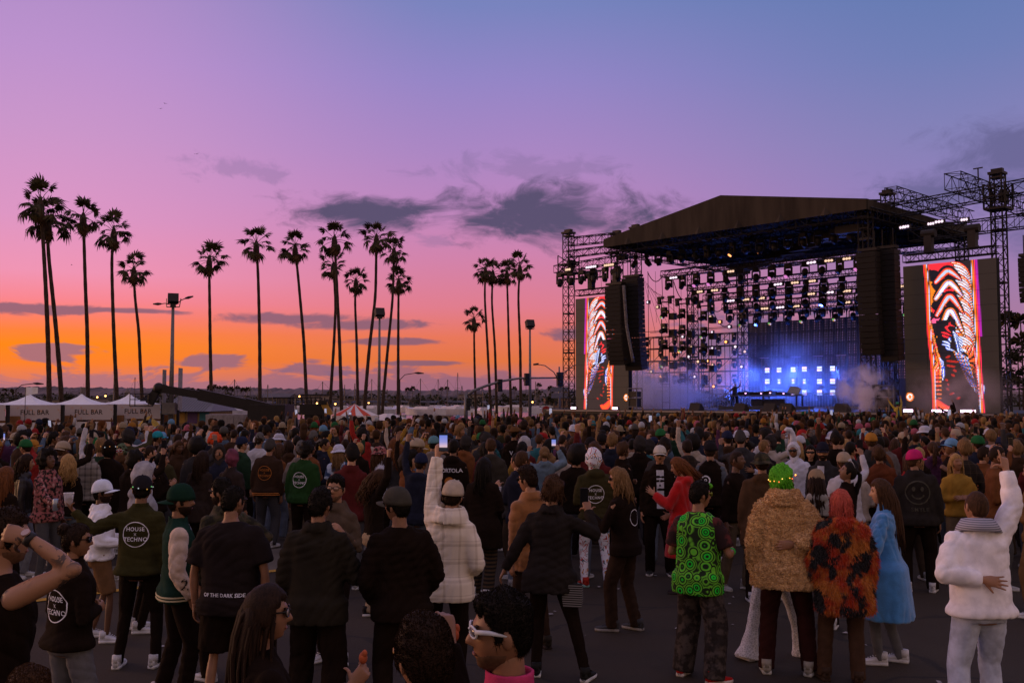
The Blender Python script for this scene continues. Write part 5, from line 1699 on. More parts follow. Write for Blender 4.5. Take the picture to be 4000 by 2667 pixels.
def M_furcoat():
	def fn(N, oc):
		n1 = N.noise(N.vmath('MULTIPLY', oc, (1, 1, .8)), 6.5, 2, .5)
		n2 = N.noise(N.vmath('ADD', oc, (3, 3, 3)), 5.0, 3, .6)
		base = N.mix(N.maprange(n2, .38, .62), (.50, .040, .008, 1), (.62, .21, .030, 1))
		return N.mix(N.maprange(n1, .52, .57), base, (.016, .014, .015, 1))
	return pattern_mat('fur_coat', fn, .8, .6, 220, sheen=.2)
def M_teddy():
	def fn(N, oc):
		d = N.voronoi(oc, 95.0)
		n = N.noise(oc, 5, 3)
		c = N.mix(N.maprange(n, .3, .7), (.66, .39, .165, 1), (.78, .49, .22, 1))
		return N.mix(N.maprange(d, .45, .9), c, (.46, .25, .10, 1))
	return pattern_mat('teddy', fn, .95, 1.0, 130, sheen=.3)
def M_tiedye():
	def fn(N, oc):
		x, y, z = N.sep(oc)
		a = N.math('ARCTAN2', N.math('SUBTRACT', z, 1.15), x)
		r = N.math('SQRT', N.math('ADD', N.math('POWER', x, 2.0), N.math('POWER', N.math('SUBTRACT', z, 1.15), 2.0)))
		s = N.math('SINE', N.math('ADD', N.math('MULTIPLY', a, 7.0), N.math('MULTIPLY', N.noise(oc, 8, 3), 9.0)))
		core = N.mix(N.maprange(s, -.2, .4), (.48, .16, .05, 1), (.50, .44, .40, 1))
		outer = N.mix(N.maprange(s, -.2, .4), (.03, .06, .14, 1), (.36, .46, .62, 1))
		return N.mix(N.maprange(r, .13, .19), core, outer)
	return pattern_mat('tiedye', fn, .9)
def M_floral(base=(.16, .012, .010, 1), fl=(.42, .06, .03, 1)):
	def fn(N, oc):
		d = N.voronoi(oc, 11.0)
		n = N.noise(oc, 26, 3)
		return N.mix(N.maprange(N.math('ADD', d, N.math('MULTIPLY', n, .5)), .42, .52), fl, N.mix(N.maprange(n, .45, .6), base, (.01, .01, .008, 1)))
	return pattern_mat('floral', fn, .85)
def M_camo():
	def fn(N, oc):
		n = N.noise(oc, 9, 2, .5)
		return N.ramp(n, [(0, (.018, .016, .010, 1)), (.44, (.040, .036, .018, 1)), (.52, (.065, .050, .028, 1)), (.60, (.028, .034, .014, 1))], 'CONSTANT')
	return pattern_mat('camo', fn, .9, .3)
def M_denim(key='denim', c=(.075, .11, .17)):
	def fn(N, oc):
		n = N.noise(oc, 7, 3, .6)
		f = N.noise(oc, 300, 2, .6)
		a = N.mix(N.maprange(n, .3, .7), tuple(x * .75 for x in c) + (1,), tuple(min(1, x * 1.3) for x in c) + (1,))
		return N.mix(N.math('MULTIPLY', f, .3), a, (.3, .32, .36, 1))
	return pattern_mat(key, fn, .9, .3, 120)
def M_flames():
	def fn(N, oc):
		x, y, z = N.sep(oc)
		n = N.noise(N.vmath('MULTIPLY', oc, (1, 1, .5)), 26, 2, .5)
		m = N.math('MULTIPLY', N.maprange(z, 1.24, 1.28), N.maprange(z, 1.36, 1.42, 1, 0))
		f = N.math('MULTIPLY', N.maprange(n, .47, .50), N.math('MULTIPLY', m, N.maprange(x, -.02, -.08)))
		return N.mix(f, (.80, .80, .86, 1), (.75, .25, .02, 1))
	return pattern_mat('flames', fn, .55, .4, 50)
def M_tattoo():
	def fn(N, oc):
		c = SKINS[0]
		n = N.noise(oc, 16, 3, .65, .8)
		a = N.noise(N.vmath('ADD', oc, (2, 7, 1)), 5.5, 1)
		x, y, z = N.sep(oc)
		zone = N.math('MULTIPLY', N.maprange(x, .10, .15), N.maprange(x, .42, .36))
		f = N.math('MULTIPLY', N.math('MULTIPLY', N.maprange(n, .50, .54), N.maprange(a, .40, .50)), zone)
		return N.mix(N.math('MULTIPLY', f, .85), c + (1,), (.035, .032, .035, 1))
	return pattern_mat('tattoo_skin', fn, .5, 0, spec=.4)
def M_stripes(c1, c2, s=60, key='stripes'):
	def fn(N, oc):
		x, y, z = N.sep(oc)
		return N.mix(N.maprange(N.math('SINE', N.math('MULTIPLY', z, s)), -.1, .1), c1, c2)
	return pattern_mat(key, fn, .9)
def M_lace():
	def fn(N, oc):
		d = N.voronoi(oc, 40.0, 'DISTANCE_TO_EDGE')
		return N.mix(N.maprange(d, .04, .14), (.78, .75, .78, 1), (.5, .48, .5, 1))
	return pattern_mat('lace', fn, .9, .5, 90)
def M_darkfloral():
	def fn(N, oc):
		n = N.noise(oc, 12, 4, .6)
		return N.mix(N.maprange(n, .45, .6), (.020, .015, .014, 1), (.065, .05, .045, 1))
	return pattern_mat('darkacid', fn, .9, .3)
def M_darktee():
	def fn(N, oc):
		n = N.noise(oc, 10, 3, .6)
		return N.mix(N.maprange(n, .45, .62), (.022, .010, .010, 1), (.10, .022, .020, 1))
	return pattern_mat('darktiedye', fn, .9)
def M_skyscreen():
	m, N, out = new_mat('phone_picture')
	t = N.n('ShaderNodeTexCoord')
	x, y, z = N.sep(t.outputs['Object'])
	c = N.ramp(N.math('MULTIPLY_ADD', z, 6.6, .5), [(0, lin((30, 30, 36))), (.18, lin((40, 40, 48))), (.22, lin((225, 190, 200))), (.5, lin((150, 150, 215))), (.86, lin((110, 130, 215))), (.88, lin((20, 20, 24)))])
	e = N.n('ShaderNodeEmission'); N.put(e.inputs[0], c); e.inputs[1].default_value = 1.0
	N.link(e.outputs[0], out.inputs[0])
	return m
WHITEP = mat('white_print', (.80, .80, .88), .8, 0, .1, 30)
ORANGEP = mat('orange_print', (.55, .18, .03), .8, 0, .1, 30)
LEATHER = mat('leather_black', (.016, .012, .011), .45, 0, .2, 12, .3, 50, .4)
SUEDE = mat('suede_brown', (.27, .105, .026), .95, 0, .2, 7, .3, 60, .1, sheen=.3)

# ---- held things
def cup_mesh():
	mb = MB()
	a = np.linspace(0, 2 * math.pi, 16, endpoint=False)
	rg = [np.stack([np.cos(a) * r, np.sin(a) * r, np.full(16, z)], 1) for r, z in ((.031, 0), (.046, .115), (.048, .116), (.048, .121), (.045, .120), (.043, .110), (.029, .004))]
	mb.loft(rg)
	dr = MB(); dr.tube([(0, 0, .005), (0, 0, .05)], [.029, .036], 16)
	return mb.data('cup', True), dr.data('drink', True)
CUP, DRINK = cup_mesh()
def cup_mat():
	if 'cup_plastic' in _mats: return _mats['cup_plastic']
	m, N, out = new_mat('cup_plastic')
	p = N.n('ShaderNodeBsdfPrincipled')
	p.inputs['Base Color'].default_value = (.8, .8, .85, 1); p.inputs['Roughness'].default_value = .15; p.inputs['Alpha'].default_value = .45
	N.link(p.outputs[0], out.inputs[0]); _mats['cup_plastic'] = m
	return m
PHONE = {}
def phone_mesh():
	if not PHONE:
		mb = MB(); mb.box((0, 0, 0), (.076, .009, .158)); PHONE['b'] = mb.data('phone')
		mb = MB(); mb.box((0, -.0052, .0), (.068, .0012, .148)); PHONE['s'] = mb.data('screen')
	return PHONE
def can_mesh():
	return MB().tube([(0, 0, 0), (0, 0, .006), (0, 0, .148), (0, 0, .155)], [.026, .033, .033, .027], 14).data('can', True)
def hand_world(parts, i, off=.07):
	P, root = parts['pose'], parts['root']
	M = Matrix.LocRotScale(root.location, root.rotation_euler, root.scale)
	return M @ (P.wr[i] + P.hd[i] * off), root.rotation_euler[2]
def hold(parts, i, kind, label, yaw=0, tilt=0, dz=0.0, dy=0.0, dx=0.0, screen='lit', group=None):
	w, rz = hand_world(parts, i)
	c, s = math.cos(rz), math.sin(rz)
	w = w + Vector((dx * c - dy * s, dx * s + dy * c, dz))
	if kind == 'phone':
		pm = phone_mesh()
		t = link('smartphone', None, None, w)
		t.rotation_euler = (R(tilt), 0, rz + R(yaw))
		link('case', pm['b'].copy(), t, mat=mat('phone_black', (.012, .012, .013), .3, 0, 0))
		link('screen', pm['s'].copy(), t, mat={'lit': glow('phone_lit', lin((205, 200, 230)), .6), 'dark': mat('phone_dark', (.01, .01, .012), .1, 0, 0), 'sky': _mats.setdefault('phone_picture', M_skyscreen())}[screen])
		return tag(t, label, 'phone', group)
	if kind == 'cup':
		t = link('plastic_cup', None, None, w + Vector((0, 0, -.06)), rz)
		link('wall', CUP.copy(), t, mat=cup_mat())
		link('drink', DRINK.copy(), t, mat=mat('drink', (.55, .42, .40), .2, 0, 0))
		return tag(t, label, 'cup', group)
	if kind == 'can':
		t = link('drink_can', can_mesh(), None, w + Vector((0, 0, -.07)), rz, mat('can_blue', (.30, .36, .46), .3, .6, .05))
		return tag(t, label, 'can', group)
	if kind == 'food':
		t = link('snack', MB().ball((0, 0, 0), (.020, .018, .026), 10, 8).ball((.012, 0, .02), (.012, .012, .016), 8, 6).data('snack', True), None, w, rz, mat('snack_%s' % label[:6], (.42, .09, .03) if 'red' in label else (.55, .30, .05), .7, 0, .3, 30, .4, 60))
		return tag(t, label, 'snack', group)

# ---- print helpers
def back_logo(z=1.20, m=None, size=1.0, x=0.0):
	def fn(o, p):
		print_on(p, o, house_logo(size), p['pose'].T((x, -.1, z)), m or WHITEP, name='circle_logo')
	return fn
def text_back(rows, m=None, x=0.0, name='lettering', yawv=0):
	"""rows: (text, size, z, spacing)"""
	def fn(o, p):
		for t, s, z, sp in rows:
			print_on(p, o, [flat_text(t, s, spacing=sp)], p['pose'].T((x, -.1, z)), m or WHITEP, name=name)
	return fn
def strip(w=.05, z0=.92, z1=1.44, c=(.5, .5, .56)):
	def fn(o, p):
		v = [(-w + 2 * w * i / 3, z0 + (z1 - z0) * j / 9, 0) for j in range(10) for i in range(4)]
		print_on(p, o, [(np.array(v) * np.array([1, 1, 1]), [(j * 4 + i, j * 4 + i + 1, j * 4 + i + 5, j * 4 + i + 4) for j in range(9) for i in range(3)])], (0, 0, 0), cloth(c), look=(0, -1, 0), name='shirt_front')
	return fn
def band(parent, P, z0, z1, ex, m, name='hem_band', zs=None):
	mb = MB()
	kw = P
	hx, hy, yo = P.pr(max(z0, .86))
	hxc, hyc = P.pr(1.3)[0], P.pr(1.3)[1]
	hx, hy = max(hx, hxc, .192), max(hy, hyc, .122)
	mb.loft([P.Tr(ring(0, yo, z, hx + ex, hy + ex * .95, 28)) for z in (z0, z1)] + [P.Tr(ring(0, yo, z, hx + ex - .02, hy + ex * .95 - .02, 28)) for z in (z1, z0)], cap=False)
	return mb.build(name, m, parent, smooth=True)
def head_lights(parts, n, colors, r=.098, z=.045, size=.006, strength=4.0):
	M = parts['head_matrix']
	for i in range(n):
		a = -math.pi + 2 * math.pi * (i + .5 * rng.random()) / n
		o = link('light_bead', unit_ball(), parts['root'])
		o.matrix_local = M @ Matrix.Translation((math.sin(a) * r, math.cos(a) * (r + .022), z + .012 * math.sin(i * 2.1))) @ Matrix.Scale(size, 4)
		c = colors[i % len(colors)]
		o.material_slots[0].link = 'OBJECT'; o.material_slots[0].material = glow('bead_%d_%d_%d' % tuple(int(v * 99) for v in c), c, strength)

Kb = cloth(BLACK)
Kb2 = cloth((.016, .013, .016))
KBr = cloth((.035, .020, .013))
JEANG = M_denim('denim_grey', (.085, .080, .085))
DEN = M_denim()
BLKDEN = M_denim('denim_black', (.020, .016, .017))
sunk = ('sun', (.012, .01, .01), (.010, .008, .008))
clear = ('clear', (.02, .018, .015), (.25, .2, .17))

# ================================================================== foreground people
# --- very near, along the bottom edge
p = person(30, 1985, 1.93, -50, 'bare-armed person in dark tank top with tattooed shoulder and hand behind head', skin=0, build=1.3, head=(-25, 0, 0), arms=('down', ((.62, .72, .50), (-.62, -.72, .62), 'grip', (-.75, -.6, .1))),
		   hair=('short', 'dark'), beard='stubble', top=dict(mat=Kb, hem=.84, sleeve=None, collar=None, ease=.004, boxy=.1, name='tank_top'), legs=dict(mat=Kb))
p['body'].data.materials[0] = M_tattoo()
_w = p['pose'].wr[1].lerp(p['pose'].el[1], .10)
_d = (p['pose'].wr[1] - p['pose'].el[1]).normalized()
o = MB().tube([_w - _d * .014, _w + _d * .014], .033, 14).build('wristwatch', mat('watch_strap', (.02, .018, .018), .5, 0, 0), p['root'], smooth=True)
link('watch_face', MB().tube([_w + Vector((.012, -.018, .028)), _w + Vector((.015, -.022, .034))], .019, 14).data('watch_face'), o, mat=mat('watch_face', (.5, .35, .3), .2, .3, 0))
person(303, 2040, 1.63, -38, 'person with pinned-up hair and glasses in black jacket with partly hidden white ring', female=True, skin=1, head=(-40, 0, 0), arms=('front', 'front'), hair=('bun', 'dark'), glasses=sunk,
	   top=dict(mat=Kb, hem=.86, boxy=.9, ease=.055, collar='stand', wr=.006, post=back_logo(1.18, None, 1.0, .02)), legs=dict(mat=JEANG, style='straight'))
person(110, 2606, 1.56, -10, 'short-haired head just entering the picture at its lower edge', skin=1, hair=('short', 'brown'), top=dict(mat=Kb), legs=dict(mat=Kb))
p = person(1045, 2284, 1.67, -52, 'person with very long dark hair and clear glasses holding a red snack', female=True, skin=1, head=(-22, 0, 0), arms=('down', ((.30, .45, -.65), (.05, .75, .75), 'grip')), hair=('verylong', 'dark'), glasses=clear,
		   top=dict(mat=Kb, collar='crew'), legs=dict(mat=Kb))
hold(p, 1, 'food', 'small red snack held up by the long-haired person', dz=.06)
p = person(1660, 2398, 1.80, 28, 'person with short dark hair and glasses seen from behind at the very front', skin=1, head=(8, 0, 0), arms=('down', ((.05, .95, -.15), (-.02, .35, 1), 'fist')), hair=('short', 'dark'), glasses=('clear', (.30, .17, .05), (.25, .2, .17)),
		   top=dict(mat=Kb, collar='crew'), legs=dict(mat=Kb))
hold(p, 1, 'food', 'small yellow fruit piece held up beside the dark-haired head', dz=-.05, dx=.03)
p = person(1958, 2310, 1.83, 70, 'person in white wraparound sunglasses with pink collar under a black top', skin=1, head=(22, 0, 0), arms=('down', 'down'), hair=('fade', 'black'), glasses=('wrap', (.55, .57, .62), (.10, .10, .12)),
		   top=dict(mat=Kb, collar=None), legs=dict(mat=Kb), under=dict(mat=cloth((.55, .05, .16)), hem=1.2, ease=.012, collar='stand'), beard='stubble')

# --- left group
p = person(402, 1878, 1.61, -72, 'person in white cap and shiny white windbreaker with orange flame print', skin=3, head=(-8, -4, 0), arms=(((.3, .1, -1), (-.3, .85, -.1), 'grip'), ((.3, .1, -1), (-.35, .85, -.05), 'grip')), hair=('crop', 'black'), beard='full',
		   hat=('snapback', (.66, .72, .86)), top=dict(mat=M_flames(), hem=.90, ease=.05, boxy=1, sr=(.090, .085, .055), collar='fold', wr=.016), legs=dict(mat=cloth((.16, .085, .04)), style='straight', length=.45, name='shorts'),
		   shoes=((.55, .56, .62), (.6, .6, .62)), feet=((-.16, -.05, 10), (.16, .12, -10)))
hold(p, 1, 'cup', 'clear plastic cup held by the person in the white windbreaker')
p = person(556, 1858, 1.74, -4, 'person in olive bomber jacket with white HOUSE X TECHNO ring, arm stretched out', skin=2, head=(6, 0, 0), arms=(((1, -.02, -.42), (.72, .05, .72), 'grip'), 'down'), hair=('crop', 'black'),
		   hat=('cap', (.016, .014, .018)), top=dict(mat=cloth((.040, .036, .012)), hem=.86, boxy=1, ease=.035, sr=(.085, .074, .050), collar='stand', post=back_logo(1.24)), legs=dict(mat=Kb, style='slim'), shoes=((.58, .58, .60), (.6, .6, .6)), feet=((-.17, 0, 10), (.17, .05, -10)))
head_lights(p, 9, [(.9, .95, 1), (.3, .9, .3), (1, .5, .1)], z=.03, strength=.5)
hold(p, 0, 'cup', 'clear plastic cup raised by the person in the olive bomber', dz=.05)
def num2(o, q):
	s = q['sleeve1']
	print_on(q, s, [flat_text('2', .13)], q['pose'].el[1].lerp(q['pose'].wr[1], .45) , mat('number_print', (.03, .02, .015), .8, 0, 0), u=(0, 1, 0), v=(0, 0, 1), look=(-1, 0, 0), name='number')
p = person(708, 1896, 1.74, -62, 'person in backward green cap and green varsity jacket with cream sleeves', skin=1, head=(-12, -6, 0), arms=('front', ((.22, -.05, -1), (.0, .45, -.85), 'fist')), hair=('crop', 'dark'), beard='full', hat=('snapback', (.010, .034, .022), 180),
		   top=dict(mat=cloth((.012, .036, .026)), hem=.82, boxy=.9, ease=.032, sr=(.092, .080, .050), sleeves=cloth((.60, .46, .36), sheen=.2), collar='stand', post=strip()), legs=dict(mat=Kb, style='straight'), shoes=((.4, .38, .4), (.5, .5, .5)))
VARSITY = p
for zz in (.845, .870): band(p['top'], p['pose'], zz, zz + .012, .037, mat('varsity_stripe', (.45, .38, .22), .8, 0, 0), 'hem_stripe')
person(912, 1894, 1.79, -8, 'stout person in black T-shirt reading OF THE DARK SIDE across the back', skin=1, build=1.28, head=(-22, 0, 0), arms=(((.30, -.04, -1), (.02, .15, -1), 'relaxed'), ((.30, -.04, -1), (.02, .15, -1), 'relaxed')), hair=('crop', 'black'), beard='stubble', glasses=clear,
	   top=dict(mat=cloth((.017, .012, .0115)), name='tshirt', hem=.80, boxy=.95, ease=.035, sleeve='short', sr=(.088, .08, .08), collar='crew', wr=.012, post=text_back([('OF THE DARK SIDE', .038, .96, 1.0)], None, .005)), legs=dict(mat=Kb, style='baggy', length=.45, name='shorts'))
person(866, 1866, 1.76, 52, 'bearded person in glasses and brown camouflage jacket with hand on hip', skin=0, head=(28, 0, 0), arms=(('down'), ((.80, -.30, -.75), (-.75, .55, -.45), 'fist')), hair=('short', 'black'), beard='full', glasses=clear,
	   top=dict(mat=M_camo(), hem=.84, boxy=.9, ease=.04, sr=(.088, .078, .055), collar='fold', wr=.014), legs=dict(mat=Kb, style='straight'))
p = person(1252, 1905, 1.79, -6, 'person in long dark overshirt and black cargo trousers, back turned', skin=1, build=1.06, head=(-22, 0, 0), arms=(((.2, .02, -1), (-.2, .5, -.6), 'grip'), ((.42, .05, -1), (-.35, .8, .15), 'grip')), hair=('short', 'black'),
		   top=dict(mat=cloth((.022, .018, .013)), hem=.78, boxy=1, ease=.038, sr=(.090, .080, .058), collar='fold', wr=.012), legs=dict(mat=Kb, style='cargo'), shoes=((.06, .06, .065), (.5, .5, .52)))
hold(p, 1, 'can', 'pale drink can held by the person in the long dark overshirt')
person(1312, 1857, 1.75, 158, 'person with stubble and grey-brown jacket over bare chest, facing the camera', skin=0, head=(8, -5, 0), arms=('drink', 'front'), hair=('fade', 'black'), beard='stubble', glasses=('clear', (.05, .04, .03), (.30, .18, .12)),
	   top=dict(mat=cloth((.085, .060, .042)), hem=.84, boxy=.9, ease=.03, collar='fold'), legs=dict(mat=Kb))
p = person(1552, 1903, 1.79, 18, 'person in dark grey cap and plain black jacket, cap brim to one side', skin=1, build=1.08, head=(38, 0, 0), arms=(((.30, -.05, -1), (-.25, .5, -.6), 'fist'), ((.32, -.05, -1), (-.25, .5, -.6), 'fist')), hair=('short', 'black'), hat=('cap', (.060, .055, .045)),
		   top=dict(mat=Kb, hem=.80, boxy=.95, ease=.035, sr=(.090, .080, .058), collar='crew', wr=.012), legs=dict(mat=Kb, style='straight'), shoes=((.1, .1, .1), (.5, .5, .5)))
p = person(1768, 1877, 1.77, -8, 'person in beige cap and cream plaid overshirt filming with raised phone', skin=0, lean=(-3, 5), head=(4, 8, 0), arms=(((.10, .30, 1), (.0, .18, 1), 'grip'), ((.36, -.05, -1), (-.25, .65, -.35), 'fist')), hair=('crop', 'dark'), hat=('cap', (.46, .38, .30)),
		   top=dict(mat=M_plaid_white(), hem=.78, boxy=.95, ease=.038, sr=(.090, .082, .062), collar='bigfold', wr=.010, flare=.05), legs=dict(mat=Kb, style='slim'), shoes=((.1, .1, .1), (.5, .5, .5)))
hold(p, 0, 'phone', 'phone showing a sunset picture in the raised hand of the plaid overshirt', screen='sky', dz=.05, dx=.045, dy=-.02)
person(2062, 1822, 1.79, 26, 'person in rust brown suede jacket with dark glasses, seen from behind', skin=0, head=(28, 0, 0), arms=('down', 'down'), hair=('quiff', 'dark'), glasses=sunk,
	   top=dict(mat=SUEDE, hem=.76, boxy=.9, ease=.034, sr=(.086, .072, .054), collar='fold', wr=.012), legs=dict(mat=KBr, style='slim'), shoes=((.03, .025, .02), (.04, .03, .03)))
p = person(2160, 1862, 1.76, -10, 'person in black blazer holding up a phone, legs set wide apart', skin=1, lean=(0, 2), head=(-10, 0, 0), arms=(((.50, -.08, -1), (.45, .10, -.85), 'relaxed'), ((.55, .45, -.35), (-.42, .55, .95), 'grip')), hair=('messy', 'brown'),
		   top=dict(mat=cloth((.020, .016, .015)), hem=.74, boxy=.8, ease=.034, sr=(.082, .072, .056), collar='fold', flare=.10, wr=.010), legs=dict(mat=Kb, style='slim'), shoes=((.02, .02, .02), (.55, .55, .55)), feet=((-.12, 0, 10), (.34, -.10, -14)))
hold(p, 1, 'phone', 'dark phone held up by the person in the black blazer', screen='dark', dz=.06, dx=-.02)
PB = p
w_ = Matrix.LocRotScale(p['root'].location, p['root'].rotation_euler, p['root'].scale) @ Vector((.22, -.12, .74))
t = thing('handbag', 'black and white woven handbag at the hip of the black blazer', 'bag', w_, R(-14))
mb = MB(); mb.loft([np.array([(-.11 * a, -.035, z), (.11 * a, -.035, z), (.11 * a, .035, z), (-.11 * a, .035, z)]) for a, z in ((.9, -.13), (1, -.05), (1, .06), (.95, .12))]); mb.build('pouch', M_stripes((.016, .013, .012, 1), (.20, .19, .19, 1), 260, 'woven'), t); t.scale = (.8, .8, .8)
MB().tube([(-.09, 0, .11), (-.16, .03, .32), (-.20, .08, .62)], .006, 5).build('strap', Kb, t)

# --- centre
p = person(2318, 1752, 1.80, 8, 'person in squiggle-patterned hood and trousers with olive jacket and white ring logo', skin=0, face=False, head=(12, 0, 0), arms=('front', 'down'), hair=None, hat=('hood', M_squiggle()),
		   top=dict(mat=cloth((.040, .034, .014)), hem=.86, boxy=1, ease=.035, sr=(.086, .074, .05), collar='hood', post=back_logo(1.20, None, 1.0, -.02)), legs=dict(mat=M_squiggle(), style='slim'), shoes=((.35, .03, .02), (.2, .4, .38)), feet=((-.13, .05, 10), (.15, -.05, -12)))
p = person(2415, 1826, 1.73, 58, 'person with chin-length sandy hair and sunglasses in black jacket, side-on', skin=0, head=(24, 0, 0), arms=(((.25, .35, -.8), (-.2, .65, .55), 'grip'), ((.2, .15, -1), (-.25, .9, -.05), 'grip')), hair=('curtain', 'sandy'), glasses=sunk,
		   top=dict(mat=Kb, hem=.82, boxy=.8, ease=.03, collar='crew', post=lambda o, q: print_on(q, o, [ring_flat(.09, .007)], q['pose'].T((.02, -.1, 1.22)), WHITEP, name='ring_print')), legs=dict(mat=KBr, style='straight'), shoes=((.055, .055, .06), (.30, .28, .26)), feet=((-.10, .14, 20), (.10, -.06, -10)))
hold(p, 1, 'cup', 'clear cup held by the sandy-haired person in sunglasses')
person(2577, 1740, 1.80, 176, 'person in white cap with palm emblem, sunglasses and moustache, facing the camera', skin=0, hair=('crop', 'dark'), beard='moustache', glasses=sunk, hat=('cap', (.48, .45, .40)), arms=('down', 'down'),
	   top=dict(mat=Kb, hem=.80, boxy=.8, ease=.03, collar='fold', post=strip()), legs=dict(mat=Kb, style='straight'), shoes=((.03, .03, .03), (.5, .5, .5)))
p = person(2650, 1784, 1.73, 62, 'person with windblown auburn hair wrapped in a long red fringed shawl', female=True, skin=0, head=(16, 20, 0), arms=(((.22, .35, -.9), (-.05, .85, .55), 'open'), ((.15, .1, -1), (-.3, .6, -.4), 'relaxed')), hair=('windy', 'auburn'),
		   top=dict(mat=cloth((.44, .006, .006), 'red_shawl', .95, .5, 80, .2), name='shawl', hem=.46, boxy=.9, ease=.035, sr=(.085, .080, .075), flare=.14, collar='hood', wr=.012, wf=34.0, zb=.25), legs=dict(mat=Kb, style='slim'), shoes=((.03, .02, .02), (.04, .03, .03)))
RED = p
p = person(2735, 1878, 1.73, -42, 'person in bright green vest with concentric circle print and red shoes', skin=1, build=1.1, head=(-34, 0, 0), arms=(((.30, .0, -1), (-.45, .8, .02), 'relaxed'), ((.42, .05, -1), (-.25, .85, .05), 'relaxed')), hair=('short', 'black'), glasses=('clear', (.3, .35, .03), (.2, .2, .1)),
		   top=dict(mat=M_circles(), name='vest', hem=.76, boxy=1, ease=.045, sleeve=None, collar='crew', wr=.008), under=dict(mat=M_darktee(), sleeve='short', sr=(.082, .075, .07), ease=.012, hem=.95), legs=dict(mat=M_darkfloral(), style='baggy'), shoes=((.34, .012, .010), (.5, .45, .42)), feet=((-.17, .02, 10), (.20, -.05, -25)))
_o = link('hair_tuft', MB().ball((.0, .085, .085), (.055, .035, .03), 12, 8).data('hair_tuft', True), p['root'], mat=hair_mat('green')); _o.matrix_local = p['head_matrix']
_P = p['pose']; MB().tube([_P.wr[1].lerp(_P.el[1], .12), _P.wr[1]], .036, 12).build('wristband', mat('green_band', (.03, .45, .05), .6, 0, 0), p['root'], smooth=True)
def teddy_post(o, q):
	jitter_curl(o, .010, 95.0, 4)
	fur(o, o, M_teddy(), 24000, .015, 3, 'curls', .1, .0048, 1.3)
p = person(3058, 1820, 1.85, -16, 'person with bright green lit hair in a tan curly teddy coat', skin=1, build=1.06, lean=(3, 0), head=(-52, -14, 0), arms=(((.24, -.05, -1), (.0, .12, -1), 'relaxed'), ((.55, -.30, -1), (-.9, -.28, -.10), 'relaxed')), hair=('messy', 'green'), beard='full',
		   top=dict(mat=M_teddy(), name='coat', hem=.74, boxy=1, ease=.06, sr=(.112, .102, .086), collar='bigfold', flare=.12, wr=.012, post=teddy_post), legs=dict(mat=cloth((.030, .009, .008)), style='straight'), shoes=((.3, .28, .25), (.4, .4, .38)), feet=((-.17, 0, 8), (.19, .02, -14)))
head_lights(p, 16, [(1, .35, .05), (1, .6, .12), (1, .15, .05)], r=.104, z=.03, size=.005, strength=2.2)
person(3020, 1908, 1.60, 10, 'person in white lace flared trousers mostly hidden behind the teddy coat', female=True, hair=('long', 'dark'), top=dict(mat=Kb, hem=.95), legs=dict(mat=M_lace(), style='flare'), feet=((-.30, 0, 15), (.36, .05, -15)), shoes=((.55, .52, .52), (.55, .52, .52)), sway=.0)
def fur_post(o, q):
	fur(o, o, M_furcoat(), 16000, .055, 5, 'fur', .9, .0035)
person(3284, 1912, 1.66, -6, 'person with pink-red bob in a shaggy orange fur coat with black patches', female=True, build=1.0, hair=('bob', 'pinkred'), arms=(((.26, -.02, -1), (-.05, .35, -1), 'fist'), ((.26, -.02, -1), (-.05, .35, -1), 'fist')),
	   top=dict(mat=M_furcoat(), name='fur_coat', hem=.66, boxy=1, ease=.06, sr=(.112, .102, .086), collar='hood', flare=.03, wr=.010, post=fur_post), legs=dict(mat=cloth((.060, .032, .019)), style='straight'), shoes=((.05, .03, .02), (.05, .03, .02)))
person(3440, 1870, 1.71, 66, 'person with long brown hair in an ankle-baring blue fleece coat and white sneakers', female=True, skin=4, head=(14, 4, 0), arms=(((.42, .22, -1), (.10, .35, -1), 'relaxed'), ((.2, -.1, -1), (.05, .05, -1), 'relaxed')), hair=('verylong', 'brown'),
	   top=dict(mat=cloth((.05, .23, .54), 'blue_fleece', .95, .5, 130, .5), name='coat', hem=.44, boxy=.9, ease=.045, sr=(.084, .080, .074), collar='stand', flare=.15, wr=.012, wf=34.0, zb=.3), legs=dict(mat=JEANG, style='slim'), shoes=((.60, .60, .64), (.6, .6, .62)), feet=((-.09, .10, 12), (.10, -.08, -6)))
p = person(3812, 1912, 1.79, 4, 'person in white jacket with checked scarf pointing one finger to the sky', skin=0, build=1.12, lean=(10, 4), head=(6, -14, 0), arms=(((.50, -.36, -1), (-.95, -.36, -.12), 'open'), ((.42, .05, .95), (-.10, .08, 1), 'point')), hair=('buzz', 'brown'),
		   top=dict(mat=cloth((.84, .80, .82), 'white_cotton', .9, .04, 70), hem=.86, boxy=1, ease=.045, sr=(.094, .084, .058), collar='fold', wr=.009, wf=38.0, zb=.5, flare=.02), legs=dict(mat=M_denim('denim_pale', (.50, .55, .70)), style='straight'), shoes=((.5, .5, .55), (.55, .55, .55)), feet=((-.18, 0, 8), (.12, .1, -10)))
_P = p['pose']
mb = MB()
mb.loft([_P.Tr(ring(0, -.016, z, .085 + w, .088 + w, 20, 2)) for z, w in ((1.47, .0), (1.53, .008), (1.54, .025), (1.49, .055), (1.45, .072))], cap=False)
sc = mb.build('scarf', M_stripes((.42, .41, .46, 1), (.16, .16, .20, 1), 420, 'scarf_weave'), p['root'], smooth=True)
sc.modifiers.new('s', 'SOLIDIFY').thickness = .008

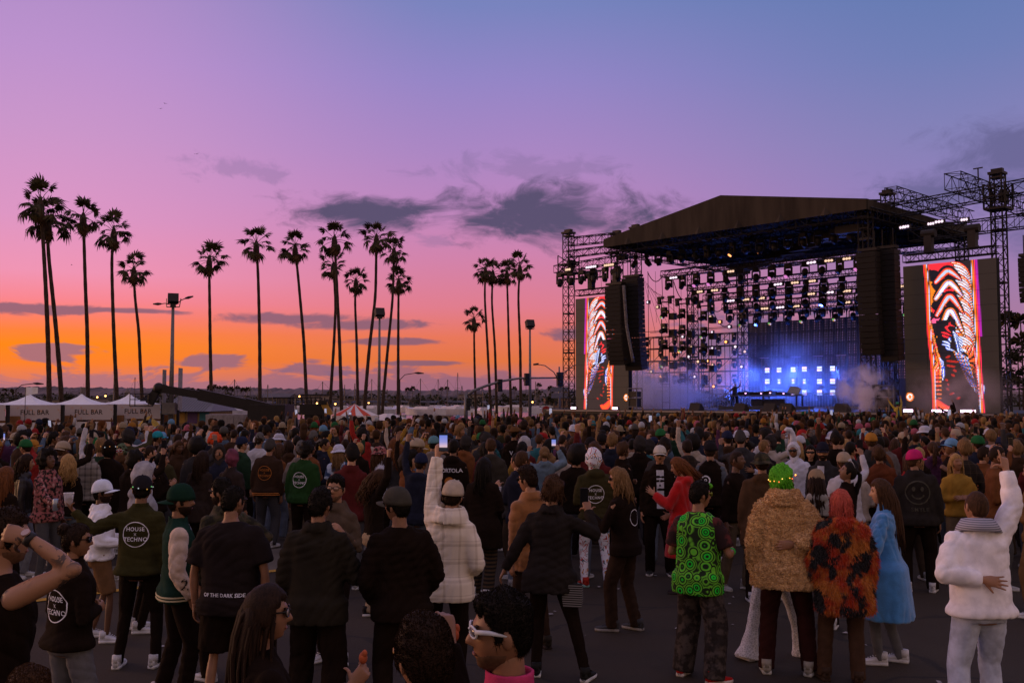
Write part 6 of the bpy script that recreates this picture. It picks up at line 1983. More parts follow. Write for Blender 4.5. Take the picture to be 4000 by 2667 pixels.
# --- right, second row
SM = mat('smiley_print', (.055, .05, .035), .7, 0, .2, 20)
def smiley(o, q):
	sh = [ring_flat(.15, .016), ring_flat(.085, .020, 24, math.pi * 1.12, math.pi * 1.88)]
	for sx in (-1, 1):
		a = np.linspace(0, 2 * math.pi, 14, endpoint=False)
		sh.append((np.stack([sx * .050 + np.cos(a) * .020, .045 + np.sin(a) * .030, a * 0], 1), [tuple(range(14))]))
	print_on(q, o, sh, q['pose'].T((.0, -.1, 1.24)), SM, name='face_print')
	print_on(q, o, [flat_text('SMYLE', .07, spacing=1.1)], q['pose'].T((.0, -.1, 1.03)), SM, name='lettering')
person(3572, 1756, 1.80, -12, 'person in hot pink cap and dark jacket with faint smiling face print', skin=1, build=1.2, head=(-50, 0, 0), hair=('short', 'brown'), hat=('cap', (.52, .02, .14)), top=dict(mat=cloth((.024, .020, .018)), hem=.82, boxy=1, ease=.04, sr=(.092, .08, .06), collar='fold', post=smiley), legs=dict(mat=Kb, style='straight'))
def whiteband(o, q): band(o, q['pose'], 1.12, 1.20, .052, mat('grey_band', (.34, .32, .32), .9, 0, .1), 'chest_band')
person(3188, 1833, 1.69, -6, 'person in khaki cap and black anorak with pale grey hood and band', female=True, hair=('long', 'dark'), hat=('cap', (.26, .19, .12)), top=dict(mat=Kb, hem=.82, boxy=1, ease=.042, sr=(.088, .08, .06), collar=None, post=whiteband), under=dict(mat=cloth((.26, .25, .24)), ease=.05, hem=1.25, collar='hood'), legs=dict(mat=Kb, style='straight'))
person(3312, 1803, 1.71, 55, 'person with dark ponytail and glasses pushed up, looking down at hands', female=True, skin=1, head=(30, -20, 0), hair=('ponytail', 'black'), glasses=('sun', (.4, .4, .42), (.3, .3, .32), 1), arms=('drink', 'drink'), top=dict(mat=Kb, hem=.85, boxy=.9, ease=.03, collar='stand', post=strip(.03)), legs=dict(mat=Kb, style='slim'))
person(3432, 1742, 1.76, -4, 'person with tousled brown hair in rust brown zip jacket', build=1.1, hair=('messy', 'brown'), top=dict(mat=cloth((.12, .035, .015)), hem=.84, boxy=1, ease=.035, collar='stand'), legs=dict(mat=Kb, style='straight'))
p = person(3100, 1728, 1.76, 158, 'person in white hooded bird costume with long curved neck and red beak', skin=2, hair=None, hat=('hood', (.55, .56, .66)), glasses=sunk, beard='stubble', arms=('down', 'wide'), top=dict(mat=cloth((.55, .56, .66)), hem=.7, boxy=1, ease=.06, sr=(.10, .095, .07), collar='hood', wr=.014), legs=dict(mat=cloth((.55, .56, .66)), style='baggy'))
_M = p['head_matrix']
mb = MB(); mb.tube([(0, -.02, .10), (0, -.03, .20), (.005, -.02, .29), (.03, .0, .345), (.075, .02, .355), (.11, .03, .33)], [.062, .050, .042, .042, .040, .026], 12)
nk = mb.build('bird_neck', cloth((.55, .56, .66)), p['root'], smooth=True); nk.matrix_local = _M
MB().tube([(.10, .028, .335), (.14, .036, .312), (.165, .04, .285)], [.028, .022, .006], 10).build('beak', mat('beak_red', (.45, .015, .02), .6, 0, 0), nk, smooth=True)
person(4030, 1800, 1.76, 30, 'person in tan work jacket and trousers cut off by the picture edge', hair=('short', 'brown'), arms=('front', 'front'), top=dict(mat=cloth((.16, .085, .030)), hem=.84, boxy=1, ease=.04), legs=dict(mat=cloth((.15, .085, .035)), style='straight'))
person(2975, 1766, 1.80, -14, 'person in camouflage bucket hat and long brown hooded coat', skin=1, hair=('short', 'dark'), hat=('bucket', M_camo()), top=dict(mat=cloth((.070, .038, .020)), hem=.66, boxy=1, ease=.045, sr=(.092, .085, .07), collar='hood', flare=.05), legs=dict(mat=Kb, style='straight'))
person(2775, 1728, 1.80, -12, 'person in black cap and denim-sleeved black jacket with white skull print', hair=('crop', 'dark'), hat=('cap', (.014, .012, .014)), top=dict(mat=Kb, hem=.84, boxy=.9, ease=.035, sleeves=M_denim('denim_dark', (.045, .06, .085)),
	   post=lambda o, q: print_on(q, o, [ring_flat(.07, .02), ring_flat(.022, .012, 12), (lambda v, f: (v + np.array([.02, -.1, 0]), f))(*ring_flat(.045, .014, 16, 3.4, 6.0))], q['pose'].T((-.06, -.1, 1.22)), WHITEP, name='skull_print')), legs=dict(mat=Kb))
person(2985, 1713, 1.82, -20, 'bald person in dark jacket and glasses looking across the crowd', skin=0, hair=('buzz', 'sandy'), head=(-40, -8, 0), glasses=clear, top=dict(mat=Kb2, hem=.84), legs=dict(mat=Kb))
person(3213, 1730, 1.80, 148, 'bearded person in navy flat-brim cap talking with face turned', skin=0, head=(10, 0, 0), hair=('crop', 'dark'), beard='full', hat=('snapback', (.014, .014, .026)), top=dict(mat=cloth((.03, .028, .03)), collar='fold', post=strip()), legs=dict(mat=Kb))
person(3166, 1737, 1.72, 165, 'person in black wraparound sunglasses with dark hair, facing the camera', female=True, skin=4, hair=('long', 'black'), glasses=('wrap', (.01, .01, .01), (.01, .01, .01)), top=dict(mat=Kb), legs=dict(mat=Kb))
person(3376, 1684, 1.76, 20, 'person in pale blue knitted hood over dark clothes', female=True, hair=None, face=False, hat=('hood', (.22, .36, .44)), top=dict(mat=Kb, collar='hood'), legs=dict(mat=Kb))
person(2892, 1682, 1.92, -10, 'tall person in charcoal hoodie with a raised forearm', hair=('crop', 'dark'), hat=('beanie', (.045, .042, .042)), build=1.12, arms=(((.3, .5, -.1), (-.05, .3, 1), 'fist'), 'down'), top=dict(mat=cloth((.040, .038, .042)), hem=.82, boxy=1, ease=.04, collar='hood'), legs=dict(mat=Kb))

# --- second row, left and centre
p = person(1197, 1728, 1.79, -14, 'person in bottle green jacket with white HOUSE X TECHNO ring', skin=1, build=1.1, hair=('curly', 'black'), top=dict(mat=cloth((.016, .050, .014)), hem=.84, boxy=1, ease=.04, sr=(.092, .08, .06), collar='stand', post=back_logo(1.20)), legs=dict(mat=Kb, style='straight'))
p = person(1056, 1714, 1.79, -8, 'person in brown bomber jacket with orange HOUSE X TECHNO ring and grey beanie', build=1.1, hair=('short', 'dark'), hat=('beanie', (.05, .045, .045)), top=dict(mat=cloth((.040, .022, .014)), hem=.84, boxy=1, ease=.045, sr=(.094, .082, .06), collar='stand', post=back_logo(1.22, ORANGEP)), legs=dict(mat=BLKDEN, style='straight'))
for zz in (.86, .885): band(p['top'], p['pose'], zz, zz + .010, .053, ORANGEP, 'hem_stripe')
p = person(2127, 1741, 1.70, -6, 'person with fair low bun in denim jacket filming with both hands raised', female=True, hair=('lowbun', 'sandy'), arms=(((.5, .55, .15), (-.35, .35, .95), 'grip'), ((.5, .55, .15), (-.35, .35, .95), 'grip')), top=dict(mat=M_denim('denim_light', (.09, .15, .20)), hem=.9, boxy=.9, ease=.035, sr=(.088, .08, .055), collar='fold'), legs=dict(mat=Kb))
hold(p, 1, 'phone', 'phone held up by the person in the light denim jacket', dz=.05, dx=-.05, screen='sky')
person(1695, 1703, 1.82, -22, 'person in teal cap and light grey hoodie', skin=2, build=1.15, hair=('crop', 'black'), hat=('cap', (.10, .22, .26), 0), top=dict(mat=cloth((.16, .135, .125)), hem=.84, boxy=1, ease=.05, sr=(.095, .085, .06), collar='hood'), legs=dict(mat=Kb))
def portola(o, q):
	print_on(q, o, [flat_text('PORTOLA', .085, spacing=.9)], q['pose'].T((0, -.1, 1.30)), WHITEP, name='lettering')
	print_on(q, o, [flat_text('80', .06)], q['pose'].T((.11, -.1, 1.14)), WHITEP, name='number')
	a = np.linspace(0, 2 * math.pi, 20, endpoint=False)
	print_on(q, o, [(np.stack([np.cos(a) * .075, np.sin(a) * .075, a * 0], 1), [tuple(range(20))])], q['pose'].T((-.01, -.1, 1.13)), ORANGEP, name='orange_disc')
person(1772, 1716, 1.83, -18, 'person in black hoodie printed PORTOLA over an orange disc', skin=2, hair=('short', 'black'), top=dict(mat=Kb, hem=.84, boxy=1, ease=.045, collar='hood', post=portola), legs=dict(mat=Kb))
person(1918, 1712, 1.82, -8, 'person with short brown hair in dark olive-grey sweatshirt', build=1.15, hair=('short', 'brown'), top=dict(mat=cloth((.040, .034, .027)), hem=.84, boxy=1, ease=.04, collar='hood'), legs=dict(mat=Kb))
p = person(1890, 1786, 1.73, -24, 'person with long black hair in black coat and tiger-striped trousers', female=True, build=1.15, hair=('long', 'black'), arms=('down', 'drink'), top=dict(mat=Kb, name='coat', hem=.62, boxy=1, ease=.045, flare=.05), legs=dict(mat=M_stripes((.012, .010, .009, 1), (.060, .038, .022, 1), 130, 'tiger'), style='straight'))
hold(p, 1, 'cup', 'clear cup held by the person in the long black coat')
person(1478, 1832, 1.66, -62, 'person with long brown hair and raised arm, black top and beige trousers', female=True, head=(-15, 22, 0), hair=('longcurl', 'brown'), glasses=sunk, arms=('drink', ((.45, .3, .9), (-.1, .1, 1), 'fist')), top=dict(mat=Kb, hem=.95, ease=.02, boxy=.4), legs=dict(mat=cloth((.30, .22, .14)), style='straight'), shoes=((.02, .018, .02), (.5, .5, .52)))
person(1404, 1726, 1.69, -5, 'person with fair hair in a low bun and black sleeves', female=True, hair=('lowbun', 'blonde'), arms=('phone', 'down'), top=dict(mat=Kb), legs=dict(mat=Kb))
person(1324, 1734, 1.70, -10, 'person in white bucket hat and blue-orange tie-dye shirt', female=True, hair=('long', 'sandy'), hat=('bucket', (.48, .50, .62)), top=dict(mat=M_tiedye(), name='tshirt', hem=.8, boxy=1, ease=.04, sleeve='short', sr=(.09, .085, .08), collar='crew'), legs=dict(mat=Kb))
person(1484, 1741, 1.68, -72, 'person in pink floral bucket hat with white sleeve', female=True, hair=('long', 'brown'), hat=('bucket', M_floral((.30, .10, .10, 1), (.42, .24, .22, 1))), top=dict(mat=cloth((.42, .42, .48))), legs=dict(mat=Kb))
person(840, 1694, 1.78, -12, 'person in round shaggy orange-red hat', hair=('short', 'dark'), hat=('fluffy', mat('shag_orange', (.62, .06, .012), .95, 0, .2, 40, .8, 90)), top=dict(mat=cloth((.05, .04, .035))), legs=dict(mat=Kb))
person(616, 1684, 1.80, -35, 'person in bright teal cap and black basketball jersey', skin=2, hair=('crop', 'dark'), hat=('cap', (.02, .26, .32)), arms=('down', 'phone'), top=dict(mat=Kb, sleeve=None, collar='crew', ease=.02, post=text_back([('BROOKLYN', .05, 1.3, 1.0)])), legs=dict(mat=Kb))
person(476, 1733, 1.66, 172, 'person in white heart-shaped sunglasses and brown furry coat', female=True, skin=0, hair=('bob', 'dark'), hat=('headscarf', (.10, .14, .08)), glasses=('heart', (.6, .6, .64), (.30, .03, .04)), top=dict(mat=cloth((.085, .042, .020)), boxy=1, ease=.05, collar='bigfold'), legs=dict(mat=Kb))
person(264, 1773, 1.69, 40, 'person with long wavy blonde hair over a black top', female=True, skin=4, hair=('longcurl', 'blonde'), head=(15, 0, 8), top=dict(mat=Kb), legs=dict(mat=M_denim('denim_mid', (.06, .08, .12))))
person(104, 1773, 1.70, -72, 'person with wavy dark hair in black leather jacket, white patch on sleeve', female=True, skin=0, hair=('longcurl', 'dark'), top=dict(mat=LEATHER, hem=.92, ease=.03, collar='fold'), legs=dict(mat=M_denim('denim_pale2', (.28, .30, .36)), style='straight'))
p = person(190, 1762, 1.76, -115, 'person with dark curls in red floral shirt reaching out with a can', skin=3, hair=('afro', 'black'), head=(-5, -16, 0), arms=(('down'), ((.15, .55, -.7), (.35, .85, -.25), 'grip')), top=dict(mat=M_floral(), hem=.82, boxy=1, ease=.04, collar='fold'), legs=dict(mat=M_denim('denim_black', (.020, .016, .017))))
hold(p, 1, 'can', 'pale drink can held out by the person in the red floral shirt')
person(22, 1822, 1.69, -20, 'person with long auburn hair and black top at the picture edge', female=True, hair=('verylong', 'auburn'), top=dict(mat=Kb), legs=dict(mat=Kb))
person(566, 1812, 1.76, -60, 'person in shaggy grey-white fur hood with ear flaps', skin=2, hair=None, hat=('trapper', mat('fur_grey', (.34, .33, .36), .95, 0, .35, 9, .8, 80)), top=dict(mat=cloth((.28, .28, .31)), boxy=1, ease=.06, collar='hood'), legs=dict(mat=Kb))
person(632, 1763, 1.70, -66, 'person with dark tied-back hair and drink, black puffer', female=True, skin=0, hair=('ponytail', 'black'), arms=('drink', 'drink'), top=dict(mat=Kb, ease=.05, boxy=1), legs=dict(mat=Kb))
person(792, 1760, 1.71, -12, 'person with long straight dark hair in plain dark coat', female=True, hair=('long', 'dark'), top=dict(mat=cloth((.026, .018, .016)), hem=.7, ease=.04), legs=dict(mat=Kb))
person(908, 1754, 1.72, -20, 'person in purple-red headscarf and dark coat', female=True, hair=None, hat=('headscarf', mat('scarf_purple', (.14, .03, .06), .8, 0, .5, 8)), top=dict(mat=cloth((.03, .02, .02)), hem=.7), legs=dict(mat=Kb))
person(956, 1678, 1.80, -28, 'person in cream overshirt with short dark hair', hair=('short', 'black'), build=1.1, top=dict(mat=cloth((.40, .34, .30)), boxy=1, ease=.04, collar='fold'), legs=dict(mat=Kb))
person(351, 1726, 1.79, -15, 'person with shaved head in grey checked flannel shirt', hair=('buzz', 'black'), skin=2, top=dict(mat=M_plaid_grey(), boxy=1, ease=.04, collar='fold'), legs=dict(mat=Kb))
person(255, 1709, 1.74, -10, 'person with big brown curls in dark clothes', female=True, hair=('afro', 'brown'), top=dict(mat=cloth((.035, .025, .02))), legs=dict(mat=Kb))
p = person(426, 1724, 1.78, -6, 'person in black hooded coat with beaded head wreath', build=1.25, face=False, hair=None, hat=('hood', BLACK), top=dict(mat=Kb, hem=.6, boxy=1, ease=.05, collar='hood'), legs=dict(mat=Kb))
head_lights(p, 8, [(.7, .7, .8), (.8, .3, .1)], r=.118, z=.06, size=.008, strength=.6)
person(2010, 1667, 1.86, -30, 'person in wide-brimmed brown hat and black jacket', skin=2, hair=('short', 'black'), hat=('widebrim', (.11, .055, .022)), top=dict(mat=Kb, ease=.04, post=text_back([('V', .12, 1.24, 1.0)])), legs=dict(mat=Kb))
person(2046, 1642, 1.90, -10, 'tall person in black shirt printed LA CLIPPERS BASKETBALL', hair=('curly', 'dark'), top=dict(mat=Kb, name='tshirt', sleeve='short', collar='crew', post=text_back([('LA', .075, 1.38, 1.0), ('CLIPPERS', .075, 1.29, 1.0), ('BASKETBALL', .058, 1.20, 1.0)])), legs=dict(mat=Kb))
HEROES_N = len(PEOPLE)
run_bake()
num2(VARSITY['top'], VARSITY)
# ================================================================== STAGE
SO, SS, SB = Vector((4.8, 75.1, 0)), Vector((.69, -.7238, 0)), Vector((.7238, .69, 0))
def S(t, b, z): return SO + SS * t + SB * b + Vector((0, 0, z))
def at_b(px, py, b):
	d = ray(px, py); o = Vector((0, 0, CAM_H))
	k = (b - (o - SO).dot(SB)) / d.dot(SB)
	p = o + d * k
	return ((p - SO).dot(SS), p.z)
STAGE_YAW = math.atan2(SS.y, SS.x)
trussm = mat('truss_black', (.016, .012, .010), .55, .2, .2, 4)
trussg = mat('truss_grey', (.085, .070, .060), .45, .5, .2, 4)
roofm = pattern_mat('roof_cloth', lambda N, oc: N.mix(N.maprange(N.noise(N.vmath('MULTIPLY', oc, (.8, .8, .12)), 1.6, 3), .3, .7), (.022, .016, .011, 1), (.048, .037, .026, 1)), .8, .25, 3)
blackcloth = mat('black_cloth', (.012, .0095, .0085), .9, 0, .2, 2)
stage = thing('festival_stage', 'large outdoor concert stage with black gabled roof, truss towers and deck', 'stage', SO, STAGE_YAW)
def L(t, b, z): return Vector((t, b, z))     # stage-local coordinates (x along the front, y to the back)
def truss_mb(mb, p, q, w=.5, bay=.6, r=.035, rb=.020):
	p, q = Vector(p), Vector(q)
	d = q - p; n = max(1, int(round(d.length / bay)))
	dn = d.normalized()
	up = Vector((0, 0, 1)) if abs(dn.z) < .9 else Vector((0, 1, 0))
	a = dn.cross(up).normalized() * w / 2; b = a.cross(dn).normalized() * w / 2
	cs = [a + b, a - b, -a - b, -a + b]
	for c in cs: mb.bar(p + c, q + c, r, 4)
	for i in range(n):
		u, v = p + d * (i / n), p + d * ((i + 1) / n)
		for k in range(4):
			c0, c1 = cs[k], cs[(k + 1) % 4]
			if i % 2: c0, c1 = c1, c0
			mb.bar(u + c0, v + c1, rb, 3)
		for k in range(4): mb.bar(u + cs[k], u + cs[(k + 1) % 4], rb, 3)
	return mb
def truss(p, q, w=.5, name='truss', m=None, parent=stage, **k):
	return truss_mb(MB(), p, q, w, **k).build(name, m or trussm, parent)

# ---- roof
tl, zl = at_b(2358, 933, 0); tr, zr = at_b(3385, 780, 0); ta, za = at_b(2813, 764, 0)
_, zbl = at_b(2358, 960, 0); _, zbr = at_b(3385, 826, 0)
ze, zb = (zl + zr) / 2, (zbl + zbr) / 2
RD = 16.4
def poly(name, pts, thick, m, parent=stage):
	mb = MB(); mb.add(pts, [tuple(range(len(pts)))])
	o = mb.build(name, m, parent)
	sm = o.modifiers.new('s', 'SOLIDIFY'); sm.thickness = thick; sm.offset = 0
	return o
poly('roof_front', [L(tl, 0, zb), L(tr, 0, zb), L(tr, 0, ze), L(ta, 0, za), L(tl, 0, ze)], .08, roofm)
poly('roof_back', [L(tl, RD, zb), L(tr, RD, zb), L(tr, RD, ze), L(ta, RD, za), L(tl, RD, ze)], .08, roofm)
poly('roof_slope', [L(tl, 0.05, ze), L(ta, 0.05, za), L(ta, RD, za), L(tl, RD, ze)], .06, roofm)
poly('roof_slope', [L(ta, 0.05, za), L(tr, 0.05, ze), L(tr, RD, ze), L(ta, RD, za)], .06, roofm)
poly('roof_side', [L(tr, .05, zb), L(tr, RD, zb), L(tr, RD, ze), L(tr, .05, ze)], .08, roofm)
poly('roof_side', [L(tl, .05, zb), L(tl, RD, zb), L(tl, RD, ze), L(tl, .05, ze)], .08, roofm)
for k in range(6):
	t = tl + (tr - tl) * (k + .75) / 6.6
	mb = MB(); mb.add([L(t - .35, -.07, zb), L(t + .35, -.07, zb), L(t, -.03, zb + .55), L(t, -.22, zb - .05)], [(0, 1, 2), (0, 3, 1), (0, 2, 3), (1, 3, 2)])
	mb.build('gusset', roofm, stage)
for b in (.35, 3.2, 6.0, 9.0, 12, 15.8):
	truss(L(tl, b, zb - .15), L(tr, b, zb - .15), .62, 'roof_truss', bay=.8)
for t in (tl + .2, tl + (tr - tl) * .25, ta, tl + (tr - tl) * .75, tr - .2):
	truss(L(t, .3, zb - .15), L(t, RD - .2, zb - .15), .62, 'roof_truss', bay=.8)
for b in (2.0, 7.5, 13):
	truss(L(tl, b, ze), L(ta, b, za - .35), .4, 'rafter', bay=.8); truss(L(ta, b, za - .35), L(tr, b, ze), .4, 'rafter', bay=.8)
for k in range(16):
	t = tl + 1 + (tr - tl - 2) * ((k * .618) % 1); b = 1 + 14 * ((k * .382) % 1)
	MB().box(L(t, b, zb - .75), (rng.uniform(.6, 2.0), rng.uniform(.4, .9), rng.uniform(.3, .6))).build('rigging_box', trussm, stage)
# ---- towers
def tower(t, b, z1, w=.62, z0=0, head=True):
	o = truss(L(t, b, z0), L(t, b, z1), w, 'tower', bay=.7, r=.05, rb=.026)
	if head:
		mb = MB(); mb.box(L(t, b, z1 + .05), (w * 1.3, w * 1.3, .14)); mb.box(L(t, b, z1 + .22), (w * 1.0, w * .5, .20)); mb.build('tower_head', trussm, o)
	for z in np.arange(3, z1, 3.0):
		MB().box(L(t, b, z), (w * 1.06, w * 1.06, .10)).build('joint_plate', trussm, o)
	return o
tower(-1.1, .43, 15.2); tower(29.6, 3.26, 15.2)
tower(1.0, 6, 16.0); tower(21.8, 6, 15.6)
tower(tl + .6, .8, ze + .35); tower(tr - .5, .8, ze - .2, head=False)
for px in (2708, 2903):
	t_, _ = at_b(px, 1400, 13.5); tower(t_, 13.5, zb - .4, .62, head=False)
tq_, _ = at_b(3475, 1450, 8); tower(tq_, 8, zb - .4, .8, head=False)
tower(tr - .4, 14.5, ze)
# ---- wing trusses
truss(L(-1.1, .43, 14.55), L(tl + 1, .43, 14.35), .6); truss(L(-2.2, .2, 12.5), L(5.5, .2, 12.7), .55); truss(L(-1.1, .43, 13.6), L(5.0, .43, 13.5), .5)
truss(L(-1.6, .43, 11.9), L(.6, 3.0, 12.2), .5)
truss(L(22, 3.3, 13.9), L(34, 3.3, 14.4), .75, bay=.9); truss(L(24.5, 3.3, 12.3), L(34, 3.3, 12.4), .75, bay=.9)
truss(L(24.1, 1.6, 14.7), L(24.1, 13, 14.7), .75, bay=.9); truss(L(29.6, -2.9, 13.9), L(29.6, 11, 13.9), .85, bay=.9)
for t_, b_, z_ in ((29.6, 3.26, 13.9), (-1.1, .43, 12.8)):
	mb = truss_mb(MB(), L(t_, b_, z_ - .7), L(t_, b_, z_ + .7), 1.15, bay=.7, r=.06, rb=.04); mb.box(L(t_, b_, z_ - .7), (1.2, 1.2, .12)); mb.box(L(t_ + .3, b_, z_), (.4, .5, .6)); mb.build('sleeve_block', trussm, stage)
wn = MB(); wn.bar(L(29.6, .5, 14.3), L(29.6, .5, 15.1), .04); wn.box(L(29.6, .5, 15.1), (.5, .06, .06)); wn.build('wind_gauge', trussm, stage)
# ---- deck
DZ = 1.72
MB().box(L(15, 7.5, DZ - .15), (34, 18, .3)).build('deck', mat('deck_black', (.020, .018, .018), .6, 0, .2, 2), stage)
MB().box(L(15, -1.45, DZ / 2 - .1), (34, .06, DZ - .2)).build('deck_skirt', blackcloth, stage)
MB().box(L(15, -1.55, DZ - .08), (33, .12, .10)).build('deck_edge', mat('deck_edge', (.20, .18, .18), .5, .3, .1), stage)
for (t0, t1, z1) in ((21.5, 24.8, 4.0),):
	MB().box(L((t0 + t1) / 2, 12.5, (DZ + z1) / 2), (t1 - t0, .1, z1 - DZ)).build('drape', blackcloth, stage)
# ---- scaffold wall with lamps, left half of the back
def scaffold(t0, t1, b, levels, bays, parent=stage):
	mb = MB()
	for i in range(bays + 1):
		t = t0 + (t1 - t0) * i / bays
		for db in (0, 1.2): mb.bar(L(t, b + db, DZ), L(t, b + db, levels[-1]), .035, 4)
	for z in levels:
		for db in (0, 1.2): mb.bar(L(t0, b + db, z), L(t1, b + db, z), .035, 4); mb.bar(L(t0, b + db, z + .5), L(t1, b + db, z + .5), .025, 4) if z == levels[-1] else None
		for i in range(bays + 1):
			t = t0 + (t1 - t0) * i / bays; mb.bar(L(t, b, z), L(t, b + 1.2, z), .03, 4)
	for i in range(bays):
		for k in range(len(levels) - 1):
			if (i + k) % 2 == 0: mb.bar(L(t0 + (t1 - t0) * i / bays, b, levels[k]), L(t0 + (t1 - t0) * (i + 1) / bays, b, levels[k + 1]), .025, 3)
	return mb.build('scaffold', trussm, parent)
ts0, _ = at_b(2508, 1400, 14); ts1, _ = at_b(2905, 1400, 14)
LV = [at_b(2700, py, 14)[1] for py in (1575, 1510, 1452, 1405, 1355, 1308)]
scaffold(ts0, ts1, 14, LV, 8)
# ---- hoist chains and cables
for px, y0, y1, b in ((2531, 1060, 1440, 5), (2630, 1070, 1300, 6), (2585, 1075, 1180, 6), (2560, 1060, 1260, 8), (2660, 1100, 1420, 7), (2242, 1060, 1140, 0), (2305, 1060, 1140, 0), (2346, 1060, 1130, 0)):
	a, c = at_b(px, y0, b), at_b(px + 4, y1, b); MB().bar(L(a[0], b, a[1]), L(c[0], b, c[1]), .03 if b in (5, 6) else .016, 4).build('cable', trussm, stage)
for (x0, y0, x1, y1, sag, b) in ((2530, 1063, 2588, 1076, 30, 5.5), (2632, 1100, 2695, 1145, 45, 7), (2770, 1190, 2825, 1200, 22, 11), (2790, 1225, 2872, 1225, 50, 13), (2740, 1215, 2780, 1190, 12, 10)):
	pts = []
	for k in range(11):
		u = k / 10; a = at_b(x0 + (x1 - x0) * u, y0 + (y1 - y0) * u + sag * 4 * u * (1 - u), b); pts.append(L(a[0], b, a[1]))
	MB().tube(pts, .035, 5).build('slack_cable', trussm, stage)
for k in range(7):
	a, c = at_b(2515 + k * 6, 1090 + k * 8, 6), at_b(2560 + k * 26, 1300 - k * 14, 6); MB().bar(L(a[0], 6, a[1]), L(c[0], 6, c[1]), .014, 3).build('guy_wire', trussm, stage)

# ---- lighting rows
ROWS = [('first', 2588, 1072, 20.2, 5.8), ('second', 2690, 1126, 20.6, 8.0), ('third', 2752, 1166, 20.8, 10.0), ('fourth', 2826, 1200, 21.0, 12.0), ('fifth', 2874, 1218, 21.2, 13.6)]
def mover(name='moving_light'):
	r = thing(name, 'x', 'stage light')
	MB().box((0, 0, -.11), (.36, .26, .20)).build('base', trussm, r)
	y = MB()
	for sx in (-1, 1): y.box((sx * .22, 0, -.42), (.06, .12, .46))
	y.box((0, 0, -.22), (.5, .14, .06)); y.build('yoke', trussm, r)
	MB().tube([(0, .02, -.34), (0, 0, -.45), (0, -.02, -.62), (0, -.03, -.80)], [.10, .17, .165, .135], 12).build('lamp_body', trussm, r, smooth=True)
	ln = MB(); ln.tube([(0, -.03, -.80), (0, -.033, -.815)], .12, 12); ln.build('lens', mat('lens_dark', (.03, .03, .04), .1, 0, 0, spec=.8), r)
	return r
MOV = mover(); MOVV = []
def put_light(t, b, z, tilt, label, group, lens=None, yaw=0, sc=1.0):
	if not MOVV: r = MOV
	else: r = copy_tree(MOV)
	MOVV.append(r)
	r.location = S(t, b, z); r.rotation_euler = (0, 0, STAGE_YAW + R(yaw)); r.scale = (sc, sc, sc)
	for ch in r.children:
		if ch.name.startswith('lamp_body') or ch.name.startswith('lens'):
			ch.rotation_euler = (0, 0, 0)
			M = Matrix.Translation((0, 0, -.45)) @ Matrix.Rotation(R(tilt), 4, 'X') @ Matrix.Translation((0, 0, .45)); ch.matrix_local = M
			if ch.name.startswith('lens') and lens:
				ch.material_slots[0].link = 'OBJECT'; ch.material_slots[0].material = lens
	tag(r, label, 'stage light', group)
	return r
pinklens = glow('lens_pink', lin((225, 130, 205)), 1.0); orangelens = glow('lens_orange', (1, .32, .10), 3.0)
def M_rainbow():
	m, N, out = new_mat('lens_rainbow'); t = N.n('ShaderNodeTexCoord')
	n = N.voronoi(t.outputs['Object'], 14, out='Color'); e = N.n('ShaderNodeEmission')
	h = N.sep(n)[0]
	N.put(e.inputs[0], N.ramp(h, [(0, (.08, .45, .10, 1)), (.33, (.9, .35, .06, 1)), (.55, (.75, .35, .8, 1)), (.8, (.55, .5, .9, 1))], 'CONSTANT')); e.inputs[1].default_value = .8
	N.link(e.outputs[0], out.inputs[0]); return m
RAINB = M_rainbow()
strobew = glow('strobe_white', (1.0, .76, .93), 1.3); strobeo = glow('strobe_warm', (1.0, .62, .42), 1.15)
def strobe(loc, label, group, w=.55, h=.16, m=None, yaw=0, vert=False, dots=3, big=False):
	t = thing('strobe_light', label, 'stage light', loc, STAGE_YAW + R(yaw), group)
	if vert: w, h = h, w
	MB().box((0, .10, 0), (w + .10, .16, h + .10)).build('housing', trussm, t)
	for k in range(dots):
		u = (k - (dots - 1) / 2) / dots
		mb = MB(); mb.ball((0 if vert else u * w, 0.0, u * h if vert else 0), (w / 2 if vert else w / dots * .5, .05, h / dots * .5 if vert else h / 2), 10, 6); mb.build('tube', m or strobew, t, smooth=True)
	return t
for ri, (nm, px, py, t1, b) in enumerate(ROWS):
	t0, z = at_b(px, py, b)
	truss(L(t0, b, z), L(t1, b, z), .48, 'light_truss', trussg if ri == 0 else trussm, bay=.5)
	MB().box(L((t0 + t1) / 2, b - .3, z - .12), (t1 - t0, .07, .07)).build('cable_tray', trussm, stage)
	n = int((t1 - t0) / 1.25)
	for k in range(n):
		t = t0 + .6 + (t1 - t0 - 1.0) * k / max(1, n - 1)
		q = (k * 7 + ri * 3) % 5
		lens = None
		if ri == 4 and k % 2 == 0: lens = RAINB
		elif ri == 0 and q in (1, 4): lens = pinklens
		put_light(t, b, z - .28, rng.choice((-35, -20, 10, 35, 60)) if lens is None else -38, 'black moving light hanging from the %s lighting truss' % nm, 'moving lights on the %s truss' % nm, lens, rng.uniform(-40, 40) if lens is None else -5, 1.25)
		if ri < 4 and q in (0, 2, 3) and rng.random() < .72:
			strobe(S(t + .62, b - .25, z - .38), 'lit white strobe bar on the %s lighting truss' % nm, 'strobe bars on the %s truss' % nm, m=strobew if (k + ri) % 3 == 0 else strobeo, yaw=rng.uniform(-12, 12), w=.6 if (k + ri) % 3 else .78, h=.17)
for k in range(18):
	t = tl + 1.2 + (tr - tl - 2.4) * k / 17
	put_light(t, 2.2, zb - .5, rng.choice((20, 45, -30, 60)), 'black moving light close under the roof front', 'moving lights under the roof', orangelens if k in (8, 10) else None, rng.uniform(-60, 60), 1.2)
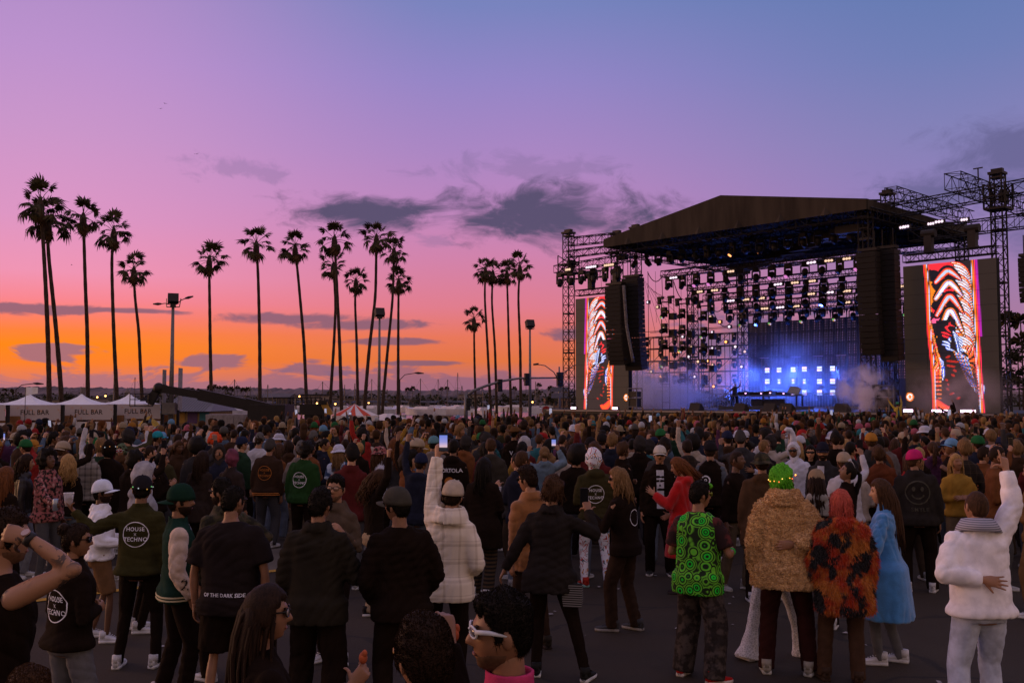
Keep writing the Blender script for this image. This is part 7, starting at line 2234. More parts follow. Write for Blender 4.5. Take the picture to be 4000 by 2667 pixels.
for k in range(6):
	put_light(-1.6 + k * 1.15, .0, 12.15, rng.choice((0, 20, -20)), 'black moving light on the wing truss over the left screen', 'moving lights on the left wing', None, rng.uniform(-30, 30), 1.3)
for k, (px, py) in enumerate(((2218, 1053), (2298, 1044), (2318, 1041), (2370, 1036), (2386, 1034))):
	t_, z_ = at_b(px, py, -.5); strobe(S(t_, -.5, z_), 'lit strobe bar over the left screen', 'strobe bars on the left wing', m=strobew if k in (1, 2) else strobeo, w=.55, h=.18)
for k, (px, py) in enumerate(((3526, 888), (3538, 885), (3636, 874), (3668, 866), (3766, 858))):
	t_, z_ = at_b(px, py, 1.0); strobe(S(t_, 1.0, z_), 'lit strobe bar over the right screen', 'strobe bars on the right wing', m=strobew, w=.40 if k != 3 else .5, h=.16)
for k, (px, ytop) in enumerate(((2598, 1180), (2668, 1186), (2752, 1195))):
	b = 6 + k * 1.5
	t_, zt_ = at_b(px, ytop, b); tb_, _ = at_b(px, 1600, b)
	r = thing('lamp_ladder', ('first', 'second', 'third')[k] + ' tall ladder frame of lamps beside the scaffold', 'lamp ladder', S(t_, b, DZ), STAGE_YAW)
	H_ = zt_ - DZ
	mb = MB()
	for sx in (-.35, .35): mb.bar((sx, 0, 0), (sx, 0, H_), .045)
	for z in np.arange(.5, H_, 1.4): mb.bar((-.35, 0, z), (.35, 0, z), .03)
	mb.build('frame', trussm, r)
	hd = MB()
	for sx in (-.55, .45): hd.box((sx, 0, H_ + .1), (.22, .25, .5)); hd.box((sx + .12, 0, H_ + .35), (.5, .28, .18))
	hd.bar((-.55, 0, H_), (.5, 0, H_), .05); hd.build('top_motor', trussm, r)
	for j in range(5):
		z = DZ + H_ - .4 - j * 1.25
		put_light(t_ + .05, b - .2, z, -40 if (j + k) % 3 == 0 else -70, 'black moving light mounted on the %s lamp ladder' % ('first', 'second', 'third')[k], 'moving lights on the %s lamp ladder' % ('first', 'second', 'third')[k], RAINB if (j + k) % 3 == 0 and j < 4 else None, -8, 1.2)
		if j < 4: MB().box((.75, .0, z - DZ - .75), (.42, .4, .5)).build('lamp_case', trussm, r)
for k in range(22):
	px, py = 2530 + (k * 61) % 390, 1180 + (k * 97) % 330; t_, z_ = at_b(px, py, 9 + k % 4); strobe(S(t_, 9 + k % 4, z_), 'small amber or pink lamp glowing in the scaffold', 'small glowing scaffold lamps', w=.24, h=.2, m=(strobew, strobeo, orangelens)[k % 3], dots=1)
for k, (px, py, hpx, o_) in enumerate(((2700, 1239, 20, 0), (2701, 1301, 22, 0), (2700, 1362, 22, 1), (2702, 1428, 12, 1), (2781, 1305, 26, 0), (2782, 1366, 22, 0), (2783, 1431, 20, 1))):
	t_, z_ = at_b(px, py, 12.5); strobe(S(t_, 12.5, z_), 'lit vertical tube on the back tower', 'vertical lit tubes', w=hpx * 79 / FPX, h=.17, m=(strobew, strobeo)[o_], vert=True)
t_, z_ = at_b(2759, 1410, 11); strobe(S(t_, 11, z_), 'glaring orange spotlight low on the scaffold', 'scaffold spotlights', w=.3, h=.26, m=glow('spot_orange', (1, .42, .08), 30), dots=1)
for i in range(7):
	for k in range(1, 5):
		t = ts0 + (ts1 - ts0) * (i + .5) / 7
		put_light(t, 13.8, LV[k] + .98, rng.choice((0, -20, 20)), 'black lamp hung on the scaffold wall, level %s from below' % ('one', 'two', 'three', 'four')[k - 1], 'scaffold lamps level %d' % k, None, rng.uniform(-30, 30), .95)

# ---- see-through video wall
VB = 15.0
v0, vz = at_b(2922, 1262, VB); v1, _ = at_b(3545, 1300, VB)
vz1 = vz; vz0 = DZ + .2
wall = thing('mesh_video_wall', 'see-through mesh video wall of dark slatted panels at the back of the stage', 'video wall', S(v0, VB, vz0), STAGE_YAW)
NC, NR = 14, 7
pw, ph = (v1 - v0) / NC, (vz1 - vz0) / NR
mb = MB()
for k in range(7):
	if k in (1, 2, 4, 5, 6, 0, 3): mb.box((pw * (k + .5) / 7, 0, ph / 2), (pw / 7 * (.66 if k % 3 else .86), .05, ph * .97))
for k in range(5): mb.box((pw / 2, .04, ph * (k + .5) / 5), (pw, .03, ph * .09))
mb.box((pw / 2, .05, ph * .03), (pw, .08, ph * .10)); mb.box((pw * .03, .05, ph / 2), (pw * .12, .08, ph))
pm = mb.data('panel'); pm.materials.append(mat('panel_dark', (.024, .017, .014), .5, .1, .25, 1.5))
mb2 = MB()
for k in range(7): mb2.box((pw * (k + .5) / 7, 0, ph / 2), (pw / 7 * (.80 if k % 2 else .96), .05, ph * .98))
mb2.box((pw / 2, .05, ph * .5), (pw, .05, ph * .6))
pm2 = mb2.data('panel'); pm2.materials.append(_mats['panel_dark'])
for i in range(NC):
	for k in range(NR):
		link('panel', pm2 if (k % 3 == 1 and (i * 3 + k) % 7 < 3) or (k < 2 and i % 2) else pm, wall, (pw * i, 0, ph * k))
hb = MB(); hb.box((pw * NC / 2, 0, vz1 - vz0 + .62), (pw * NC, .12, .12))
for k in range(10): hb.tube([(pw * NC * (k + .5) / 10, 0, vz1 - vz0), (pw * NC * (k + .5) / 10, 0, vz1 - vz0 + .35), (pw * NC * (k + .5) / 10, 0, vz1 - vz0 + .6)], [.03, .05, .14], 5)
hb.build('hanger_bar', trussm, wall)
# ---- blinder grid in front of the wall
panelw = glow('blinder_lavender', (.62, .64, 1.0), 1.5); panelp = glow('blinder_pink', (1.0, .60, .95), 1.7)
GX = (2997, 3043, 3098, 3142, 3201, 3252)
for r_, py in enumerate((1446, 1489, 1532)):
	for c_, px in enumerate(GX):
		if r_ == 2 and c_ in (0, 1): continue
		b = 13.2
		t_, z_ = at_b(px, py - 1.5 * c_ * (r_ == 0), b)
		g = thing('square_floodlight', 'glowing square light panel, %s row, %s column of the grid' % (('top', 'middle', 'bottom')[r_], ('first', 'second', 'third', 'fourth', 'fifth', 'sixth')[c_]), 'light panel', S(t_, b, z_), STAGE_YAW, 'light panels in a grid behind the DJ')
		s = .40
		MB().box((0, .10, 0), (s + .12, .14, s + .12)).build('housing', trussm, g)
		for k, (sx, sz, w_, h_) in enumerate(((0, .24, .94, .40), (-.25, -.26, .46, .42), (.25, -.26, .46, .42))):
			half = r_ == 1 and c_ in (1, 2, 3)
			mb = MB(); mb.box((sx * s * (.5 if half else 1), 0, sz * s), (w_ * s * (.55 if half else 1), .04, h_ * s)); mb.build('cell', panelp if k == (c_ + r_) % 3 else panelw, g)
tA, _ = at_b(2985, 1446, 13.3); tB, _ = at_b(3265, 1446, 13.3)
fr = thing('lamp_scaffold', 'dark pipe frame carrying the square light panels', 'pipe frame', S(tA, 13.45, DZ), STAGE_YAW)
mb = MB()
for k in range(7): mb.bar((( tB - tA) * k / 6, 0, 0), ((tB - tA) * k / 6, 0, 3.6), .04)
for z in (.6, 1.5, 2.4, 3.3): mb.bar((0, 0, z), (tB - tA, 0, z), .035)
mb.build('pipes', trussm, fr)
bt = at_b(3110, 1500, 13.8)
for k in range(6):
	ld = bpy.data.lights.new('blue_wash', 'POINT'); ld.energy = 620; ld.color = (.07, .16, 1.0); ld.shadow_soft_size = .25
	lo = bpy.data.objects.new('blue_wash', ld); COL.objects.link(lo)
	lo.location = S(bt[0] - 4.6 + 1.75 * k, 12.3, DZ + 1.2 + 1.5 * (k % 2))

# ---- LED side screens
def paint_screen(nx=96, ny=236, mirror=False):
	"""abstract light picture: rows top->bottom, returns (ny,nx,3) linear-ish rgb"""
	v, u = np.meshgrid((np.arange(ny) + .5) / ny, (np.arange(nx) + .5) / nx, indexing='ij')
	q = np.random.RandomState(3)
	def nz(fu, fv, s):
		r = np.random.RandomState(s); o = 0
		for k in range(5):
			a, b, c = r.normal() * fu, r.normal() * fv, r.rand() * 6.3
			o = o + np.sin(a * u + b * v + c + 1.3 * np.sin(r.normal() * fu * .7 * u + r.normal() * fv * .7 * v + r.rand() * 6)) / 5
		return o
	le = .245 + .075 * v + .006 * np.sin(v * 11)
	ri = .768 + .062 * v
	w = (u - le) / (ri - le)            # 0..1 inside the lit column
	img = np.zeros((ny, nx, 3)) + np.array([.010, .007, .006])
	def put(mask, col, a=1.0):
		m = np.clip(mask, 0, 1)[..., None] * a
		nonlocal img
		img = img * (1 - m) + np.array(col) * m
	def soft(x, e): return np.clip(x / e, 0, 1)
	inside = soft(w, .02) * soft(1 - w, .02)
	put(inside, (.010, .008, .012))
	def stroke(pts, wd, cols):
		"""tapered streak along a polyline in (w, v); cols: (relative half width, colour) from wide to narrow"""
		P_ = np.array(pts); nS = 26; tt = np.linspace(0, 1, nS)
		k = np.linspace(0, 1, len(P_)); cw, cv_ = np.interp(tt, k, P_[:, 0]), np.interp(tt, k, P_[:, 1])
		for _ in range(3): cw[1:-1] = (cw[:-2] + cw[1:-1] * 2 + cw[2:]) / 4; cv_[1:-1] = (cv_[:-2] + cv_[1:-1] * 2 + cv_[2:]) / 4
		best = np.full(w.shape, 9.0)
		for a, b, t_ in zip(cw, cv_, tt):
			r_ = wd * (.25 + .75 * math.sin(math.pi * min(1, .12 + t_ * .9)) ** .7)
			best = np.minimum(best, np.sqrt(((w - a) * .32) ** 2 + (v - b) ** 2) / r_)
		for rel_, c in cols: put(soft(rel_ - best, .12), c)
	WH, LB, BL, OR, RD, PK, KK = (1, .96, 1), (.52, .64, 1.0), (.06, .12, .75), (1, .24, .012), (.95, .025, .04), (1, .12, .30), (.006, .005, .010)
	feather = [(1.25, KK), (1.0, OR), (.72, LB), (.40, WH)]
	body = soft(.60 - w, .03) * soft(w - .05, .03) * (v < .40)
	put(body * (nz(9, 16, 11) > -.1), OR); put(body * (nz(10, 18, 12) > .15), RD); put(body * (nz(14, 20, 13) > .5), PK); put(body * (nz(10, 22, 14) < -.25), KK)
	for k in range(30):
		v0 = .005 + k * .0195; j = q.uniform(-.03, .03)
		stroke([(.56 + j + .05 * math.sin(k), v0), (.70, v0 + .012), (.83, v0 + .045), (.92, v0 + .105)], .0115, feather if k % 4 else [(1.3, KK), (1, RD), (.6, OR), (.25, WH)])
	for k, (v0, hw, hh) in enumerate(((.055, .26, .07), (.135, .28, .10), (.225, .27, .12), (.320, .26, .17))):
		pl = [(.46 - hw, v0 + hh), (.46 - hw * .55, v0 + hh * .50), (.46 - .03, v0 + .004), (.46 + .04, v0 + .004), (.46 + hw * .55, v0 + hh * .45), (.46 + hw, v0 + hh)]
		stroke(pl, .016, [(2.6, KK), (1.5, OR), (1.0, BL), (.75, WH)] if k % 2 else [(2.6, KK), (1.4, RD), (1.0, OR), (.6, LB)])
		put((np.abs(w - .46) < hw * .55) * (v > v0 + .03 + hh * (np.abs(w - .46) / hw) ** 1.4) * (v < v0 + .085), KK)
		if k < 3: put((np.abs(w - .46) < .10) * (v > v0 + .045) * (v < v0 + .075) * (nz(20, 40, 20 + k) > -.1), RD)
	put((v > .38) * (v < .62) * (w > .16) * (w < .56), KK)
	for k in range(9): stroke([(.26 + q.uniform(-.05, .2), .40 + .02 * k), (.36 + q.uniform(-.1, .15), .41 + .02 * k), (.44 + q.uniform(-.05, .1), .425 + .02 * k)], .007, [(1, RD)] if k < 5 else [(1.2, BL), (.8, LB), (.4, WH)])
	for k in range(8): stroke([(.50 + .04 * k * .3, .46 + .018 * k), (.58, .50 + .018 * k), (.66 + q.uniform(-.05, .05), .52 + .018 * k)], .009, [(1.3, KK), (1, BL), (.7, LB), (.35, WH)])
	for k in range(15):
		x0 = .50 + .024 * k
		stroke([(x0, .595 + .004 * k), (x0 + .10, .66 + .01 * k), (x0 + .20, .74 + .006 * k), (min(.93, x0 + .26), .80 + .011 * k)], .014, [(1.25, KK), (1, BL), (.82, LB), (.5, WH)] if k % 3 else [(1.2, KK), (1, OR), (.5, WH)])
	for k in range(6): stroke([(.74 + .03 * k, .56), (.82 + .02 * k, .66), (.90 + .006 * k, .78), (.945, .97)], .010, [(1.3, KK), (1, RD if k % 2 else OR), (.4, WH)])
	for k in range(8): stroke([(.04 + .012 * k, .36 + .03 * k), (.06 + .02 * k, .55 + .02 * k), (.09 + .016 * k * math.sin(k), .72), (.07 + .01 * k, .95)], .011, [(1.3, KK), (1, OR), (.45, (1, .45, .25))] if k % 3 else [(1.2, RD), (.6, OR), (.3, WH)])
	for k in range(6): stroke([(.17 + .01 * k, .63 + .012 * k), (.24, .66 + .015 * k), (.19, .71 + .015 * k)], .006, [(1.2, BL), (.6, WH)])
	stroke([(.06, .92), (.16, .955), (.28, .975), (.40, .955)], .032, [(1, RD), (.7, (1, .10, .02))])
	for k in range(10): stroke([(.25 + q.uniform(0, .3), .62 + .03 * k), (.28 + q.uniform(0, .3), .63 + .03 * k)], .008, [(1, (.45, .015, .01))])
	for x0, wd, c in ((-.025, .010, RD), (.010, .014, (1, .16, .01)), (.040, .005, LB), (.945, .005, LB), (.972, .013, (1, .22, .01)), (1.012, .010, (1, .02, .09))):
		put(soft(wd * 1.8 - np.abs(w - x0), wd), c)
	put(soft(.03 - np.abs(w - 1.05), .02) * (v < .5), (.45, .01, .40))
	e = ((u - .045) / .045) ** 2 + ((v - .885) / .030) ** 2
	ok = u > .005
	put(ok * (e < 1), (1.0, .22, .01)); put(ok * (e < .5), (.9, .95, 1.0)); put(ok * (e < .16), (.9, .25, .05))
	img *= (.86 + .14 * np.sin(np.arange(ny) * math.pi * .98))[:, None, None]
	if mirror: img = img[:, ::-1]
	return img
def sst(v, a, b):
	t = np.clip((v - a) / (b - a), 0, 1); return t * t * (3 - 2 * t)
def M_led():
	m, N, out = new_mat('led_face')
	at = N.n('ShaderNodeAttribute', attribute_name='led')
	e = N.n('ShaderNodeEmission'); N.put(e.inputs[0], at.outputs['Color']); e.inputs[1].default_value = 1.35
	d = N.n('ShaderNodeBsdfPrincipled'); d.inputs['Base Color'].default_value = (.02, .014, .011, 1); d.inputs['Roughness'].default_value = .6
	a = N.n('ShaderNodeAddShader'); N.link(e.outputs[0], a.inputs[0]); N.link(d.outputs[0], a.inputs[1]); N.link(a.outputs[0], out.inputs[0])
	return m
LED = M_led()
def led_screen(t0, t1, b, z0, z1, mirror, label):
	r = thing('led_screen', label, 'screen', S(t0, b, z0), STAGE_YAW, 'tall side screens')
	w, h = t1 - t0, z1 - z0
	MB().box((w / 2, .22, h / 2), (w, .36, h)).build('cabinet', blackcloth, r)
	nx, ny = 96, 236
	img = paint_screen(nx, ny, mirror)
	for i in range(4):
		for k in range(10):
			xa, xb_ = i * nx // 4, (i + 1) * nx // 4
			ya, yb_ = k * ny // 10, (k + 1) * ny // 10
			sub = img[ya:yb_, xa:xb_]
			sy, sx = sub.shape[:2]
			X = (np.arange(xa, xb_ + 1) / nx) * w; Z = h - (np.arange(ya, yb_ + 1) / ny) * h
			X = X.copy(); Z = Z.copy(); X[0] += .006; X[-1] -= .006; Z[0] -= .006; Z[-1] += .006
			gz, gx = np.meshgrid(Z, X, indexing='ij')
			V = np.stack([gx.ravel(), np.zeros(gx.size), gz.ravel()], 1)
			F = [(j * (sx + 1) + c, (j + 1) * (sx + 1) + c, (j + 1) * (sx + 1) + c + 1, j * (sx + 1) + c + 1) for j in range(sy) for c in range(sx)]
			me = bpy.data.meshes.new('led_module'); me.from_pydata(V.tolist(), [], F)
			ca = me.color_attributes.new('led', 'FLOAT_COLOR', 'CORNER')
			col = np.concatenate([np.repeat(sub.reshape(-1, 3), 4, axis=0), np.ones((sx * sy * 4, 1))], 1)
			ca.data.foreach_set('color', col.ravel().astype(np.float32))
			me.materials.append(LED)
			link('led_module', me, r)
	truss(L(0, .2, h + .45), L(w, .2, h + .45), .42, 'header_truss', trussm, r, bay=.45)
	for k in (.28, .75):
		mt = MB(); mt.box((w * k, .2, h + 1.15), (.42, .4, 1.1)); mt.tube([(w * k - .38, .2, h + 1.75), (w * k + .38, .2, h + 1.75)], .24, 10); mt.build('hoist_motor', trussm, r)
	return r
tLs, zLs = at_b(2248, 1168, 0); tRs0, zR0 = at_b(3527, 1041, 0); tRs1, zR1 = at_b(3892, 1006, 0)
ZS = (zLs + zR0 + zR1) / 3
led_screen(tLs, tLs + (tRs1 - tRs0), 0, DZ - .1, ZS, True, 'tall side screen with glowing orange pattern, left of the stage opening')
led_screen(tRs0, tRs1, 0, DZ - .1, ZS, False, 'tall side screen with glowing orange pattern, right of the stage opening')

# ---- line arrays
cabm = mat('speaker_black', (.020, .0145, .012), .65, .05, .15, 3)
grillm = mat('speaker_grille', (.011, .009, .008), .8, .1, .3, 60)
def line_array(px0, px1, yt, yb, b, n, label, curve=1.0, yaw=0):
	t0, z1 = at_b(px0, yt, b); t1, _ = at_b(px1, yt, b); _, z0 = at_b(px0, yb, b)
	w = t1 - t0; hh = (z1 - z0) / n
	r = thing('line_array', label, 'speaker array', S((t0 + t1) / 2, b, z1), STAGE_YAW + R(yaw), 'hanging speaker arrays')
	fl = MB(); fl.box((0, 0, .14), (w, .5, .16)); fl.bar((-w * .3, 0, .2), (-w * .3, 0, 1.2), .03); fl.bar((w * .3, 0, .2), (w * .3, 0, 1.2), .03); fl.build('fly_frame', trussm, r)
	cm = MB(); cm.loft([np.array([(-w / 2, y, -hh * .47 * s_), (w / 2, y, -hh * .47 * s_), (w / 2, y, hh * .47 * s_), (-w / 2, y, hh * .47 * s_)]) for y, s_ in ((-.35, 1), (.35, .98))]); cme = cm.data('cabinet'); cme.materials.append(cabm)
	gm = MB(); gm.box((0, -.36, 0), (w * .94, .03, hh * .84)); gme = gm.data('grille'); gme.materials.append(grillm)
	y, z, ang = 0.0, -hh / 2, 0.0
	for k in range(n):
		ang = R(1.0) + R(20) * curve * (k / n) ** 3
		c = link('cabinet', cme, r, (0, y, z)); c.rotation_euler = (ang, 0, 0)
		link('grille', gme, c)
		y += math.sin(ang) * hh; z -= math.cos(ang) * hh
	return r
line_array(2374, 2436, 1120, 1424, -1.8, 18, 'front hanging speaker array left of the stage opening')
line_array(2440, 2504, 1090, 1446, -1.0, 20, 'side hanging speaker array close to the stage edge, left', .6)
line_array(3356, 3432, 990, 1384, -1.8, 18, 'front hanging speaker array right of the stage opening')
line_array(3434, 3504, 980, 1410, -1.2, 20, 'side hanging speaker array close to the right screen', .5)
t_, z_ = at_b(3995, 1010, -1.0); line_array(3985, 4060, 1010, 1180, -1.0, 9, 'speaker array cut off at the right picture edge')
hs = MB()
pts = [S(*(lambda q: (q[0], -2.4, q[1]))(at_b(2436 + 2 * k + (max(0, k - 6)) * 3, 1115 + k * 27, -2.4))) for k in range(12)]
hs.tube(pts, .11, 7)
tag(hs.build('cable_bundle', mat('cable_grey', (.13, .115, .11), .7, 0, .5, 9), smooth=True), 'grey taped cable bundle hanging down the left speaker array', 'cable')

# ---- DJ booth
tj0, zj = at_b(2866, 1545, 8.5); tj1, _ = at_b(3128, 1545, 8.5)
dj = thing('dj_table', 'long DJ table on a low platform with mixers', 'table', S(tj0, 8.5, DZ), STAGE_YAW)
wj = tj1 - tj0; hj = zj - DZ
MB().box((wj / 2, 0, hj), (wj, 1.0, .10)).build('table_top', mat('dj_top', (.10, .10, .12), .4, .3, .1), dj)
for sx in (.02, .5, .98):
	for sy in (-.4, .4): MB().box((wj * sx, sy, hj / 2), (.09, .09, hj)).build('leg', trussm, dj)
MB().box((wj * .5, .2, hj * .45), (wj * .5, .05, hj * .6)).build('front_board', mat('dj_board', (.05, .05, .07), .6, 0, .2), dj)
MB().box((wj / 2, -.2, .12), (wj * 1.15, 2.4, .24)).build('platform', mat('dj_plat', (.09, .09, .11), .6, .1, .2), dj)
for k, (x, w_, h_, m_) in enumerate(((.18, .9, .22, trussm), (.40, 1.2, .18, trussm), (.56, .7, .26, trussm), (.75, .8, .16, trussm))):
	t = thing('mixer_deck', 'flat black mixer deck on the DJ table, %s along' % ('first', 'second', 'third', 'fourth')[k], 'mixer', S(tj0 + wj * x, 8.5, zj + .06 + h_ / 2), STAGE_YAW)
	MB().box((0, 0, 0), (w_, .7, h_)).build('case', m_, t)
	for q in range(4): MB().tube([(-w_ * .3 + w_ * .2 * q, -.1, h_ / 2), (-w_ * .3 + w_ * .2 * q, -.1, h_ / 2 + .05)], .05, 8).build('knob', mat('knob', (.3, .3, .34), .4, 0, 0), t)
	MB().box((w_ * .3, -.36, .0), (.12, .02, .06)).build('indicator', glow('indicator_pink', (1, .45, .8), 4), t)
t = thing('lectern_screen', 'slanted pale monitor at the end of the DJ table', 'monitor', S(tj0 + wj * .93, 8.3, zj + .35), STAGE_YAW)
MB().box((0, 0, 0), (.9, .08, .55), Matrix.Rotation(R(-35), 3, 'X') @ Matrix.Rotation(R(12), 3, 'Y')).build('display', mat('mon_pale', (.4, .4, .45), .4, 0, .1), t)
MB().bar((0, .1, -.35), (0, .1, 0), .05).build('stand', trussm, t)
px_ = at_b(2870, 1490, 9.6)
person(None, None, 1.78, math.degrees(STAGE_YAW) + 190, 'DJ in pale cap and dark sweater raising one hand behind the table', loc=tuple(S(px_[0], 9.6, DZ + .22)), z0=DZ, arms=(((.6, .2, .35), (.25, .1, 1), 'open'), ((.4, .3, -.6), (-.2, .7, -.2), 'relaxed')),
	   hat=('cap', (.4, .4, .45)), hair=('short', 'dark'), top=dict(mat=cloth((.05, .05, .065)), collar='crew', ease=.03), legs=dict(mat=Kb), head=(0, -10, 0), skin=0)
for k, (px, py, b) in enumerate(((2480, 1600, -.6), (3455, 1602, -.6))):
	t_, z_ = at_b(px, 1560, b)
	t = thing('equipment_rack', ('dark wheeled equipment rack left on the deck', 'open equipment frame in the smoke on the right')[k], 'equipment rack', S(t_, b, DZ), STAGE_YAW)
	mb = MB()
	for sx in (-.4, .4):
		for sy in (-.3, .3): mb.bar((sx, sy, 0), (sx, sy, 1.5), .04)
	for z in (.2, .8, 1.5): mb.bar((-.4, -.3, z), (.4, -.3, z), .035); mb.bar((-.4, .3, z), (.4, .3, z), .035)
	mb.build('frame', steel, t); MB().box((0, 0, .5), (.72, .5, .55)).build('case', trussm, t); MB().box((0, 0, 1.08), (.72, .5, .4)).build('case', trussm, t)
for k, px in enumerate((2895, 3075, 2720, 3010, 3290)):
	t_, z_ = at_b(px, 1600, -.9)
	t = thing('floor_monitor', 'black wedge monitor on the stage front, %s from the left' % ('second', 'fourth', 'first', 'third', 'fifth')[k], 'speaker', S(t_, -.9, DZ), STAGE_YAW)
	mb = MB(); mb.loft([np.array([(x, -.3, 0), (x, .3, 0), (x, .3, .18), (x, -.1, .48)]) for x in (-.4, .4)]); mb.build('cabinet', cabm, t)
	mg = MB(); mg.box((0, .12, .345), (.7, .46, .02), Matrix.Rotation(R(-37), 3, 'X')); mg.build('grille', grillm, t)
mb = MB()
ta0, _ = at_b(2700, 1590, 11); ta1, _ = at_b(3330, 1590, 11)
n_ = 60
rl = thing('guard_rail', 'metal barred railing along the back of the DJ platform', 'railing', S(ta0, 11, DZ), STAGE_YAW)
for k in range(n_ + 1): mb.bar(((ta1 - ta0) * k / n_, 0, .1), ((ta1 - ta0) * k / n_, 0, 1.15), .022)
mb.build('bars', steel, rl); MB().bar((0, 0, 1.15), (ta1 - ta0, 0, 1.15), .04).build('top_rail', steel, rl)
footm = glow('foot_pink', (1.0, .66, .92), 5.0)
for k, (px, py, w_) in enumerate(((2240, 1603, .45), (2402, 1604, .45), (3543, 1609, .38), (3555, 1609, .30), (3653, 1609, .34), (3668, 1609, .26), (3697, 1609, .34), (3762, 1609, .24), (3792, 1608, .5))):
	t_, z_ = at_b(px, py, -1.3)
	g = thing('foot_light', 'glowing pink-white foot light on the stage edge', 'stage light', S(t_, -1.3, max(z_, DZ + .1)), STAGE_YAW, 'foot lights along the stage edge')
	MB().box((0, .1, 0), (w_ + .08, .16, .2)).build('housing', trussm, g); MB().box((0, 0, 0), (w_, .06, .14)).build('tube', footm, g)
t_, z_ = at_b(3428, 1575, -.5)
t = thing('camera_stand', 'camera on a thin pole in the smoke', 'camera', S(t_, -.5, DZ), STAGE_YAW)
MB().bar((0, 0, 0), (0, 0, 1.3), .03).build('pole', trussm, t); mb = MB(); mb.box((0, 0, 1.45), (.35, .5, .25)); mb.tube([(0, -.25, 1.45), (0, -.45, 1.45)], .09, 10); mb.build('camera_body', trussm, t)

# ---- two people riding on shoulders near the front
def rider(px, hy, Y, H, label, topm, hatm, yaw, arms, carrier):
	q = at_depth(px, hy, Y)
	zoff = q.z - H + .0
	p1 = person(None, None, 1.78, yaw, carrier, loc=(q.x, q.y + .10, 0), top=dict(mat=Kb), legs=dict(mat=Kb), hair=('short', 'dark'), arms=('front', 'front'))
	p2 = person(None, None, H, yaw, label, loc=(q.x, q.y, zoff), z0=zoff, hair=('short', 'dark'), hat=hatm, top=topm, legs=dict(mat=Kb, length=.55), arms=arms, feet=((-.14, .33, 0, .42), (.14, .33, 0, .42)), shoes=None)
rider(3508, 1568, 50, 1.70, 'person in yellow shirt and green cap on shoulders, both arms thrown up', dict(mat=cloth((.42, .30, .05)), name='tshirt', ease=.04, boxy=1), ('cap', (.05, .22, .12)), -25, (((.55, .1, .8), (.5, .1, .9), 'open'), ((.15, .2, 1), (-.1, .1, 1), 'open')), 'person carrying the yellow-shirted rider')
rider(3722, 1580, 48, 1.72, 'person in dark hooded jacket on shoulders pointing at the screen', dict(mat=Kb, collar='hood', ease=.05, boxy=1), ('hood', BLACK), 20, (((.75, .35, .25), (.6, .3, .55), 'point'), ((.2, .4, .8), (-.1, .2, 1), 'fist')), 'person carrying the dark-jacketed rider')
run_bake()

# ---- drifting stage smoke
def smoke(name, c, size, dens, col, seed, scale=.35, label=None, lo=.42, hi=.75):
	mb = MB(); mb.box((0, 0, 0), size)
	m, N, out = new_mat('smoke_%d' % seed)
	t = N.n('ShaderNodeTexCoord')
	g = t.outputs['Object']
	nzv = N.noise(N.vmath('ADD', g, (seed * 3.1, seed * 1.7, 0)), scale, 4, .6, .4)
	x, y, z = N.sep(g)
	rr_ = N.vmath('LENGTH', N.comb(N.math('DIVIDE', x, size[0] / 2), N.math('DIVIDE', y, size[1] / 2), N.math('DIVIDE', z, size[2] / 2)))
	fall = N.maprange(rr_, 1.0, .25)
	d = N.math('MULTIPLY', N.math('MULTIPLY', N.maprange(nzv, lo, hi), fall), dens)
	p = N.n('ShaderNodeVolumePrincipled'); p.inputs['Color'].default_value = col; p.inputs['Anisotropy'].default_value = .2
	N.put(p.inputs['Density'], d)
	N.link(p.outputs[0], out.inputs['Volume'])
	o = mb.build(name, m, None, c, STAGE_YAW)
	return tag(o, label, 'smoke', None, 'stuff')
t_, z_ = at_b(3420, 1560, .5)
smoke('smoke', S(t_, -.9, DZ + 1.3), (4.2, 2.4, 3.4), 3.2, (.96, .90, .98, 1), 1, 1.1, 'pale puff of smoke on the right of the deck', .42, .58)
t_, z_ = at_b(2640, 1550, 7)
smoke('smoke', S(t_ - 1, 6, DZ + 1.6), (13, 8, 5.2), .8, (.85, .85, 1, 1), 2, .45, 'bluish smoke drifting along the left of the deck', .36, .62)
smoke('smoke', S(bt[0], 11.2, DZ + 2.6), (18.0, 4.4, 7.5), .13, (.75, .82, 1, 1), 3, .35, 'blue-lit smoke around the square light panels', .30, .60)
t_, z_ = at_b(3740, 1570, -2)
smoke('smoke', S(t_, -2.2, DZ + 1.0), (7.5, 1.6, 3.8), .45, (.95, .85, .95, 1), 4, .6, 'pink smoke at the foot of the right screen', .30, .60)
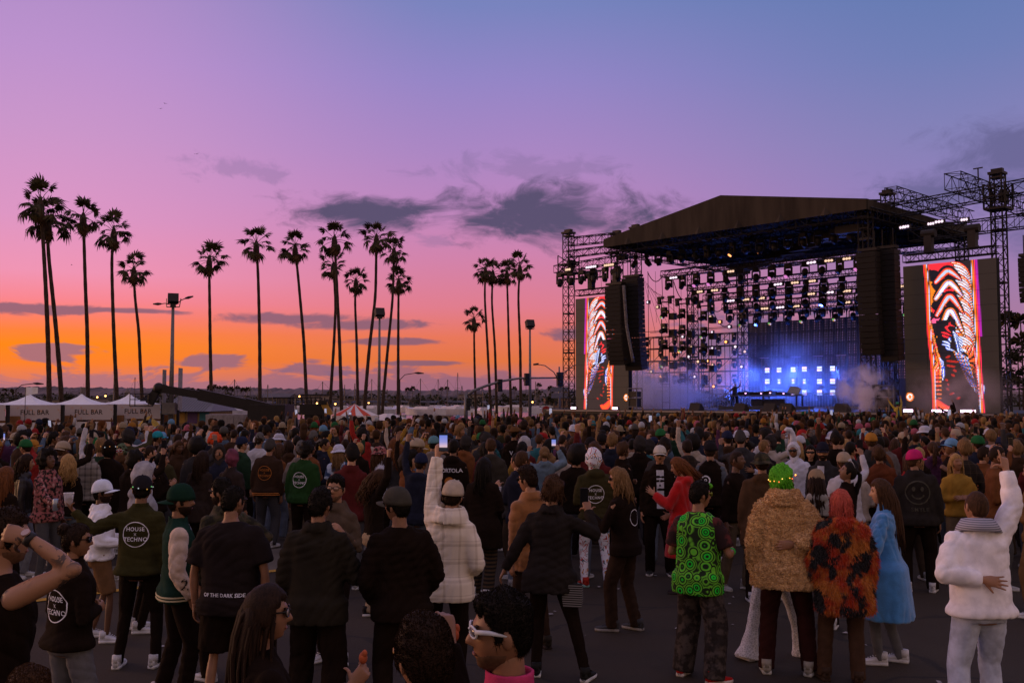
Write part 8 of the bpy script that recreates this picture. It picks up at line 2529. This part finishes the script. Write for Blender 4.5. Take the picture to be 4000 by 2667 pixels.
# ================================================================== CROWD
crng = random.Random(11)
TOPS = [('a black jacket', BLACK, 14), ('a charcoal hoodie', (.036, .033, .034), 9), ('a dark brown jacket', (.045, .024, .014), 8), ('a navy jacket', (.016, .018, .032), 7), ('an olive jacket', (.045, .040, .018), 6), ('a maroon top', (.085, .014, .014), 4),
		('a grey sweatshirt', (.15, .13, .125), 5), ('a cream jacket', (.38, .32, .27), 3), ('a white shirt', (.46, .45, .50), 4), ('a denim jacket', (.08, .12, .18), 5), ('a rust jacket', (.15, .055, .02), 4), ('a tan coat', (.22, .13, .06), 4),
		('a dark green jacket', (.018, .042, .024), 4), ('a plum top', (.07, .025, .06), 2), ('a dark checked shirt', (.07, .05, .04), 3), ('a teal top', (.03, .12, .14), 2), ('a red top', (.26, .022, .018), 2), ('a mustard top', (.30, .17, .03), 2)]
HEADS = [('short black hair', ('short', 'black'), None, 12), ('short brown hair', ('short', 'brown'), None, 9), ('cropped dark hair', ('crop', 'dark'), None, 8), ('a high quiff', ('quiff', 'dark'), None, 6), ('black curls', ('curly', 'black'), None, 6), ('a dark afro', ('afro', 'black'), None, 3),
		 ('a top bun', ('bun', 'dark'), None, 5), ('a brown ponytail', ('ponytail', 'brown'), None, 5), ('a dark ponytail', ('ponytail', 'black'), None, 5), ('long black hair', ('long', 'black'), None, 9), ('long brown hair', ('long', 'brown'), None, 9), ('long fair hair', ('long', 'blonde'), None, 6),
		 ('long auburn hair', ('long', 'auburn'), None, 4), ('a dark bob', ('bob', 'dark'), None, 5), ('tousled brown hair', ('messy', 'brown'), None, 6), ('a shaved head', ('buzz', 'dark'), None, 4), ('fair tousled hair', ('messy', 'sandy'), None, 3),
		 ('a white cap', ('crop', 'dark'), ('cap', (.46, .47, .55)), 5), ('a black cap', ('crop', 'dark'), ('cap', (.014, .012, .013)), 7), ('a navy cap', ('crop', 'dark'), ('cap', (.016, .02, .05)), 4), ('a beige cap', ('crop', 'brown'), ('cap', (.34, .27, .20)), 5), ('a red cap', ('crop', 'dark'), ('cap', (.30, .02, .02)), 2),
		 ('a green cap', ('crop', 'dark'), ('cap', (.02, .12, .04)), 3), ('a sky blue cap', ('crop', 'dark'), ('cap', (.14, .30, .50)), 2), ('an orange cap', ('crop', 'brown'), ('cap', (.38, .17, .03)), 2), ('a grey beanie', ('short', 'dark'), ('beanie', (.10, .095, .095)), 4), ('a black beanie', ('short', 'dark'), ('beanie', (.016, .014, .014)), 4),
		 ('a white bucket hat', ('short', 'dark'), ('bucket', (.44, .45, .54)), 3), ('a dark hood', None, ('hood', (.03, .026, .026)), 4), ('a pale hood', None, ('hood', (.34, .34, .38)), 2)]
def wpick(lst): return crng.choices(lst, [x[-1] for x in lst])[0]
POSES = [dict(arms=('down', 'down')), dict(arms=('front', 'pocket')), dict(arms=('drink', 'down')), dict(arms=('cross', 'cross')), dict(arms=('down', 'phone')), dict(arms=('fistup', 'down')), dict(arms=('front', 'front'), female=True), dict(arms=('down', 'drink'), female=True),
		 dict(arms=('pocket', 'pocket'), female=True), dict(arms=('high', 'down'), female=True), dict(arms=('phone', 'phone')), dict(arms=('down', 'front'), build=1.15)]
STYLES = [dict(collar='hood', boxy=1, ease=.04, hem=.84), dict(collar='fold', boxy=.9, ease=.034, hem=.82), dict(collar='crew', boxy=.7, ease=.028, hem=.86)]
# ---- where people stand
PTS = []
def allowed(x, y):
	if abs(x) > .545 * y + .6 or y < 12.8: return False
	b = (Vector((x, y, 0)) - SO).dot(SB)
	if b > -4.0: return False
	px = 2000 + FPX * x / y
	return y < np.interp(px, [0, 700, 1200, 2000, 2400, 3000], [31, 33, 38, 43, 47, 52])
grid = {}
def near_ok(x, y, r):
	gx, gy = int(x // 1.0), int(y // 1.0)
	for i in range(gx - 1, gx + 2):
		for j in range(gy - 1, gy + 2):
			for (a, b) in grid.get((i, j), ()):
				if (a - x) ** 2 + (b - y) ** 2 < r * r: return False
	return True
def addp(x, y): grid.setdefault((int(x // 1.0), int(y // 1.0)), []).append((x, y))
for (x, y) in PEOPLE: addp(x, y)
HERO_PTS = [(x, y) for (x, y) in PEOPLE[:HEROES_N] if y > 10.2]
for _ in range(60000):
	y = math.sqrt(crng.uniform(12.8 ** 2, 55 ** 2)); x = crng.uniform(-.55, .55) * y
	if not allowed(x, y): continue
	if not near_ok(x, y, .66 if y < 30 else .64): continue
	bad = False
	for (a, b) in HERO_PTS:
		if y < b - .15 and y > b - 3.6:
			if abs(x / y - a / b) * b < .34: bad = True; break
	if bad: continue
	addp(x, y); PTS.append((x, y))
PTS.sort(key=lambda p: p[1])
N_IND = max(0, 296 - len(PEOPLE))
IND, REST = PTS[:N_IND], PTS[N_IND:]
def face_yaw(x, y):
	d = Vector((14 - x, 66 - y))
	base = math.degrees(math.atan2(-d.x, d.y))
	u = crng.random()
	if u < .80: return base + crng.gauss(0, 20)
	if u < .92: return base + crng.choice((-1, 1)) * crng.uniform(50, 100)
	return base + 180 + crng.gauss(0, 40)
def where(x, y):
	px = 2000 + FPX * x / y
	zone = [(330, 'by the bars'), (760, 'below the lamp post'), (1180, 'below the lone palm'), (1580, 'by the striped tent'), (2100, 'below the four palms'), (2520, 'before the left screen'), (2960, 'facing the DJ'), (3360, 'before the light grid'), (9999, 'before the right screen')]
	zn = next(z for lim, z in zone if px < lim)
	return zn
protos = []
ip = 0
used = set()
def combo():
	for _ in range(400):
		h, t = wpick(HEADS), wpick(TOPS)
		if (h[0], t[0]) not in used: break
	used.add((h[0], t[0]))
	return h, t
LEGC = [cloth(BLACK), BLKDEN, M_denim('denim_mid', (.06, .08, .12)), cloth((.05, .035, .025)), cloth((.12, .09, .06))]
NPROTO = 24
for ii, (x, y) in enumerate(IND):
	h, t = combo()
	long_ = h[1] is not None and h[1][0] in ('long', 'bun', 'ponytail', 'bob')
	label = 'person with %s in %s, %s' % (h[0], t[0], where(x, y)) if not h[2] else 'person in %s and %s, %s' % (h[0], t[0], where(x, y))
	grp = 'crowd facing the stage'
	H = crng.uniform(1.60, 1.72) if long_ else crng.uniform(1.68, 1.86)
	yaw = face_yaw(x, y)
	tm = cloth(t[1]) if 'checked' not in t[0] else M_plaid_dark()
	if ii < NPROTO:
		po = dict(POSES[ii % len(POSES)]); st = STYLES[(ii // 3 + ii) % 3]
		p = person(None, None, 1.75, yaw, label, loc=(x, y, 0), group=grp, skin=crng.choice((0, 1, 1, 2, 3, 4)), hair=('short', 'dark'), hat=None, top=dict(mat=tm, wr=.010, **st), legs=dict(mat=crng.choice(LEGC), style='straight'), face=False, vox=.024, shoes=((.3, .3, .31), (.4, .4, .4)), head=(crng.uniform(-15, 15), crng.uniform(-10, 8), 0), **po)
		protos.append((p, bool(po.get('female'))))
		root, hm = p['root'], p['head_matrix']
	else:
		cands = [q for q in protos if q[1] == long_] or protos
		p = crng.choice(cands)[0]
		root, hm = None, p['head_matrix']
	IND[ii] = (x, y, p, root, h, t, label, H, yaw, tm, hm, long_)
run_bake()
for p, _ in protos:
	for k in ('body', 'top', 'legs'):
		o = p[k]; me = o.data; m0 = me.materials[0]
		o.material_slots[0].link = 'OBJECT'; o.material_slots[0].material = m0
hair_lo = {}
def lib(key, me):
	if key not in hair_lo:
		hair_lo[key] = me.copy(); hair_lo[key].materials.clear(); hair_lo[key].materials.append(None)
	return hair_lo[key]
def objmat(o, m):
	o.material_slots[0].link = 'OBJECT'; o.material_slots[0].material = m
ROOTS = []
for (x, y, p, root, h, t, label, H, yaw, tm, hm, long_) in IND:
	k = H / 1.75
	if root is None:
		src = p['root']
		root = src.copy(); COL.objects.link(root)
		for part in ('body', 'top', 'legs'):
			o = p[part].copy(); COL.objects.link(o); o.parent = root
			if part == 'body': objmat(o, skin_mat(crng.choice((0, 1, 1, 2, 3, 4))))
			if part == 'top': objmat(o, tm)
			if part == 'legs': objmat(o, crng.choice(LEGC))
	else:
		for ch in list(root.children):
			if ch.name.startswith('hair'): bpy.data.objects.remove(ch)
	ROOTS.append(root)
	root.location = (x, y, 0); root.rotation_euler = (0, 0, R(yaw)); root.scale = (k * crng.uniform(.97, 1.06), k * crng.uniform(.97, 1.05), k)
	tag(root, label, 'person', 'crowd facing the stage')
	if h[1]:
		o = link('hair', lib(('h', h[1][0]), hair_mesh(h[1][0], True)), root); objmat(o, hair_mat(h[1][1])); o.matrix_local = hm
	if h[2]:
		main = None
		for nm, me in hat_meshes(h[2][0]):
			o = link(nm if main else {'cap': 'cap', 'beanie': 'beanie', 'bucket': 'bucket_hat', 'hood': 'hood'}[h[2][0]], lib(('t', h[2][0], nm), me), main or root); objmat(o, cloth(h[2][1]))
			if main is None: o.matrix_local = hm @ Matrix.Rotation(R(crng.choice((0, 0, 0, 180, 20))), 4, 'Z') @ Matrix.Scale(1.05, 4); main = o
nph = 0
for root, (x, y, p, _r, h, t, label, H, yaw, tm, hm, long_) in zip(ROOTS, IND):
	for i in (0, 1):
		a = p['pose']
		if a.hp[i] == 'grip' and a.wr[i].z > 1.5 and nph < 8 and not (i == 0 and a.wr[1].z > 1.5):
			nph += 1
			hold(dict(root=root, pose=a), i, 'phone', 'phone held up by the ' + label.split(',')[0], dz=.05, screen=crng.choice(('lit', 'sky', 'dark')), group='phones held up in the crowd')

# ---- the far crowd: one mass
def low_person(q):
	"""coloured low-poly figure in its own frame -> verts, faces, per-vertex colour"""
	V, F, C = [], [], []
	def addr(rings, col):
		b = sum(len(v) for v in V); n = len(rings[0])
		V.append(np.concatenate(rings)); C.append(np.tile(np.array(col), (n * len(rings), 1)))
		for i in range(len(rings) - 1):
			for j in range(n): F.append((b + i * n + j, b + i * n + (j + 1) % n, b + (i + 1) * n + (j + 1) % n, b + (i + 1) * n + j))
		F.append(tuple(b + j for j in range(n))[::-1]); F.append(tuple(b + (len(rings) - 1) * n + j for j in range(n)))
	tc, hc, sk = q['top'], q['hair'], q['skin']
	lc = q['legs']
	addr([ring(0, 0, z, a, b, 8, 2) for z, a, b in ((0.02, .14, .10), (.45, .15, .10), (.86, .18, .12))], lc)
	addr([ring(0, 0, z, a, b, 8, 2.3) for z, a, b in ((.80, .20, .13), (1.05, .19, .125), (1.30, .215, .13), (1.41, .19, .10), (1.47, .09, .075))], tc)
	addr([ring(0, 0.01, z, .055, .055, 6, 2) for z in (1.44, 1.54)], sk)
	hw = 1.12 if q['big'] else 1.0
	addr([ring(0, .02, z, a, b, 8, 2) for z, a, b in ((1.515, .035, .05), (1.55, .062, .078), (1.62, .074, .092), (1.69, .068, .085), (1.74, .03, .04))], sk)
	if q['hat']:
		addr([ring(0, .0, z, a, b, 8, 2) for z, a, b in ((1.62, .084, .10), (1.69, .090, .106), (1.75, .07, .085), (1.785, .02, .03))], q['hat'])
		if q['brim'] == 1: addr([ring(0, .13, z, .07, .06, 8, 2) for z in (1.655, 1.665)], q['hat'])
		if q['brim'] == 2: addr([ring(0, .0, z, .125, .14, 10, 2) for z in (1.645, 1.66)], q['hat'])
		addr([ring(0, -.02, z, .078, .088, 8, 2) for z in (1.56, 1.64)], hc)
	else:
		addr([ring(0, -.018, z, a * hw, b * hw, 9, 2) for z, a, b in ((1.56, .070, .078), (1.62, .084, .094), (1.68, .090, .104), (1.735, .075, .09), (1.77, .03, .04))], hc)
	if q['long']: addr([ring(0, -.07, z, a, b, 8, 2) for z, a, b in ((1.30, .07, .03), (1.45, .095, .045), (1.62, .085, .05))], hc)
	for i, sg in enumerate((-1, 1)):
		S_ = np.array([sg * .205, 0, 1.39])
		up = q['arms'][i]
		if up: E, Wd = S_ + np.array([sg * .06, .12, .24]), S_ + np.array([sg * .03, .17, .50])
		else: E, Wd = S_ + np.array([sg * .05, .0, -.28]), S_ + np.array([sg * -.02, .20, -.42])
		def tb(a, b, r0, r1, col, n=6):
			mb = MB(); mb.tube([a, b], [r0, r1], n)
			b_ = sum(len(v) for v in V); V.append(np.concatenate(mb.v)); C.append(np.tile(np.array(col), (2 * n, 1))); F.extend([tuple(k + b_ for k in f) for f in mb.f])
		tb(S_, E, .062, .052, tc); tb(E, Wd, .052, .036, tc if q['sleeve'] else sk)
		d = (Wd - E) / np.linalg.norm(Wd - E); tb(Wd - d * .02, Wd + d * .13, .034, .024, sk)
	return np.concatenate(V), F, np.concatenate(C)
VV, FF, CC, nb = [], [], [], 0
skl = [tuple(c) for c in SKINS]
hl = [HAIRC[k] for k in ('black', 'dark', 'dark', 'brown', 'brown', 'black', 'auburn', 'blonde', 'sandy')]
hats = [(.46, .47, .55), (.014, .012, .013), (.34, .27, .20), (.30, .02, .02), (.02, .12, .04), (.14, .30, .50), (.10, .095, .095), (.42, .43, .5), (.016, .02, .05), (.40, .10, .16), (.03, .2, .25), (.36, .16, .03)]
hold_far = []
for (x, y) in REST:
	t = wpick(TOPS)
	q = dict(top=t[1], hair=crng.choice(hl), skin=crng.choice(skl), legs=BLACK, big=crng.random() < .15, long=crng.random() < .33, sleeve=crng.random() < .8, hat=crng.choice(hats) if crng.random() < .20 else None, brim=crng.choice((0, 1, 1, 2)),
			 arms=(crng.random() < .06, crng.random() < .09))
	v, f, c = low_person(q)
	H = crng.uniform(.90, 1.06); a = R(face_yaw(x, y)); ca, sa = math.cos(a), math.sin(a)
	w = v * H
	w = np.stack([w[:, 0] * ca - w[:, 1] * sa + x, w[:, 0] * sa + w[:, 1] * ca + y, w[:, 2]], 1)
	if q['arms'][1] and crng.random() < .3:
		e_ = v[-3] * H
		hold_far.append((x + e_[0] * ca - e_[1] * sa, y + e_[0] * sa + e_[1] * ca, e_[2] + .05))
	VV.append(w); CC.append(c * np.array([.72, .72, .68])); FF.extend([tuple(k + nb for k in ff) for ff in f]); nb += len(w)
me = bpy.data.meshes.new('far_crowd')
me.from_pydata(np.concatenate(VV).tolist(), [], FF)
ca = me.color_attributes.new('dress', 'FLOAT_COLOR', 'POINT')
CC = np.concatenate(CC)
ca.data.foreach_set('color', np.concatenate([CC, np.ones((len(CC), 1))], 1).ravel().astype(np.float32))
me.polygons.foreach_set('use_smooth', [True] * len(me.polygons))
m, N, out = new_mat('crowd_colours')
at_ = N.n('ShaderNodeAttribute', attribute_name='dress'); pb = N.n('ShaderNodeBsdfPrincipled'); N.put(pb.inputs['Base Color'], at_.outputs['Color']); pb.inputs['Roughness'].default_value = .85; pb.inputs['Specular IOR Level'].default_value = .12
N.link(pb.outputs[0], out.inputs[0]); me.materials.append(m)
tag(link('far_crowd', me), 'dense mass of people packed up to the stage', 'crowd', None, 'stuff')
for (x, y, z) in hold_far[:9]:
	t = link('smartphone', None, None, (x, y, z)); t.rotation_euler = (R(8), 0, R(-10))
	link('case', phone_mesh()['b'], t, mat=mat('phone_black', (.012, .012, .013), .3, 0, 0)); link('screen', phone_mesh()['s'], t, mat=glow('phone_lit', lin((205, 200, 230)), .6))
	tag(t, 'lit phone raised in the far crowd', 'phone', 'lit phones in the far crowd')
